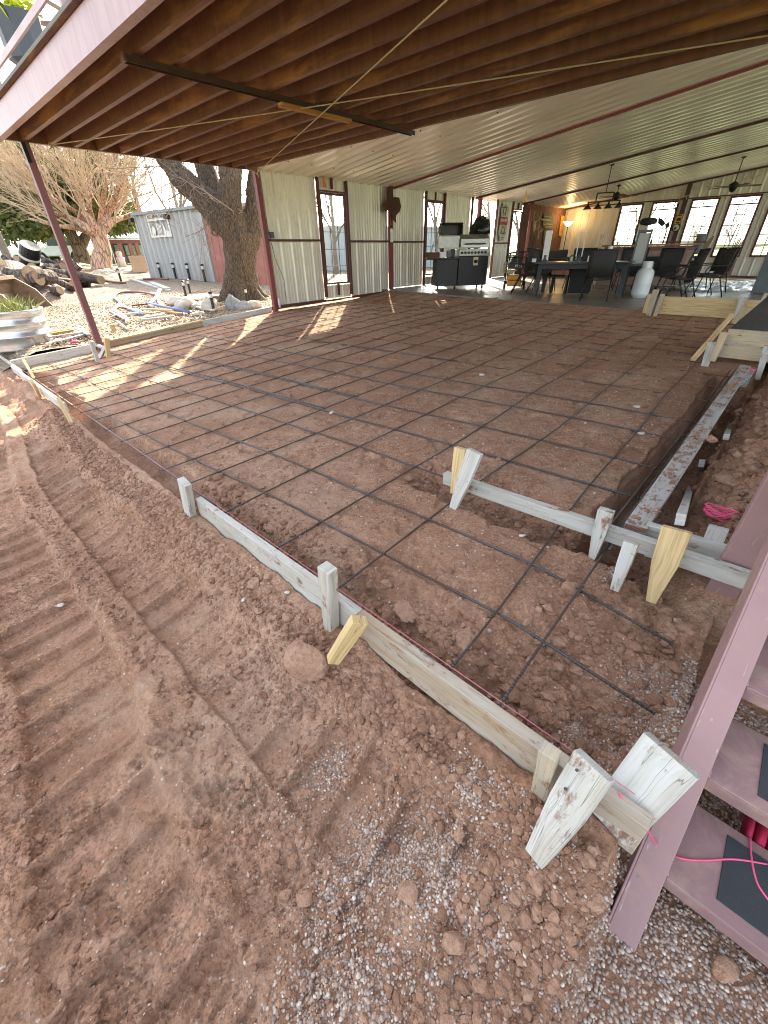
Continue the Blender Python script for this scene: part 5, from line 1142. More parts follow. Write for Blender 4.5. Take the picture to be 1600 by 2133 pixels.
# ---- stone bar
p0, p1 = dist(1262, 505, 16.3), dist(1452, 507, 16.6); zt_ = 1.12; d = p1 - p0; d[2] = 0; L = np.linalg.norm(d); d /= L; nrm_ = np.array([-d[1], d[0], 0]); z0 = fl(p0[0], p0[1])
sbar = thing('stone_bar', 'reddish stone-faced bar with a brown counter below the rear windows', 'bar counter', (p0[0], p0[1], z0))
c = (p0 + p1) / 2 + nrm_ * .3
M_BRK = NT('stone_facing'); v = M_BRK.coord(); br = M_BRK.n('ShaderNodeTexVoronoi'); br.inputs['Scale'].default_value = 5; M_BRK.l(v, br.inputs['Vector']); se = M_BRK.n('ShaderNodeSeparateColor'); M_BRK.l(br.outputs['Color'], se.inputs[0])
M_BRK.col(M_BRK.ramp(se.outputs[0], [(0, (.22, .09, .06)), (.4, (.30, .20, .17)), (.7, (.20, .15, .14)), (1, (.33, .22, .18))])); M_BRK.rough(.8); M_BRK.bump(br.outputs['Distance'], .6, .03)
MB().obox(np.array([c[0], c[1], (z0 + zt_ - .16) / 2]), d * L / 2, nrm_ * .25, (0, 0, (zt_ - .16 - z0) / 2)).build('stone_face', M_BRK.m, sbar, bevel=.01)
MB().obox(np.array([c[0], c[1], zt_ - .02]), d * (L / 2 + .05), nrm_ * .34, (0, 0, .025)).build('counter_top', paint('copper_counter', (.22, .085, .045), .35, .3, .3, 6), sbar, bevel=.006)
MB().obox(np.array([c[0], c[1], zt_ - .105]), d * (L / 2 - .01), nrm_ * .26, (0, 0, .055)).build('upper_band', paint('band_brown', (.16, .055, .035), .5, 0, .3, 6), sbar)
MB().obox(np.array([c[0], c[1], .55]) - nrm_ * .255 + d * .25, d * .7, nrm_ * .012, (0, 0, .26)).build('fire_opening', M_BLKM, sbar)
tag(MB().beam(p0 + d * (L - .9) + np.array([0, 0, -.02]) + nrm_ * .3, p1 + d * .25 + np.array([0, 0, .03]) + nrm_ * .3, .3, .035).build('counter_plank', M_WBR, bevel=.004), 'brown plank laid over the right end of the stone bar', 'plank')
for k, (t_, r_, h_, mt, lb) in enumerate([(.35, .03, .12, M_BONE, 'pale knob-shaped ornament left on the stone bar'), (.8, .04, .10, M_BLKM, 'black small pot on the stone bar'), (1.25, .03, .16, M_WBR, 'brown bottle on the stone bar'), (1.05, .045, .07, M_BRK.m, 'squat reddish jar on the stone bar')]):
    q = p0 + d * t_ + nrm_ * .25; q[2] = zt_ + .005; tag(MB().lathe(q, [(0, 0), (r_, 0), (r_, h_ * .6), (r_ * .4, h_ * .8), (r_ * .4, h_), (0, h_)], 12).build('bar_ornament', mt), lb, 'ornament')
ba = dist(1383, 500, 16.6); t = thing('desk_fan', 'black pole with two dark blade shapes standing on the stone bar before the second window', 'stand', (ba[0], ba[1], zt_))
q1 = dist(1387, 466, 16.6); MB().tube([(ba[0], ba[1], zt_ + .005), ba + np.array([0, 0, .2]), q1], .018, 8).build('pole', M_BLK, t, smooth=True)
m = MB(); m.prism([q1, q1 + np.array([-.10, -.03, .10]), q1 + np.array([-.22, -.06, .16]), q1 + np.array([-.20, -.06, .02]), q1 + np.array([-.08, -.02, -.06])], (.01, -.03, 0)); m.prism([q1, q1 + np.array([.08, .03, .06]), q1 + np.array([.10, .03, -.08]), q1 + np.array([.02, 0, -.12])], (.01, -.03, 0)); m.build('blade', M_BLKM, t)
# ---- tall bags before the rear windows
q = on((1430, 587), fl); D = math.hypot(q[0], q[1]); t = thing('stand_bag', 'tall black bag propped on thin legs before the third rear window', 'bag', q)
MB().lathe(q, [(0, 0), (.14, .0), (.17, .04), (.18, .55), (.15, .70), (.10, .74), (0, .74)], 14).build('bag_body', M_CANV, t, smooth=True)
qa = dist(1452, 483, D); MB().tube([q + np.array([0, 0, .8]), q + np.array([0, 0, 1.36])], .14, 14).build('grey_cylinder', flat('grey_cloth', (.14, .14, .145), .7), t, smooth=False)
MB().prism([q + np.array([.10, .03, .70]), q + np.array([.22, .07, .80]), q + np.array([.34, .12, 1.28]), q + np.array([.28, .1, 1.30]), q + np.array([.12, .05, 1.05])], (-.02, .06, 0)).build('tan_blade', flat('tan_leather', (.22, .15, .07)), t)
m = MB(); m.tube([q + np.array([-.05, 0, .7]), q + np.array([-.36, -.1, 0])], .012, 6); m.tube([q + np.array([-.05, .03, .7]), q + np.array([-.30, .1, 0])], .012, 6); m.build('prop_leg', M_BLK, t)
MB().obox(q + np.array([-.02, -.17, .66]), (.05, 0, 0), (0, .005, 0), (0, 0, .03)).build('tag', M_WHITE, t)
q = on((1508, 581), fl); t = thing('club_bag', 'brown leather bag of sticks standing against the rear wall under the fourth window', 'bag', q)
MB().lathe(q, [(0, 0), (.16, 0), (.17, .03), (.17, .60), (.12, .72), (0, .72)], 14).build('bag_body', paint('brown_leather', (.10, .045, .03), .6, 0, .3, 8), t, smooth=True)
m = MB()
for k in range(5): m.tube([q + np.array([-.06 + .03 * k, 0, .7]), q + np.array([-.05 + .05 * k, 0, 1.15 + .05 * (k % 3)])], .018, 6)
m.build('stick', flat('stick_brown', (.20, .13, .09)), t); MB().lathe(q, [(.175, -.0), (.175, .03)], 14).build('base_ring', flat('tan_ring', (.45, .36, .22)), t)
# ---- dark panel and plastic sheeting
q = on((1563, 611), fl); t = thing('grey_panel', 'tall dark blue-grey metal panel standing on the floor at the right edge', 'panel', q)
MB().box(q[0], q[0] + 1.3, q[1], q[1] + .05, q[2] + .005, q[2] + 2.1).build('panel_sheet', paint('slate_steel', (.10, .12, .13), .45, .3, .3, 3), t, bevel=.006); MB().box(q[0] + .08, q[0] + 1.2, q[1] + .05, q[1] + .4, q[2], q[2] + .03).build('foot', M_DGREY, t)
xs = np.linspace(0, 1, 60); ys = np.linspace(0, 1, 26); c0, c1, c2, c3 = (on(qq, fl) for qq in ((1340, 606), (1575, 610), (1580, 588), (1470, 592)))
P = np.zeros((len(ys), len(xs), 3))
for j, y in enumerate(ys):
    for i, x in enumerate(xs):
        b_ = (c0 * (1 - x) + c1 * x) * (1 - y) + (c3 * (1 - x) + c2 * x) * y; r_ = abs(float(fbm(x * 3 + 3 * y, y * 14 - 4 * x, 6, 4))) ; P[j, i] = b_ + np.array([0, 0, .01 + .16 * r_])
s = NT('clear_plastic'); s.col((.55, .60, .64)); s.rough(.12); s.b.inputs['Alpha'].default_value = .55; M_PLA = s.m
tag(MB().sheet(P).build('plastic_sheet', M_PLA, smooth=True), 'crumpled clear plastic sheeting spread on the old floor beyond the long clean board', 'plastic sheet')
# ---- pendant and fans
def D_(q, d): return dist(q[0], q[1], d)
top = D_((1272, 343), 16.25); pe = thing('pool_table_lamp', 'black four-shade bar pendant hanging from the ribbed roof', 'pendant lamp', (top[0], top[1], roofz(top[0])))
bar0, bar1 = np.array([-5.70, 15.22, 2.20]), np.array([-4.86, 15.51, 2.20]); mid = (bar0 + bar1) / 2; dx_ = (bar1 - bar0); dx_ /= np.linalg.norm(dx_)
m = MB(); m.tube([(mid[0], mid[1], roofz(mid[0])), mid + np.array([0, 0, .22])], .012, 8); u0, u1 = mid - dx_ * .22, mid + dx_ * .22
for a, b in ((u0 + [0, 0, .2], u1 + [0, 0, .2]), (u0, u0 + [0, 0, .2]), (u1, u1 + [0, 0, .2]), (bar0, bar1)): m.beam(a, b, .028, .028)
m.lathe((mid[0], mid[1], roofz(mid[0]) - .03), [(.02, 0), (.07, .01), (.06, .04)], 14); m.build('frame', M_BLK, pe)
for k in range(4):
    c = bar0 + (bar1 - bar0) * (k + .1) / 3.2; MB().lathe(c + np.array([0, 0, -.17]), [(.115, 0), (.12, .0), (.045, .085), (.02, .10), (.018, .17), (.012, .17), (.04, .08)], 16).build('lamp_shade', M_BLK, pe, smooth=True)
def fan(top, zm, lb, rod, blades, mt):
    t = thing('ceiling_fan', lb, 'ceiling fan', (top[0], top[1], roofz(top[0])))
    MB().tube([(top[0], top[1], roofz(top[0])), (top[0], top[1], zm + .1)], .014, 8).lathe((top[0], top[1], roofz(top[0]) - .06), [(.02, 0), (.07, .03), (.07, .06)], 12).build('rod', M_BLK, t)
    MB().lathe((top[0], top[1], zm - .12), [(.0, -.03), (.05, -.02), (.09, .03), (.13, .10), (.13, .17), (.05, .24), (0, .24)], 18).build('motor', M_BLK, t, smooth=True)
    for k in range(blades):
        a = 2 * math.pi * k / blades + .35; e = np.array([math.cos(a), math.sin(a), 0]); c = np.array([top[0], top[1], zm])
        MB().obox(c + e * .42, e * .28, np.cross(e, (0, 0, 1)) * .065 + np.array([0, 0, .012]), (0, 0, .004)).beam(c + e * .1, c + e * .18, .04, .012).build('blade', mt, t, bevel=.002)
fan((-6.205, 19.22), 2.60, 'ceiling fan with orange-brown blades above the first rear window', 0, 5, flat('orange_brown_blade', (.22, .075, .03)))
fan((-2.81, 19.30), 2.59, 'ceiling fan with dark blades above the fourth rear window', 0, 5, flat('dark_walnut_blade', (.05, .033, .02)))
# ---- signs and antlers on the rear wall
def yb(q, Y=YB - .17): return ony(1380 + q[0] / 16, 400 + q[1] / 16, Y)
t = thing('yellow_notice', 'small yellow rectangular sign with dark emblem on the rear wall post', 'sign', yb((550, 900)))
MB().prism([yb(q) for q in [(490, 735), (700, 730), (600, 1050), (410, 1060)]], (0, -.01, 0)).build('plate', flat('notice_yellow', (.50, .30, .02)), t)
e0 = yb((545, 910), YB - .19); MB().lathe(e0, [(.055, 0), (.05, .008)], 16, (0, -1, 0), .9, 1.3).build('emblem', M_BLKM, t); m = MB(); m.beam(yb((510, 775), YB - .19), yb((650, 770), YB - .19), .01, .03); m.beam(yb((445, 1020), YB - .19), yb((570, 1015), YB - .19), .01, .025); m.build('print_line', M_BLKM, t)
e0 = yb((460, 1190), YB - .17); t = thing('round_sign', 'round cream sign with a black rim below the yellow one', 'sign', e0)
MB().lathe(e0, [(.14, -.01), (.14, .012), (.0, .012)], 28, (0, -1, 0)).build('rim', M_BLKM, t); MB().lathe(e0, [(.105, .012), (.105, .018), (0, .018)], 26, (0, -1, 0)).build('face', flat('cream_face', (.55, .50, .30)), t); MB().lathe(e0 + np.array([-.03, 0, -.02]), [(.05, .018), (.045, .024)], 14, (0, -1, 0)).build('face_mark', M_DGREY, t)
for q, s_, lb in (((700, 190), .5, 'large antlers hung high on the dark post between the rear windows'),):
    c = yb(q, YB - .2); m = MB(); antler(m, c, s_, 1, .016, (1, 0, 0)); antler(m, c, s_, -1, .016, (1, 0, 0)); m.tube([c + np.array([.12 * math.cos(t_), -.03, -.06 + .12 * math.sin(t_)]) for t_ in np.linspace(0, 5, 14)], .012, 6); tag(m.build('antlers', M_BONE, smooth=True), lb, 'antlers', 'antlers above the rear windows')
for qx, qy, lb in ((1445, 396, 'antlers lying above the third rear window'), (1478, 393, 'antlers between the third and fourth rear windows'), (1555, 383, 'antlers above the fourth rear window, behind the fan'), (1568, 372, 'antlers hung high beyond the fourth rear window')):
    c = ony(qx, qy, YB - .1); m = MB(); antler(m, c, .34, 1, .014, (1, 0, 0)); antler(m, c, .34, -1, .014, (1, 0, 0)); tag(m.build('antlers', M_BONE, smooth=True), lb, 'antlers', 'antlers above the rear windows')
# dark armchair bulk behind the chairs and a cabinet along the board wall
t = thing('black_sofa', 'low black sofa standing along the brown board wall', 'sofa', (-7.9, 20.3, fl(-7.9, 20)))
MB().box(-8.4, -7.3, 18.9, 21.4, fl(-8, 20) + .06, fl(-8, 20) + .45).build('seat', M_CANV, t, bevel=.05); MB().box(-8.65, -8.41, 18.9, 21.4, fl(-8, 20) + .06, fl(-8, 20) + .9).build('backrest', M_CANV, t, bevel=.05)
for y in (18.65, 21.42): MB().box(-8.6, -7.35, y, y + .22, fl(-8, 20) + .06, fl(-8, 20) + .62).build('arm', M_CANV, t, bevel=.05)
# ================================================================== TREES
def grow(base, d0, L, r, spec, seed, up=.15, first=None):
    """recursive bare tree: returns list of (points, radii, depth). spec: per depth (children, length factor, spread, start, wobble)"""
    rg = random.Random(seed); out = []
    def br(p, d, L, r, depth):
        n = max(3, int(4 + 2 * (depth < 2))); pts = [p]; rad = [r]; q = np.array(p, float); dd = np.array(d, float)
        wob = spec[min(depth, len(spec) - 1)][4]
        for i in range(n):
            dd = dd + np.array([rg.gauss(0, wob), rg.gauss(0, wob), rg.gauss(0, wob * .8) + up * .12]); dd /= np.linalg.norm(dd)
            q = q + dd * L / n; pts.append(q.copy()); rad.append(max(r * (1 - .72 * (i + 1) / n), .003))
        out.append((pts, rad, depth))
        if depth + 1 < len(spec):
            k, lf, spr, st, _ = spec[depth]
            for c in range(k):
                t = st + (1 - st) * (c + rg.random()) / k; i = min(int(t * n), n - 1); f = t * n - i
                o = pts[i] * (1 - f) + pts[i + 1] * f; tg = pts[i + 1] - pts[i]; tg /= np.linalg.norm(tg)
                a = np.array([rg.gauss(0, 1) for _ in range(3)]); a -= tg * np.dot(a, tg); a /= np.linalg.norm(a)
                nd = tg * math.cos(spr) + a * math.sin(spr) + np.array([0, 0, up]); nd /= np.linalg.norm(nd)
                rr_ = (rad[i] * (1 - f) + rad[i + 1] * f) * .62
                br(o, nd, L * lf * (.7 + .6 * rg.random()) * (1.15 - .4 * t), rr_, depth + 1)
    br(np.array(base, float), np.array(d0, float), L, r, 0)
    return out
def tubes(branches, d0, d1, nmax=7):
    m = MB()
    for pts, rad, dep in branches:
        if d0 <= dep <= d1:
            n = nmax if dep == 0 else (6 if dep == 1 else (4 if dep == 2 else 3)); m.tube(pts, rad, n, cap=False)
    return m
M_BARK = bark_mat('dark_furrowed_bark', (.07, .05, .035), (.145, .105, .073), 17, 1.0)
M_PBARK = bark_mat('pinkish_bark', (.40, .25, .17), (.54, .36, .25), 4, .5)
M_TWIG = twig_mat('pale_twigs', (.36, .27, .18), (.50, .39, .28))
M_GTWIG = twig_mat('grey_twigs', (.15, .12, .095), (.24, .19, .15))
def bare_tree(name, lb, base, h, seed, r=.14, mat=M_GTWIG, spec=None, group='bare trees behind the building', lean=(0, 0), up=.18):
    spec = spec or [(7, .62, .55, .3, .07), (6, .6, .6, .2, .12), (6, .55, .6, .15, .16), (5, .5, .6, .1, .2), (0, 0, 0, 0, .2)]
    b = grow(base, (lean[0], lean[1], 1), h * .72, r, spec, seed, up); t = thing(name, lb, 'tree', base, 0, group)
    tubes(b, 0, 1).build('trunk', mat, t, smooth=True); tubes(b, 2, 9).build('crown', mat, t); return t
# ---- the big furrowed tree by the wall
TB = on((506, 622), yard); TD = math.hypot(TB[0], TB[1]) ; big = thing('shade_tree', 'massive dark furrowed trunk forking into four limbs beside the red wall post', 'tree', TB)
def tp(q, dd=0.0): return dist(q[0], q[1], TD + dd)
m = MB()
def limb(pts, n=12): m.tube(smooth_path([p for p, r in pts], 4), list(np.interp(np.linspace(0, len(pts) - 1, (len(pts) - 1) * 4 + 1), range(len(pts)), [r for p, r in pts])), n)
limb([(TB - np.array([0, 0, .3]), .62), (TB + np.array([0, 0, .12]), .48), (tp((505, 585)), .40), (tp((503, 545)), .39), (tp((502, 505)), .42), (tp((504, 480)), .40)], 20)
for k in range(7):
    a = k * .9 + .3; e = np.array([math.cos(a), math.sin(a), 0]); limb([(TB + e * .20 + np.array([0, 0, .50]), .20), (TB + e * .44 + np.array([0, 0, .12]), .16), (TB + e * .78 + np.array([0, 0, -.12]), .10)], 8)
L1 = [(tp((500, 495)), .36), (tp((470, 466)), .31), (tp((437, 428), .2), .30), (tp((405, 396), .3), .27), (tp((378, 370), .4), .26), (tp((358, 345), .5), .24), (tp((342, 322), .6), .23), (tp((322, 285), .8), .20), (tp((290, 230), 1.0), .15)]
L2 = [(tp((488, 478)), .30), (tp((463, 435), .3), .28), (tp((443, 398), .5), .245), (tp((428, 352), .6), .235), (tp((416, 300), .7), .18)]
L3 = [(tp((491, 480)), .36), (tp((481, 430), -.1), .30), (tp((479, 390), -.15), .275), (tp((480, 350), -.2), .265), (tp((481, 280), -.2), .22)]
L4 = [(tp((516, 510)), .28), (tp((528, 465), .1), .27), (tp((536, 415), .1), .285), (tp((540, 360), .1), .265), (tp((543, 270), .1), .20)]
for L in (L1, L2, L3, L4): limb(L)
o = m.build('trunk', M_BARK, big, smooth=True); rm = o.modifiers.new('weld', 'REMESH'); rm.mode = 'VOXEL'; rm.voxel_size = .035
dg = bpy.context.evaluated_depsgraph_get(); me2 = bpy.data.meshes.new_from_object(o.evaluated_get(dg)); old = o.data; o.modifiers.clear(); o.data = me2; bpy.data.meshes.remove(old)
nv = len(me2.vertices); V = np.empty(nv * 3, np.float32); me2.vertices.foreach_get('co', V); V = V.reshape(-1, 3); Nn = np.empty(nv * 3, np.float32); me2.vertices.foreach_get('normal', Nn); Nn = Nn.reshape(-1, 3)
ang_ = np.arctan2(V[:, 1], V[:, 0]); rid = np.abs(fbm((V[:, 0] + V[:, 1] * 1.7) * 9, V[:, 2] * 2.6 + ang_ * 2, 3, 3)); rid2 = fbm(V[:, 0] * 3 + V[:, 1] * 2, V[:, 2] * 1.5, 8, 3)
V = V + Nn * ((.045 - .12 * np.clip(.35 - rid, 0, .35)) * .6 + .06 * rid2)[:, None]; me2.vertices.foreach_set('co', V.astype(np.float32).ravel()); me2.polygons.foreach_set('use_smooth', [True] * len(me2.polygons)); me2.update()
if not me2.materials: me2.materials.append(M_BARK)
m = MB(); rg = random.Random(4)
sp_ = [(5, .75, .6, .3, .1), (5, .62, .6, .2, .13), (5, .55, .65, .15, .16), (4, .5, .6, .1, .2), (0, 0, 0, 0, .2)]
for i, L in enumerate((L1, L2, L3, L4)):
    p = L[-1][0]; d = L[-1][0] - L[-2][0]; d /= np.linalg.norm(d)
    for s_ in range(2):
        b = grow(p, d + np.array([rg.gauss(0, .3), rg.gauss(0, .3), .15]), 4.2, L[-1][1] * .8, sp_, 50 + i * 3 + s_, .1); mm = tubes(b, 0, 9, 6); o_ = len(m.v); m.v += mm.v; m.f += [tuple(o_ + k for k in f) for f in mm.f]; m.uv += mm.uv
for q, r0 in (((355, 345), .6), ((440, 380), .5), ((395, 390), .3), ((460, 415), .2), ((486, 440), -.45), ((505, 440), -.4)):
    for s_ in range(2 if q[0] > 430 else 1):
        b = grow(tp(q, r0), (rg.gauss(-.5, .4), rg.gauss(-.3, .5), rg.gauss(.1, .4)), 1.5, .018, [(5, .6, .7, .1, .2), (4, .6, .7, .1, .25), (0, 0, 0, 0, .25)], 200 + q[0] + s_, -.1); mm = tubes(b, 0, 9, 4); o_ = len(m.v); m.v += mm.v; m.f += [tuple(o_ + k for k in f) for f in mm.f]; m.uv += mm.uv
m.build('crown', M_GTWIG, big)
# broken branch hanging with dead leaves near the corner post
# ---- the pinkish many-limbed tree
PB_ = on((216, 562), yard); PD = math.hypot(PB_[0], PB_[1]); pink = thing('spreading_tree', 'pinkish bare tree with a dense fan of pale twigs in the gravel yard', 'tree', PB_)
def pp_(q, dd=0.0): return dist(q[0], q[1], PD + dd)
m = MB(); limb([(PB_ - np.array([0, 0, .3]), .75), (PB_ + np.array([0, 0, .3]), .58), (pp_((214, 520)), .46), (pp_((205, 490)), .46), (pp_((208, 478)), .40)], 14)
tips = []
for pts, r0 in ([[(205, 490), (175, 470), (140, 452), (100, 440)], .30], [[(207, 485), (185, 455), (165, 420), (150, 380)], .28], [[(210, 480), (212, 455), (215, 415), (222, 370)], .28], [[(212, 485), (235, 460), (262, 452), (290, 440)], .24],
                 [[(210, 480), (228, 440), (245, 400), (262, 360)], .24], [[(206, 485), (190, 450), (185, 410), (190, 360)], .22], [[(204, 490), (160, 475), (120, 470), (60, 455)], .2], [[(203, 488), (170, 450), (120, 420), (70, 400)], .22]):
    P_ = [pp_(q, random.uniform(-1.5, 1.5) * i * .5) for i, q in enumerate(pts)]; limb([(p, r0 * (1 - .25 * i)) for i, p in enumerate(P_)], 8); tips.append(P_)
m.build('trunk', M_PBARK, pink, smooth=True)
m = MB(); rg = random.Random(11)
for P_ in tips:
    for k in range(6):
        t = rg.uniform(.7, 3.0); i = min(int(t), len(P_) - 2); p = P_[i] + (P_[i + 1] - P_[i]) * (t - i); d = P_[i + 1] - P_[i]; d /= np.linalg.norm(d)
        b = grow(p, d * .7 + np.array([rg.gauss(0, .45), rg.gauss(0, .45), .35]), 4.2, .055, [(6, .62, .45, .1, .08), (6, .6, .5, .1, .1), (2, .7, .5, .1, .13), (0, 0, 0, 0, .15)], rg.randint(0, 9999), .12)
        mm = tubes(b, 0, 9, 4); o_ = len(m.v); m.v += mm.v; m.f += [tuple(o_ + k2 for k2 in f) for f in mm.f]; m.uv += mm.uv
m.build('crown', M_TWIG, pink)
# ---- evergreen cedar behind it
def leafy(m, c, R_, n, size, rg, flatz=.75, lo=.35):
    for _ in range(n):
        d = np.array([rg.gauss(0, 1) for _ in range(3)]); d /= np.linalg.norm(d); rr_ = (lo + (1 - lo) * rg.random() ** .5)
        p = c + d * np.array([R_, R_, R_ * flatz]) * rr_; e = d * .6 + np.array([rg.gauss(0, .6), rg.gauss(0, .6), rg.gauss(.1, .6)]); e /= np.linalg.norm(e); f = np.cross(e, np.array([rg.gauss(0, 1), rg.gauss(0, 1), rg.gauss(0, 1)])); f /= max(np.linalg.norm(f), .01)
        L = size * (.6 + .8 * rg.random()); w = L * .22; m.add([p, p + e * L * .5 + f * w, p + e * L, p + e * L * .5 - f * w], [(0, 1, 2, 3)])
CD = 41.0; ctr = thing('cedar_tree', 'dark green evergreen tree with a low rounded crown behind the pinkish one', 'tree', dist(170, 541, CD))
def cp_(q, dd=0.0): return dist(q[0], q[1], CD + dd)
m = MB(); limb([(cp_((172, 548)), .62), (cp_((168, 525)), .5), (cp_((155, 500)), .4), (cp_((140, 470)), .3)], 10); limb([(cp_((166, 515)), .4), (cp_((180, 490)), .28), (cp_((200, 460)), .2)], 8); m.build('trunk', bark_mat('cedar_bark', (.11, .075, .05), (.2, .14, .10), 3, .6), ctr, smooth=True)
m = MB(); rg = random.Random(21)
for q, R_, n in [((10, 470), 2.6, 2600), ((55, 465), 2.6, 2600), ((95, 465), 2.4, 2600), ((0, 430), 2.8, 1500), ((50, 410), 3.0, 2200), ((110, 420), 2.8, 2200), ((140, 455), 2.0, 1700), ((165, 430), 2.4, 1600), ((200, 470), 1.9, 1800), ((190, 400), 2.6, 1500), ((235, 470), 1.7, 1700), ((262, 482), 1.1, 900), ((215, 350), 2.3, 1300), ((130, 360), 2.8, 1500), ((60, 350), 2.6, 1200)]:
    c = cp_((q[0], q[1] - 26), rg.uniform(-1.5, 2.5)); leafy(m, c, R_ * .85, int(n * .8), .42, rg)
m.build('crown', leaf_mat('cedar_green', (.05, .08, .022), (.20, .22, .07)), ctr)
# ---- bare trees round about
tr = [((330, 560), 36, 9.0, 'bare grey tree rising behind the container, left of its floodlight'), ((395, 560), 33, 8.5, 'slim bare tree behind the right half of the container'), ((20, 545), 27, 11, 'bare dark tree at the far left edge behind the deck corner'), ((-60, 560), 22, 11, 'bare tree whose twigs fill the sky above the planter'), ((120, 545), 55, 10, 'distant bare tree behind the cedar crown'), ((455, 560), 30, 8, 'bare tree seen between the limbs of the shade tree')]
for i, (q, D, h, lb) in enumerate(tr):
    b = dist(q[0], q[1], D); b[2] = min(b[2], 1.0); bare_tree('bare_tree', lb, b, h, 300 + i, .16)
for i, (q, D, h, lb) in enumerate([((700, 560), 24, 6.5, 'bare tree seen through the first window'), ((912, 560), 30, 7.5, 'bare tree seen through the second window behind the grill'), ((1016, 560), 34, 8, 'bare tree seen in the open bay beside the grill'), ((1073, 560), 40, 8, 'bare tree seen through the third window'), ((1310, 545), 45, 7.5, 'bare tree beyond the first rear window'), ((1385, 545), 37, 7.5, 'spreading bare tree beyond the second rear window'), ((1512, 530), 75, 5.5, 'small far bare tree out in the field beyond the fourth rear window'), ((1440, 530), 95, 5, 'faint far tree beyond the third rear window')]):
    b = dist(q[0], q[1], D); bare_tree('bare_tree', lb, (b[0], b[1], -.3), h, 400 + i, .13, M_GTWIG)
b = dist(378, 470, 40); tag(MB().tube([(b[0], b[1], 0), (b[0], b[1], 9.5)], [.14, .10], 8).build('utility_pole', flat('pole_grey', (.26, .23, .20), .8), smooth=True), 'grey utility pole behind the container', 'utility pole')
# far brush on the left skyline and field edge
m = MB(); rg = random.Random(5)
for k in range(900):
    x = -rg.uniform(62, 120); y = rg.uniform(-35, 45); z = .9 + rg.uniform(0, .4); h = rg.uniform(.8, 3.2)
    for j in range(5): d = np.array([rg.gauss(0, .5), rg.gauss(0, .5), 1]); m.beam((x, y, z), np.array([x, y, z]) + d * h * rg.uniform(.5, 1), .05, .05)
tag(m.build('far_brush', twig_mat('brush_grey', (.26, .24, .22), (.36, .34, .31))), 'grey leafless brush along the far left skyline', 'brush', kind='stuff')
m = MB()
for k in range(260):
    x = rg.uniform(-260, 300); y = rg.uniform(420, 560); h = rg.uniform(4, 9); m.rock((x, y, -4.2), h, k, .4, 2, (1.6, 1, .7))
tag(m.build('far_treeline', flat('treeline_grey', (.24, .28, .25), .9)), 'hazy grey-green line of trees beyond the field', 'treeline', kind='stuff')
# ================================================================== BUILDINGS IN THE YARD
cl0, cr0 = np.array([-22.9, 8.85, .16]), np.array([-18.15, 9.5, .14]); d = cr0 - cl0; d[2] = 0; CL = np.linalg.norm(d); d /= CL; nb = np.array([-d[1], d[0], 0])
cont = thing('shipping_container', 'grey ribbed shipping container with a farm sign and floodlight', 'container', cl0)
def corr(p0, d, L, z0, z1, per, dep, name, mat, par, n=None):
    n = int(L / per); pr = []
    for i in range(n):
        for a, o in ((0, 0), (.3, 0), (.5, dep), (.8, dep)): pr.append(((i + a) * per, o))
    pr.append((L, 0)); nn = np.array([-d[1], d[0], 0]); P = np.zeros((2, len(pr), 3))
    for k, z in enumerate((z0, z1)):
        for i, (u, o) in enumerate(pr): P[k, i] = p0 + d * u + nn * o; P[k, i, 2] = z
    ob = MB().sheet(P).build(name, mat, par); ob.modifiers.new('thick', 'SOLIDIFY').thickness = .01; return ob
M_CONT = paint('container_grey', (.34, .342, .34), .45, .1, .12, 2, (.22, .17, .14), .74)
zt = 2.62
corr(cl0, d, CL, .15, zt, .37, .10, 'front_wall', M_CONT, cont); corr(cl0 + nb * 2.4, d, CL, .15, zt, .37, .06, 'rear_wall', M_CONT, cont)
MB().obox(cl0 + nb * 1.2 + np.array([0, 0, 1.22]), (0, 0, 1.22), nb * 1.18, d * .02).build('end_wall', M_CONT, cont)
MB().obox(cl0 + d * CL / 2 + nb * 1.2 + np.array([0, 0, zt - .12]), d * (CL / 2 + .08), nb * 1.3, (0, 0, .05)).build('roof', flat('container_roof', (.22, .25, .26)), cont)
for u in (.02, CL - .02): MB().obox(cl0 + d * u + nb * .03 + np.array([0, 0, 1.24]), (0, 0, 1.24), d * .05, nb * .06).build('corner_post', M_CONT, cont)
for u in (-.12, 2.62):
    f_ = MB().obox(cl0 + d * u - nb * .1 + np.array([0, 0, zt - .33]), d * .10, nb * .1, (0, 0, .08)).build('floodlight', M_BLKP, cont, bevel=.01); MB().beam(cl0 + d * u - nb * .02 + np.array([0, 0, zt - .25]), cl0 + d * u + nb * .1 + np.array([0, 0, zt - .12]), .05, .05).build('arm', M_BLKP, f_)
# farm sign
u0, u1 = 1.0, 2.55; sp0 = cl0 - nb * .03; fs = thing('farm_sign', 'white cut-out metal sign RED RIVER FARMS with three silhouettes on the container', 'sign', sp0 + d * u0 + np.array([0, 0, 1.4]))
M_SW = flat('sign_white_metal', (.62, .60, .55), .5)
def sgp(u, v): return sp0 + d * u + np.array([0, 0, 1.20 + v])
zA, zB = .42, 1.26
m = MB()
for (a, b, v0, v1) in ((u0, u1, zA, zA + .07), (u0, u1, zB - .26, zB), (u0, u0 + .10, zA + .07, zB - .26), (u1 - .10, u1, zA + .07, zB - .26)): m.prism([sgp(a, v0), sgp(b, v0), sgp(b, v1), sgp(a, v1)], nb * .02)
m.build('plate', M_SW, fs)
text('RED RIVER FARMS', 'lettering', flat('letter_black', (.06, .055, .05)), fs, sgp((u0 + u1) / 2, zB - .13) - nb * .008, d, (0, 0, 1), .175)
m = MB(); bz = zA + .07
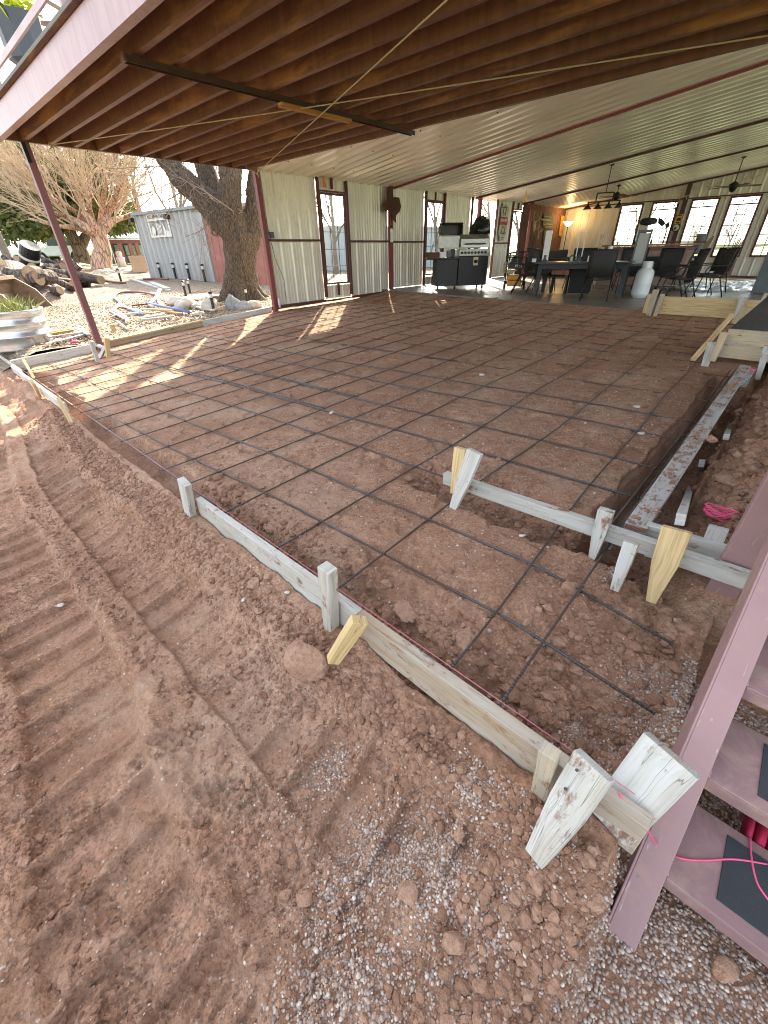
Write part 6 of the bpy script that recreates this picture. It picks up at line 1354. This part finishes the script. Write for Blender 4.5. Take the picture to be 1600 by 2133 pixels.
m.prism([sgp(u0 + .14, bz), sgp(u0 + .18, bz + .28), sgp(u0 + .26, bz + .34), sgp(u0 + .38, bz + .30), sgp(u0 + .46, bz + .20), sgp(u0 + .40, bz + .10), sgp(u0 + .36, bz), sgp(u0 + .31, bz), sgp(u0 + .28, bz + .09), sgp(u0 + .22, bz)], nb * .015)
for k in range(4): m.prism([sgp(u0 + .58 + .09 * k, bz), sgp(u0 + .62 + .09 * k, bz), sgp(u0 + .66 + .09 * k, bz + .42 - .03 * k), sgp(u0 + .61 + .09 * k, bz + .44 - .03 * k)], nb * .015)
m.prism([sgp(u0 + 1.05, bz), sgp(u0 + 1.45, bz), sgp(u0 + 1.42, bz + .12), sgp(u0 + 1.20, bz + .18), sgp(u0 + 1.10, bz + .40), sgp(u0 + 1.06, bz + .40)], nb * .015)
m.build('silhouette', M_SW, fs)
# red shed next to it
sh0 = cr0 + d * .08; rs_ = thing('red_shed', 'faded red board shed adjoining the container behind the shade tree', 'shed', sh0)
s = NT('faded_red_boards'); v = s.coord('UV', (1, 1, 1)); s.col(s.ramp(s.noise(s.coord(), 3, 5), [(.3, (.27, .11, .085)), (.7, (.36, .16, .125))])); s.rough(.85); M_RSH = s.m
m = MB()
for k in range(16): q = sh0 + d * (.1 + .2 * k) + nb * (.05 + .012 * (k % 2)); m.obox(q + np.array([0, 0, 1.16]), (0, 0, 1.2), d * .098, nb * .02)
m.build('front_wall', M_RSH, rs_); MB().obox(sh0 + d * 1.6 + nb * 1.3 + np.array([0, 0, 2.42]), d * 1.75, nb * 1.35, (0, 0, .05)).build('roof', MATS['container_roof'], rs_)
MB().obox(sh0 + d * 1.6 + nb * 2.4 + np.array([0, 0, 1.16]), (0, 0, 1.2), d * 1.6, nb * .02).build('rear_wall', M_RSH, rs_)
m = MB()
for a, b in (((.35, 1.62), (.35, 1.95)), ((.35, 1.62), (.75, 1.62)), ((.35, 1.95), (.75, 1.95))): m.beam(sh0 + d * a[0] + np.array([0, 0, a[1]]), sh0 + d * b[0] + np.array([0, 0, b[1]]), .04, .05)
m.build('hatch_frame', flat('hatch_brown', (.10, .05, .045)), rs_)
# pale container behind the left wall, seen through the windows
c2 = np.array([-20.5, 18.0, .0]); cc2 = thing('shipping_container', 'pale blue container in the yard, seen through the first window', 'container', c2); d2 = np.array([.3, .95, 0]); d2 /= np.linalg.norm(d2); n2 = np.array([-d2[1], d2[0], 0])
M_C2 = paint('container_pale', (.42, .47, .50), .5, .05, .1, 2)
corr(c2, d2, 11.0, -.1, 2.3, .37, .05, 'side_wall', M_C2, cc2); MB().obox(c2 + d2 * 5.5 + n2 * 1.2 + np.array([0, 0, 2.3]), d2 * 5.5, n2 * 1.25, (0, 0, .05)).build('roof', M_C2, cc2); MB().obox(c2 + n2 * 1.2 + np.array([0, 0, 1.1]), n2 * 1.2, (0, 0, 1.2), d2 * .02).build('end_wall', M_C2, cc2)
# ---- low house far behind
HD = 46.0; h0, h1 = dist(240, 548, HD), dist(345, 548, HD + 1.5); d3 = h1 - h0; HL = np.linalg.norm(d3[:2]); d3[2] = 0; d3 /= np.linalg.norm(d3); n3 = np.array([-d3[1], d3[0], 0]); hz0 = .62
hs = thing('ranch_house', 'low ranch house with red posts, pale windows and a blue metal roof', 'house', (h0[0], h0[1], hz0))
def hp(u, z, o=0): return np.array([h0[0], h0[1], 0]) + d3 * u + n3 * o + np.array([0, 0, z])
he = 2.62; hz1 = dist(300, 500, HD)[2]
MB().obox(hp(HL / 2, (hz0 + hz1) / 2, 1.5), d3 * HL / 2, n3 * .05, (0, 0, (hz1 - hz0) / 2)).build('wall', paint('grey_siding', (.17, .18, .20), .7, 0, .15, 3), hs)
rz = dist(300, 468, HD + 4)[2]
MB().prism([hp(-.3, hz1 + .05, -.2), hp(HL + 1, hz1 + .05, -.2), hp(HL + 1, rz, 4.5), hp(1.0, rz, 4.5)], (0, 0, .1)).build('roof', paint('blue_metal_roof', (.10, .13, .19), .45, .2, .15, 2), hs)
MB().obox(hp(HL / 2, hz1 - .08, -.15), d3 * (HL / 2 + .2), n3 * .06, (0, 0, .14)).build('fascia', M_RED, hs)
MB().obox(hp(HL / 2, hz1 + .06, -.2), d3 * (HL / 2 + .3), n3 * .08, (0, 0, .03)).build('gutter', M_WHITE, hs)
for i, px in enumerate((254, 277, 293, 318)): u = np.dot((dist(px, 520, HD) - h0)[:2], d3[:2]); MB().obox(hp(u, (hz0 + hz1) / 2, -.1), (0, 0, (hz1 - hz0) / 2), d3 * .14, n3 * .1).build('porch_post', flat('porch_red', (.28, .10, .08)), hs)
for i, (a, b) in enumerate(((243, 256), (266, 276), (282, 292), (296, 312))):
    ua, ub = (np.dot((dist(px, 520, HD + 1) - h0)[:2], d3[:2]) for px in (a + 2, b + 2)); zl, zh = hz0 + .35 * (hz1 - hz0), hz1 - .25
    w_ = MB().obox(hp((ua + ub) / 2, (zl + zh) / 2, 1.42), d3 * (ub - ua) / 2, n3 * .03, (0, 0, (zh - zl) / 2)).build('window', M_TRIM, hs); MB().obox(hp((ua + ub) / 2, (zl + zh) / 2, 1.375), d3 * (ub - ua) * .45, n3 * .01, (0, 0, (zh - zl) * .46)).build('pane', paint('teal_pane', (.32, .50, .50), .15, 0, .1, 3), w_)
# ================================================================== VEHICLES
def car(lb, name, pos, rz, prof, glassq, w, wheels, wr, mat):
    t = thing(name, lb, 'car', pos, rz); p = LOCB(t)
    b_ = p(MB().prism([(x, -w / 2, z) for x, z in prof], (0, w, 0)), 'body', mat, bevel=.06)
    for qd in glassq:
        for s_ in (-1, 1): p(MB().prism([(x, s_ * (w / 2 + .004), z) for x, z in qd], (0, s_ * .012, 0)), 'side_window', flat('car_glass', (.03, .045, .06), .1))
    for x in wheels:
        for s_ in (-1, 1):
            wl = p(MB().lathe((x, s_ * (w / 2 - .2), wr), [(wr * .6, 0), (wr, .03), (wr, .2), (wr * .6, .23)], 20, (0, s_, 0)), 'wheel', M_BLKM); p(MB().lathe((x, s_ * (w / 2 + .0), wr), [(wr * .58, 0), (wr * .5, .045), (0, .05)], 16, (0, s_, 0)), 'rim', M_STEEL, wl)
    xs_ = [x for x, z in prof]; z_ = wr * 2.1
    for s_ in (-1, 1): p(MB().obox((max(xs_) - .03, s_ * w * .36, z_), (.05, 0, 0), (0, .2, 0), (0, 0, .09)), 'headlight', flat('headlamp', (.7, .7, .68), .1), bevel=.02)
    p(MB().obox((max(xs_) - .02, 0, wr * 1.2), (.06, 0, 0), (0, w * .47, 0), (0, 0, .12)), 'bumper', M_DGREY, bevel=.03)
    for s_ in (-1, 1): p(MB().obox((.85, s_ * (w / 2 + .1), 1.12), (.06, 0, 0), (0, .1, 0), (0, 0, .07)), 'mirror', mat, bevel=.03)
    return t
M_CARW = flat('car_white', (.66, .68, .68), .25)
ps = dist(15, 540, 50); suv = car('white sport utility car parked at the far left behind the firewood', 'parked_car', (ps[0], ps[1], .72), R(45), [(-2.4, .35), (2.35, .35), (2.4, .75), (2.2, .98), (1.1, 1.12), (.35, 1.66), (-1.7, 1.74), (-2.3, 1.2), (-2.42, .8)], [[(-1.6, 1.14), (-.5, 1.14), (-.5, 1.58), (-1.5, 1.6)], [(-.4, 1.14), (.85, 1.14), (.3, 1.56), (-.4, 1.58)]], 1.9, (-1.5, 1.5), .36, M_CARW)
ps = dist(138, 540, 48); jp = car('white boxy off-road vehicle parked behind the corner post', 'off_road_car', (ps[0], ps[1], .78), R(228), [(-2.0, .5), (2.05, .5), (2.05, 1.05), (.75, 1.12), (.5, 1.85), (-1.95, 1.85), (-2.05, .9)], [[(-1.8, 1.2), (-.75, 1.2), (-.75, 1.7), (-1.8, 1.7)], [(-.6, 1.2), (.55, 1.2), (.42, 1.7), (-.6, 1.7)]], 1.85, (-1.35, 1.3), .42, flat('car_pale', (.60, .66, .68), .3))
# ================================================================== CLUTTER IN THE YARD
gz = lambda x, y: float(yard(x, y))
# galvanised tub planter
tq = np.array([-10.72, 1.36]); tzb = float(yard(*tq)) - .06
tub = thing('galvanised_tub', 'round galvanised stock tub planted with grass at the left edge', 'tub', (tq[0], tq[1], tzb))
M_ZINC = galv_mat('bright_zinc', (.62, .66, .70), .30, .85, (1, 1, 3))
rr_ = .58
MB().lathe((tq[0], tq[1], tzb), [(rr_ * .97, 0), (rr_ * .97, .02), (rr_ * .985, .10), (rr_, .20), (rr_ * 1.035, .215), (rr_ * 1.035, .235), (rr_, .25), (rr_ * 1.005, .40), (rr_ * 1.04, .415), (rr_ * 1.04, .435), (rr_ * 1.005, .45), (rr_ * 1.02, .60), (rr_ * 1.05, .61), (rr_ * 1.05, .635), (rr_ * 1.0, .635), (rr_ * .98, .55), (.0, .55)], 48).build('shell', M_ZINC, tub, smooth=True)
MB().lathe((tq[0], tq[1], tzb + .555), [(rr_ * .97, 0), (rr_ * .5, .03), (0, .04)], 24).build('soil', M_CLOD, tub)
m = MB(); rg = random.Random(3)
for k in range(420):
    a = rg.random() * 6.28; r_ = rg.random() ** .5 * rr_ * .85; p = np.array([tq[0] + r_ * math.cos(a), tq[1] + r_ * math.sin(a), tzb + .56]); d = np.array([rg.gauss(0, .35), rg.gauss(0, .35), 1]); h = rg.uniform(.12, .34); e = np.array([rg.gauss(0, 1), rg.gauss(0, 1), 0]); e /= np.linalg.norm(e); w = .008
    m.add([p - e * w, p + e * w, p + d * h * .6 + e * w * .7, p + d * h + np.array([d[0], d[1], 0]) * h * .6, p + d * h * .6 - e * w * .7], [(0, 1, 2, 3, 4)])
m.build('grass_tuft', leaf_mat('tub_grass', (.10, .16, .03), (.35, .34, .12)), tub)
# loader bucket and red arm
bq0 = on((62, 668), yard); bq1 = on((132, 628), yard); d = bq1 - bq0; d[2] = 0; BL = np.linalg.norm(d); BL_ = min(BL, 3.2); d /= BL; nb_ = np.array([-d[1], d[0], 0]); bz0 = gz(*bq0[:2])
bk = thing('loader_bucket', 'worn grey tractor bucket with rusty cutting edge and red loader arm', 'tractor bucket', (bq0[0], bq0[1], bz0))
def bp(u, v, z): return np.array([bq0[0], bq0[1], bz0]) + d * u + nb_ * v + np.array([0, 0, z])
M_BKT = paint('worn_bucket_steel', (.17, .125, .085), .5, .35, .35, 5, (.26, .16, .09), .55)
Wb = 2.1
prof = [(0, .03), (.12, .02), (.55, .06), (.78, .22), (.86, .5), (.80, .72), (.68, .84)]
P = np.zeros((2, len(prof), 3))
for k, u in enumerate((0, Wb)):
    for i, (v, z) in enumerate(prof): P[k, i] = bp(u, v, z)
ob = MB().sheet(P).build('bucket_shell', M_BKT, bk); ob.modifiers.new('thick', 'SOLIDIFY').thickness = .02
for u in (0, Wb - .02): MB().prism([bp(u, v, z) for v, z in prof] + [bp(u, .3, .55)], d * .02).build('side_plate', M_BKT, bk)
MB().beam(bp(0, -.02, .03), bp(Wb, -.02, .03), .14, .02).build('cutting_edge', rusty('edge_rust', (.16, .09, .05)), bk); MB().beam(bp(0, .70, .85), bp(Wb, .70, .85), .08, .08).build('top_bar', M_BKT, bk)
MB().beam(bp(-.05, 1.0, .3), bp(-.9, .9, .75), .18, .22).beam(bp(-.8, .9, .7), bp(-2.4, .6, .95), .18, .24).build('loader_arm', flat('tractor_red', (.55, .03, .02), .35), bk, bevel=.02)
# firewood: logs heaped, each on its own
WP = on((62, 606), yard); M_LOGB = bark_mat('log_bark', (.075, .055, .045), (.15, .115, .095), 6, .6); M_LOGC = paint('log_cut', (.30, .20, .12), .85, 0, .4, 6)
def log_proto(L, r, seed, split):
    rg = random.Random(seed); m = MB(); n = 10; pts = [np.array([-L / 2 + L * i / 5, rg.gauss(0, .02), rg.gauss(0, .02)]) for i in range(6)]
    m.tube(pts, [r * rg.uniform(.9, 1.1) for _ in pts], n); o = m.build('firewood_log', M_LOGB, smooth=False, origin=(0, 0, 0)); o.data.materials.append(M_LOGC); k = len(o.data.polygons); o.data.polygons[k - 1].material_index = 1; o.data.polygons[k - 2].material_index = 1
    if split:
        for v in o.data.vertices:
            if v.co.z > r * .1: v.co.z *= .15
    return o
LB_ = 'dark firewood log in the heap behind the loader bucket'; protos = [log_proto(.5, .10, 1, False), log_proto(.42, .14, 2, False), log_proto(.55, .15, 3, True), log_proto(.9, .09, 4, False)]
rg = random.Random(31); nl = 0
hx = np.array([-d[1] * 0 + .80, .0, 0])
for i in range(190):
    px, py = rg.uniform(-20, 152), rg.uniform(552, 606)
    q = on((px, py), yard); D = math.hypot(q[0], q[1]); D = 16.5 + rg.uniform(0, 6) + max(0, (606 - py)) * .10; b = dist(px, py, D); ztop = b[2]
    zg = gz(b[0], b[1]); 
    if ztop < zg + .03: b[2] = zg + .08
    o = protos[i] if i < 4 else protos[i % 4].copy()
    if i >= 4: COL.objects.link(o)
    o.location = b; o.rotation_euler = (rg.gauss(0, .25), rg.gauss(0, .35), rg.uniform(0, 3.14)); s_ = rg.uniform(.8, 1.5); o.scale = (s_, s_, s_); tag(o, LB_, 'log', 'firewood logs heaped behind the tub')
# mound of chips below the logs so that the heap rests on something
m = MB(); xs = np.linspace(-20, 160, 30); G = np.zeros((8, 30, 3))
for j in range(8):
    for i, px in enumerate(xs):
        D = 15.8 + j * 1.2; b = dist(px, 600, D); b[2] = gz(b[0], b[1]) - .05 + (.9 * math.sin(math.pi * min(j / 6.5, 1)) * math.exp(-((px - 40) / 85) ** 2) * (1 + .4 * float(vn(px * .05, j * .7, 3)))); G[j, i] = b
tag(m.sheet(G).build('wood_debris', paint('bark_debris', (.11, .075, .055), .95, 0, .5, 7, (.24, .16, .10), .6), smooth=False), 'mound of bark and wood debris under the firewood heap', 'wood debris', kind='stuff')
for q, r_, L_, a_, lb in [((50, 577), .20, 1.0, .5, 'thick cut log with reddish end lying at the front of the firewood heap'), ((85, 574), .21, .9, 2.4, 'stout pale-barked log beside the reddish one in the heap'), ((20, 588), .17, .9, .9, 'mid-sized split log low on the left of the heap'), ((170, 577), .16, 2.2, .3, 'long dark log lying behind the corner post')]:
    b = dist(q[0], q[1], 17.2 if q[0] < 150 else 21); o = log_proto(L_, r_, int(q[0]), False); o.name = 'large_log'; o.location = b; o.rotation_euler = (0, .1, a_); tag(o, lb, 'log')
b = dist(62, 530, 22); t = thing('black_barrel', 'tipped black barrel with a pale band on top of the firewood heap', 'barrel', b)
ax = np.array([.55, .25, .8]); MB().lathe(b, [(0, -.35), (.29, -.35), (.31, -.2), (.31, .2), (.29, .35), (0, .32)], 20, ax).build('drum', M_BLKP, t, smooth=False); MB().lathe(b, [(.317, -.12), (.322, -.11), (.322, -.04), (.317, -.03)], 20, ax).build('pale_band', flat('band_cream', (.55, .50, .42)), t)
b = dist(3, 545, 19); tag(MB().beam(b - np.array([0, 0, .9]), b + np.array([-.1, 0, .7]), .05, .05).build('thin_stake', M_WY), 'thin upright pale stake in front of the firewood at the left edge', 'stake')
b = on((150, 595), yard); m = MB(); m.lathe((b[0], b[1], b[2]), [(0, .03), (1.0, .03), (1.15, .14), (1.18, .14), (1.05, .0), (0, 0)], 26, (0, 0, 1), 1.0, .55); tag(m.build('black_tray', M_BLKP, smooth=False), 'shallow black plastic pond liner lying on gravel before the logs', 'pond liner')
# stump seat, garden figures, iron crook
b = on((300, 566), yard); tag(MB().lathe(b, [(0, 0), (.74, 0), (.68, .25), (.66, .45), (.70, .74), (.66, .78), (0, .72)], 16, (0, 0, 1), 1, .8).build('tree_stump', wood('stump_wood', (.50, .34, .2), (.36, .22, .12)), smooth=False), 'broad sawn tree stump in front of the ranch house', 'stump')
b = on((256, 557), yard); t = thing('garden_figures', 'pair of small pale garden figures on the grass before the ranch house', 'ornament', b)
for k, (dx, mt) in enumerate(((-.22, M_PINK), (.25, M_WHITE))):
    c = b + np.array([dx, 0, 0]); MB().lathe(c, [(0, 0), (.22, 0), (.16, .35), (.20, .55), (.08, .62), (.12, .75), (.10, .9), (0, .95)], 12).build('figure', flat('faded_doll_%s' % 'ab'[k], (.50, .32, .28) if k == 0 else (.55, .52, .50)), t, smooth=True)
b = on((243, 553), yard); tag(MB().tube([b, b + np.array([0, 0, 1.5])] + [b + np.array([.25 * math.cos(t_) + .25, 0, 1.5 + .3 * math.sin(t_)]) for t_ in np.linspace(3.14, .3, 8)], .03, 6).build('crook_pole', M_WG), 'thin hooked garden pole near the figures', 'garden pole')
# solar path lights
def path_light(q, h, lb, first=None):
    b = on(q, yard)
    if first is not None: return dup(first, b, 0, lb, scale=(h / .45,) * 3)
    t = thing('path_light', lb, 'path light', b, 0, 'black stake path lights'); p = LOCB(t)
    p(MB().lathe((0, 0, -.02), [(0, 0), (.035, 0), (.035, .30), (.045, .31), (.045, .33), (0, .33)], 12), 'stem', M_BLKP); p(MB().lathe((0, 0, .31), [(.038, 0), (.038, .09), (0, .09)], 12), 'lens', flat('frosted_lens', (.55, .52, .46), .2)); p(MB().lathe((0, 0, .40), [(.05, 0), (.055, .03), (.03, .05), (0, .05)], 12), 'cap', M_BLKP)
    t.scale = (h / .45,) * 3; return t
PL = path_light((337, 580), .62, 'path light before the container wall, leftmost of the row of four')
for q, h, lb in [((367, 581), .62, 'path light before the container wall, second of the row from the left'), ((396, 583), .62, 'path light before the container wall, third of the row from the left'), ((428, 586), .62, 'path light before the container wall, rightmost of the row of four'), ((322, 577), .55, 'path light standing off the left end of the container'),
                 ((388, 618), .42, 'path light among rocks left of the shade tree, its head tilted'), ((446, 648), .42, 'path light among the pale rocks in front of the shade tree'), ((516, 632), .36, 'all-black path light at the foot of the shade tree'), ((397, 612), .40, 'thin path light behind the rock cluster'), ((254, 590), .5, 'lone path light out on the open gravel')]: path_light(q, h, lb, PL)
# rocks round the tree
M_LIME = paint('limestone', (.46, .41, .34), .85, 0, .3, 12, (.28, .24, .20), .62); M_GRY = paint('grey_rock', (.30, .30, .30), .8, 0, .3, 14, (.16, .16, .16), .6)
for i, (q, r_, mt, lb, fl_) in enumerate([((378, 634), .30, M_LIME, 'long tan rock nearest the hoses', (1.4, .8, .5)), ((392, 642), .26, M_LIME, 'rounded tan rock with a hole in it', (1.1, .9, .75)), ((417, 642), .20, M_LIME, 'tan rock between the holed one and the path light', (1, .8, .7)), ((425, 634), .15, M_LIME, 'small blocky pale rock behind the tan ones', (1, .8, .8)), ((437, 645), .22, M_LIME, 'white angular rock leaning by the path light', (.9, .8, 1.1)), ((483, 642), .22, M_GRY, 'tall grey boulder at the foot of the shade tree', (.8, .8, 1.2)), ((492, 641), .18, M_GRY, 'grey boulder half hidden behind the tall one', (.9, .8, 1)), ((510, 643), .20, M_GRY, 'flat mottled grey rock beside the board', (1.2, .9, .65)), ((530, 640), .19, M_LIME, 'flat pale rock right of the black path light', (1.2, .8, .6)), ((412, 656), .14, M_LIME, 'small pale stone against the left form board', (1.3, .9, .5)), ((438, 577), .35, M_LIME, 'flat pale rock at the foot of the red shed', (1.6, .8, .4))]):
    clod(q, r_, lb, fl_, 60 + i, z=float(on(q, yard)[2]), sink=.2, name='garden_rock', mat=mt, cat='rock', sub=4)
# edging of soil round the tree
b = on((430, 620), yard); tag(MB().rock(b, .9, 4, .5, 3, (1.5, .7, .12)).build('soil_patch', paint('dug_soil', (.16, .09, .06), .95, 0, .4, 8), smooth=True), 'low mound of dug brown soil left of the shade tree', 'soil')
# hoses, pipes, lumber scraps
def yp(q, dz=.03): p = on(q, yard); p[2] += dz; return p
def hose(qs, r_, mt, lb, nm='garden_hose'): tag(MB().tube(smooth_path([yp(q, r_ + .01) for q in qs], 6), r_, 7).build(nm, mt, smooth=True), lb, 'hose')
M_HW = flat('hose_white', (.62, .56, .52), .5); M_HR = flat('hose_maroon', (.20, .06, .06), .5); M_HB = paint('pipe_blue', (.10, .16, .42), .4, 0, .2, 6); M_HLB = flat('pipe_light_blue', (.32, .48, .66), .4)
hose([(332, 606), (328, 618), (320, 630), (312, 638), (322, 642)], .035, M_HW, 'white hose curving down past the loose planks')
hose([(336, 606), (330, 622), (334, 636), (345, 640)], .035, M_HW, 'second white hose running beside the curved one')
hose([(240, 624), (250, 632), (248, 640), (240, 650), (262, 664), (266, 676)], .035, M_HW, 'white hose at the left end of the scrap pile')
hose([(240, 624), (246, 614), (275, 611), (305, 613), (325, 618)], .03, M_HR, 'maroon hose looped across the gravel')
hose([(205, 582), (235, 590), (262, 592)], .04, M_HR, 'dark hose snaking in from the logs')
hose([(298, 584), (330, 583), (352, 584)], .035, M_HR, 'maroon hose lying before the container')
hose([(320, 636), (355, 634), (378, 628)], .02, M_HR, 'thin red hose running to the tan rock')
def stick(qa, qb, w, h, mt, lb, nm='lumber_scrap', cat='lumber', dz=.02): board(yp(qa, dz), yp(qb, dz), w, h, mt, lb, cat, nm)
stick((275, 583), (352, 607), .16, .05, M_WG, 'long grey plank lying aslant on the open gravel', 'plank')
stick((316, 592), (350, 606), .20, .04, M_WW, 'shorter white plank lying across the grey one', 'plank', dz=.07)
tag(MB().tube([yp((256, 640)), yp((300, 656))], .035, 8).build('plastic_pipe', M_HLB, smooth=True), 'light blue plastic pipe in the scrap pile', 'pipe', 'plastic pipes')
tag(MB().tube([yp((308, 638), .08), yp((396, 655), .05)], .03, 8).build('plastic_pipe', M_HB, smooth=True), 'dark blue plastic pipe across the scrap pile', 'pipe', 'plastic pipes')
for i, (qa, qb, w, mt, lb) in enumerate([((235, 661), (300, 653), .09, M_WG, 'grey lath at the back left of the scrap pile'), ((290, 668), (342, 659), .10, M_WG, 'thick grey offcut in the middle of the scrap pile'), ((296, 672), (365, 664), .07, M_WW, 'pale strip along the front of the scrap pile'), ((300, 650), (360, 652), .05, M_WY, 'yellow stick in the scrap pile'), ((350, 653), (380, 656), .04, M_WO, 'orange stick in the scrap pile'), ((276, 640), (318, 635), .08, M_WBR, 'brown board lying behind the blue pipe'), ((398, 642), (448, 652), .06, M_WW, 'white stick pointing at the path light among rocks'), ((450, 650), (470, 644), .05, M_WY, 'short yellow stick beside the grey boulder'), ((232, 652), (262, 668), .04, M_WW, 'white slat slanting down the scrap pile'),
                                         ((82, 700), (150, 690), .10, M_WY, 'yellow plank end lying behind the grey left board'), ((90, 704), (155, 694), .06, M_WO, 'orange strip under the yellow plank end'), ((95, 712), (175, 700), .05, M_WG, 'grey lath behind the grey left board'), ((120, 716), (186, 698), .07, M_WW, 'white slat leaning toward the corner post'), ((100, 722), (130, 712), .06, M_WW, 'short pale scrap near the tub'), ((70, 690), (120, 684), .05, M_WG, 'thin grey lath behind the yellow plank end'), ((160, 690), (188, 704), .06, M_WG, 'grey strip crossing to the corner post'), ((245, 672), (268, 690), .03, M_WW, 'bent white trim piece at the end of the scrap pile')]): stick(qa, qb, w, .035, mt, lb, dz=.03 + .012 * (i % 4))
b = yp((158, 715), .03); tag(MB().rock(b, .07, 2, .5, 2, (1.4, .8, .5)).build('pink_rag', M_PINK), 'scrap of bright pink ribbon on the ground near the corner post', 'ribbon')
m = MB(); rg = random.Random(8)
for k in range(420):
    q = (rg.uniform(85, 200), rg.uniform(692, 722)) if k < 200 else (rg.uniform(235, 470), rg.uniform(632, 680)); p = yp(q, .02)
    if p[0] > -9.7: continue
    a = rg.random() * 3.14; L = rg.uniform(.02, .12); m.beam(p, p + np.array([math.cos(a) * L, math.sin(a) * L, rg.uniform(-.01, .03)]), .02, .01)
tag(m.build('wood_chips', M_WBR), 'brown chips and dead leaves strewn round the lumber scraps', 'wood chips', kind='stuff')
# border of brown mulch and pale stones along the lawn
for i in range(26):
    q = (196 + i * 5.2 + random.uniform(-1.5, 1.5), 566 + random.uniform(-2, 2)); p = on(q, yard); o = MB().rock((0, 0, 0), random.uniform(.12, .28), i, .4, 2, (1.3, .9, .6)).build('edging_stone', M_LIME if i % 3 else paint('rust_stone', (.35, .17, .10), .9, 0, .3, 9), smooth=True, origin=(0, 0, 0)); o.location = p; tag(o, 'small stone in the edging between the gravel and the lawn by the pinkish tree', 'stone', 'edging stones along the lawn')
# pale gravel pieces close to the form board (countless)
gp_ = rng.uniform([-15, 1.2], [-9.7, 8.5], (5200, 2)); zz_ = yard(gp_[:, 0], gp_[:, 1]); v, f = ICO[1]; n = len(gp_); k = len(v); rd = rng.uniform(.012, .03, n)
p = np.broadcast_to(v, (n, k, 3)) * (rd[:, None] * np.stack([np.ones(n), rng.uniform(.6, 1, n), rng.uniform(.4, .7, n)], 1))[:, None, :] + np.stack([gp_[:, 0], gp_[:, 1], zz_ + .012 + .03 * fbm(gp_[:, 0] * .8, gp_[:, 1] * .8, 4, 3)], 1)[:, None, :]
tag(np_mesh('yard_pebbles', p.reshape(-1, 3), (np.array(f)[None] + (np.arange(n) * k)[:, None, None]).reshape(-1, 3), island_mat('yard_pebble', [(0, (.24, .185, .125)), (.5, (.40, .32, .225)), (1, (.50, .42, .31))])), 'tan gravel pebbles scattered over the yard beside the left boards', 'gravel', kind='stuff')
# ================================================================== CAMERA, LIGHT
cam = bpy.data.cameras.new('camera'); co = bpy.data.objects.new('camera', cam); COL.objects.link(co)
cam.sensor_fit = 'HORIZONTAL'; cam.sensor_width = 36; cam.lens = 36 * F_PX / 1600; cam.clip_start = .02; cam.clip_end = 3000
rt_, dn_, fw_ = CM[0], CM[1], CM[2]
co.matrix_world = Matrix(((rt_[0], -dn_[0], -fw_[0], 0), (rt_[1], -dn_[1], -fw_[1], 0), (rt_[2], -dn_[2], -fw_[2], H), (0, 0, 0, 1)))
SC.camera = co
SUN_EL = R(29); sdir = np.array([-.69, .725]); sdir /= np.linalg.norm(sdir)
to_sun = Vector((sdir[0] * math.cos(SUN_EL), sdir[1] * math.cos(SUN_EL), math.sin(SUN_EL)))
sl = bpy.data.lights.new('sun', 'SUN'); sl.energy = 4.5; sl.angle = R(.55); sl.color = (1, .85, .62)
so = bpy.data.objects.new('sun', sl); COL.objects.link(so); so.rotation_euler = to_sun.to_track_quat('Z', 'Y').to_euler()
W = bpy.data.worlds.new('World'); SC.world = W; W.use_nodes = True
nt = W.node_tree; bg = nt.nodes['Background']; sk = nt.nodes.new('ShaderNodeTexSky'); sk.sky_type = 'NISHITA'; sk.sun_disc = False
sk.sun_elevation = SUN_EL; sk.sun_rotation = math.atan2(to_sun.x, to_sun.y); sk.air_density = 1.0; sk.dust_density = 3.0; sk.ozone_density = 1.0
hs_ = nt.nodes.new('ShaderNodeHueSaturation'); hs_.inputs['Saturation'].default_value = .42; nt.links.new(sk.outputs[0], hs_.inputs['Color']); nt.links.new(hs_.outputs[0], bg.inputs[0]); bg.inputs[1].default_value = .15
SC.view_settings.view_transform = 'Standard'; SC.view_settings.look = 'None'; SC.view_settings.exposure = EXPO; SC.view_settings.gamma = 1
SC.cycles.filter_width = 1.05; SC.cycles.max_bounces = 10; SC.cycles.diffuse_bounces = 6; SC.cycles.glossy_bounces = 4; SC.cycles.transparent_max_bounces = 24
SC.cycles.use_denoising = True; SC.cycles.sample_clamp_indirect = 12
try: SC.cycles.denoiser = 'OPENIMAGEDENOISE'
except Exception: pass
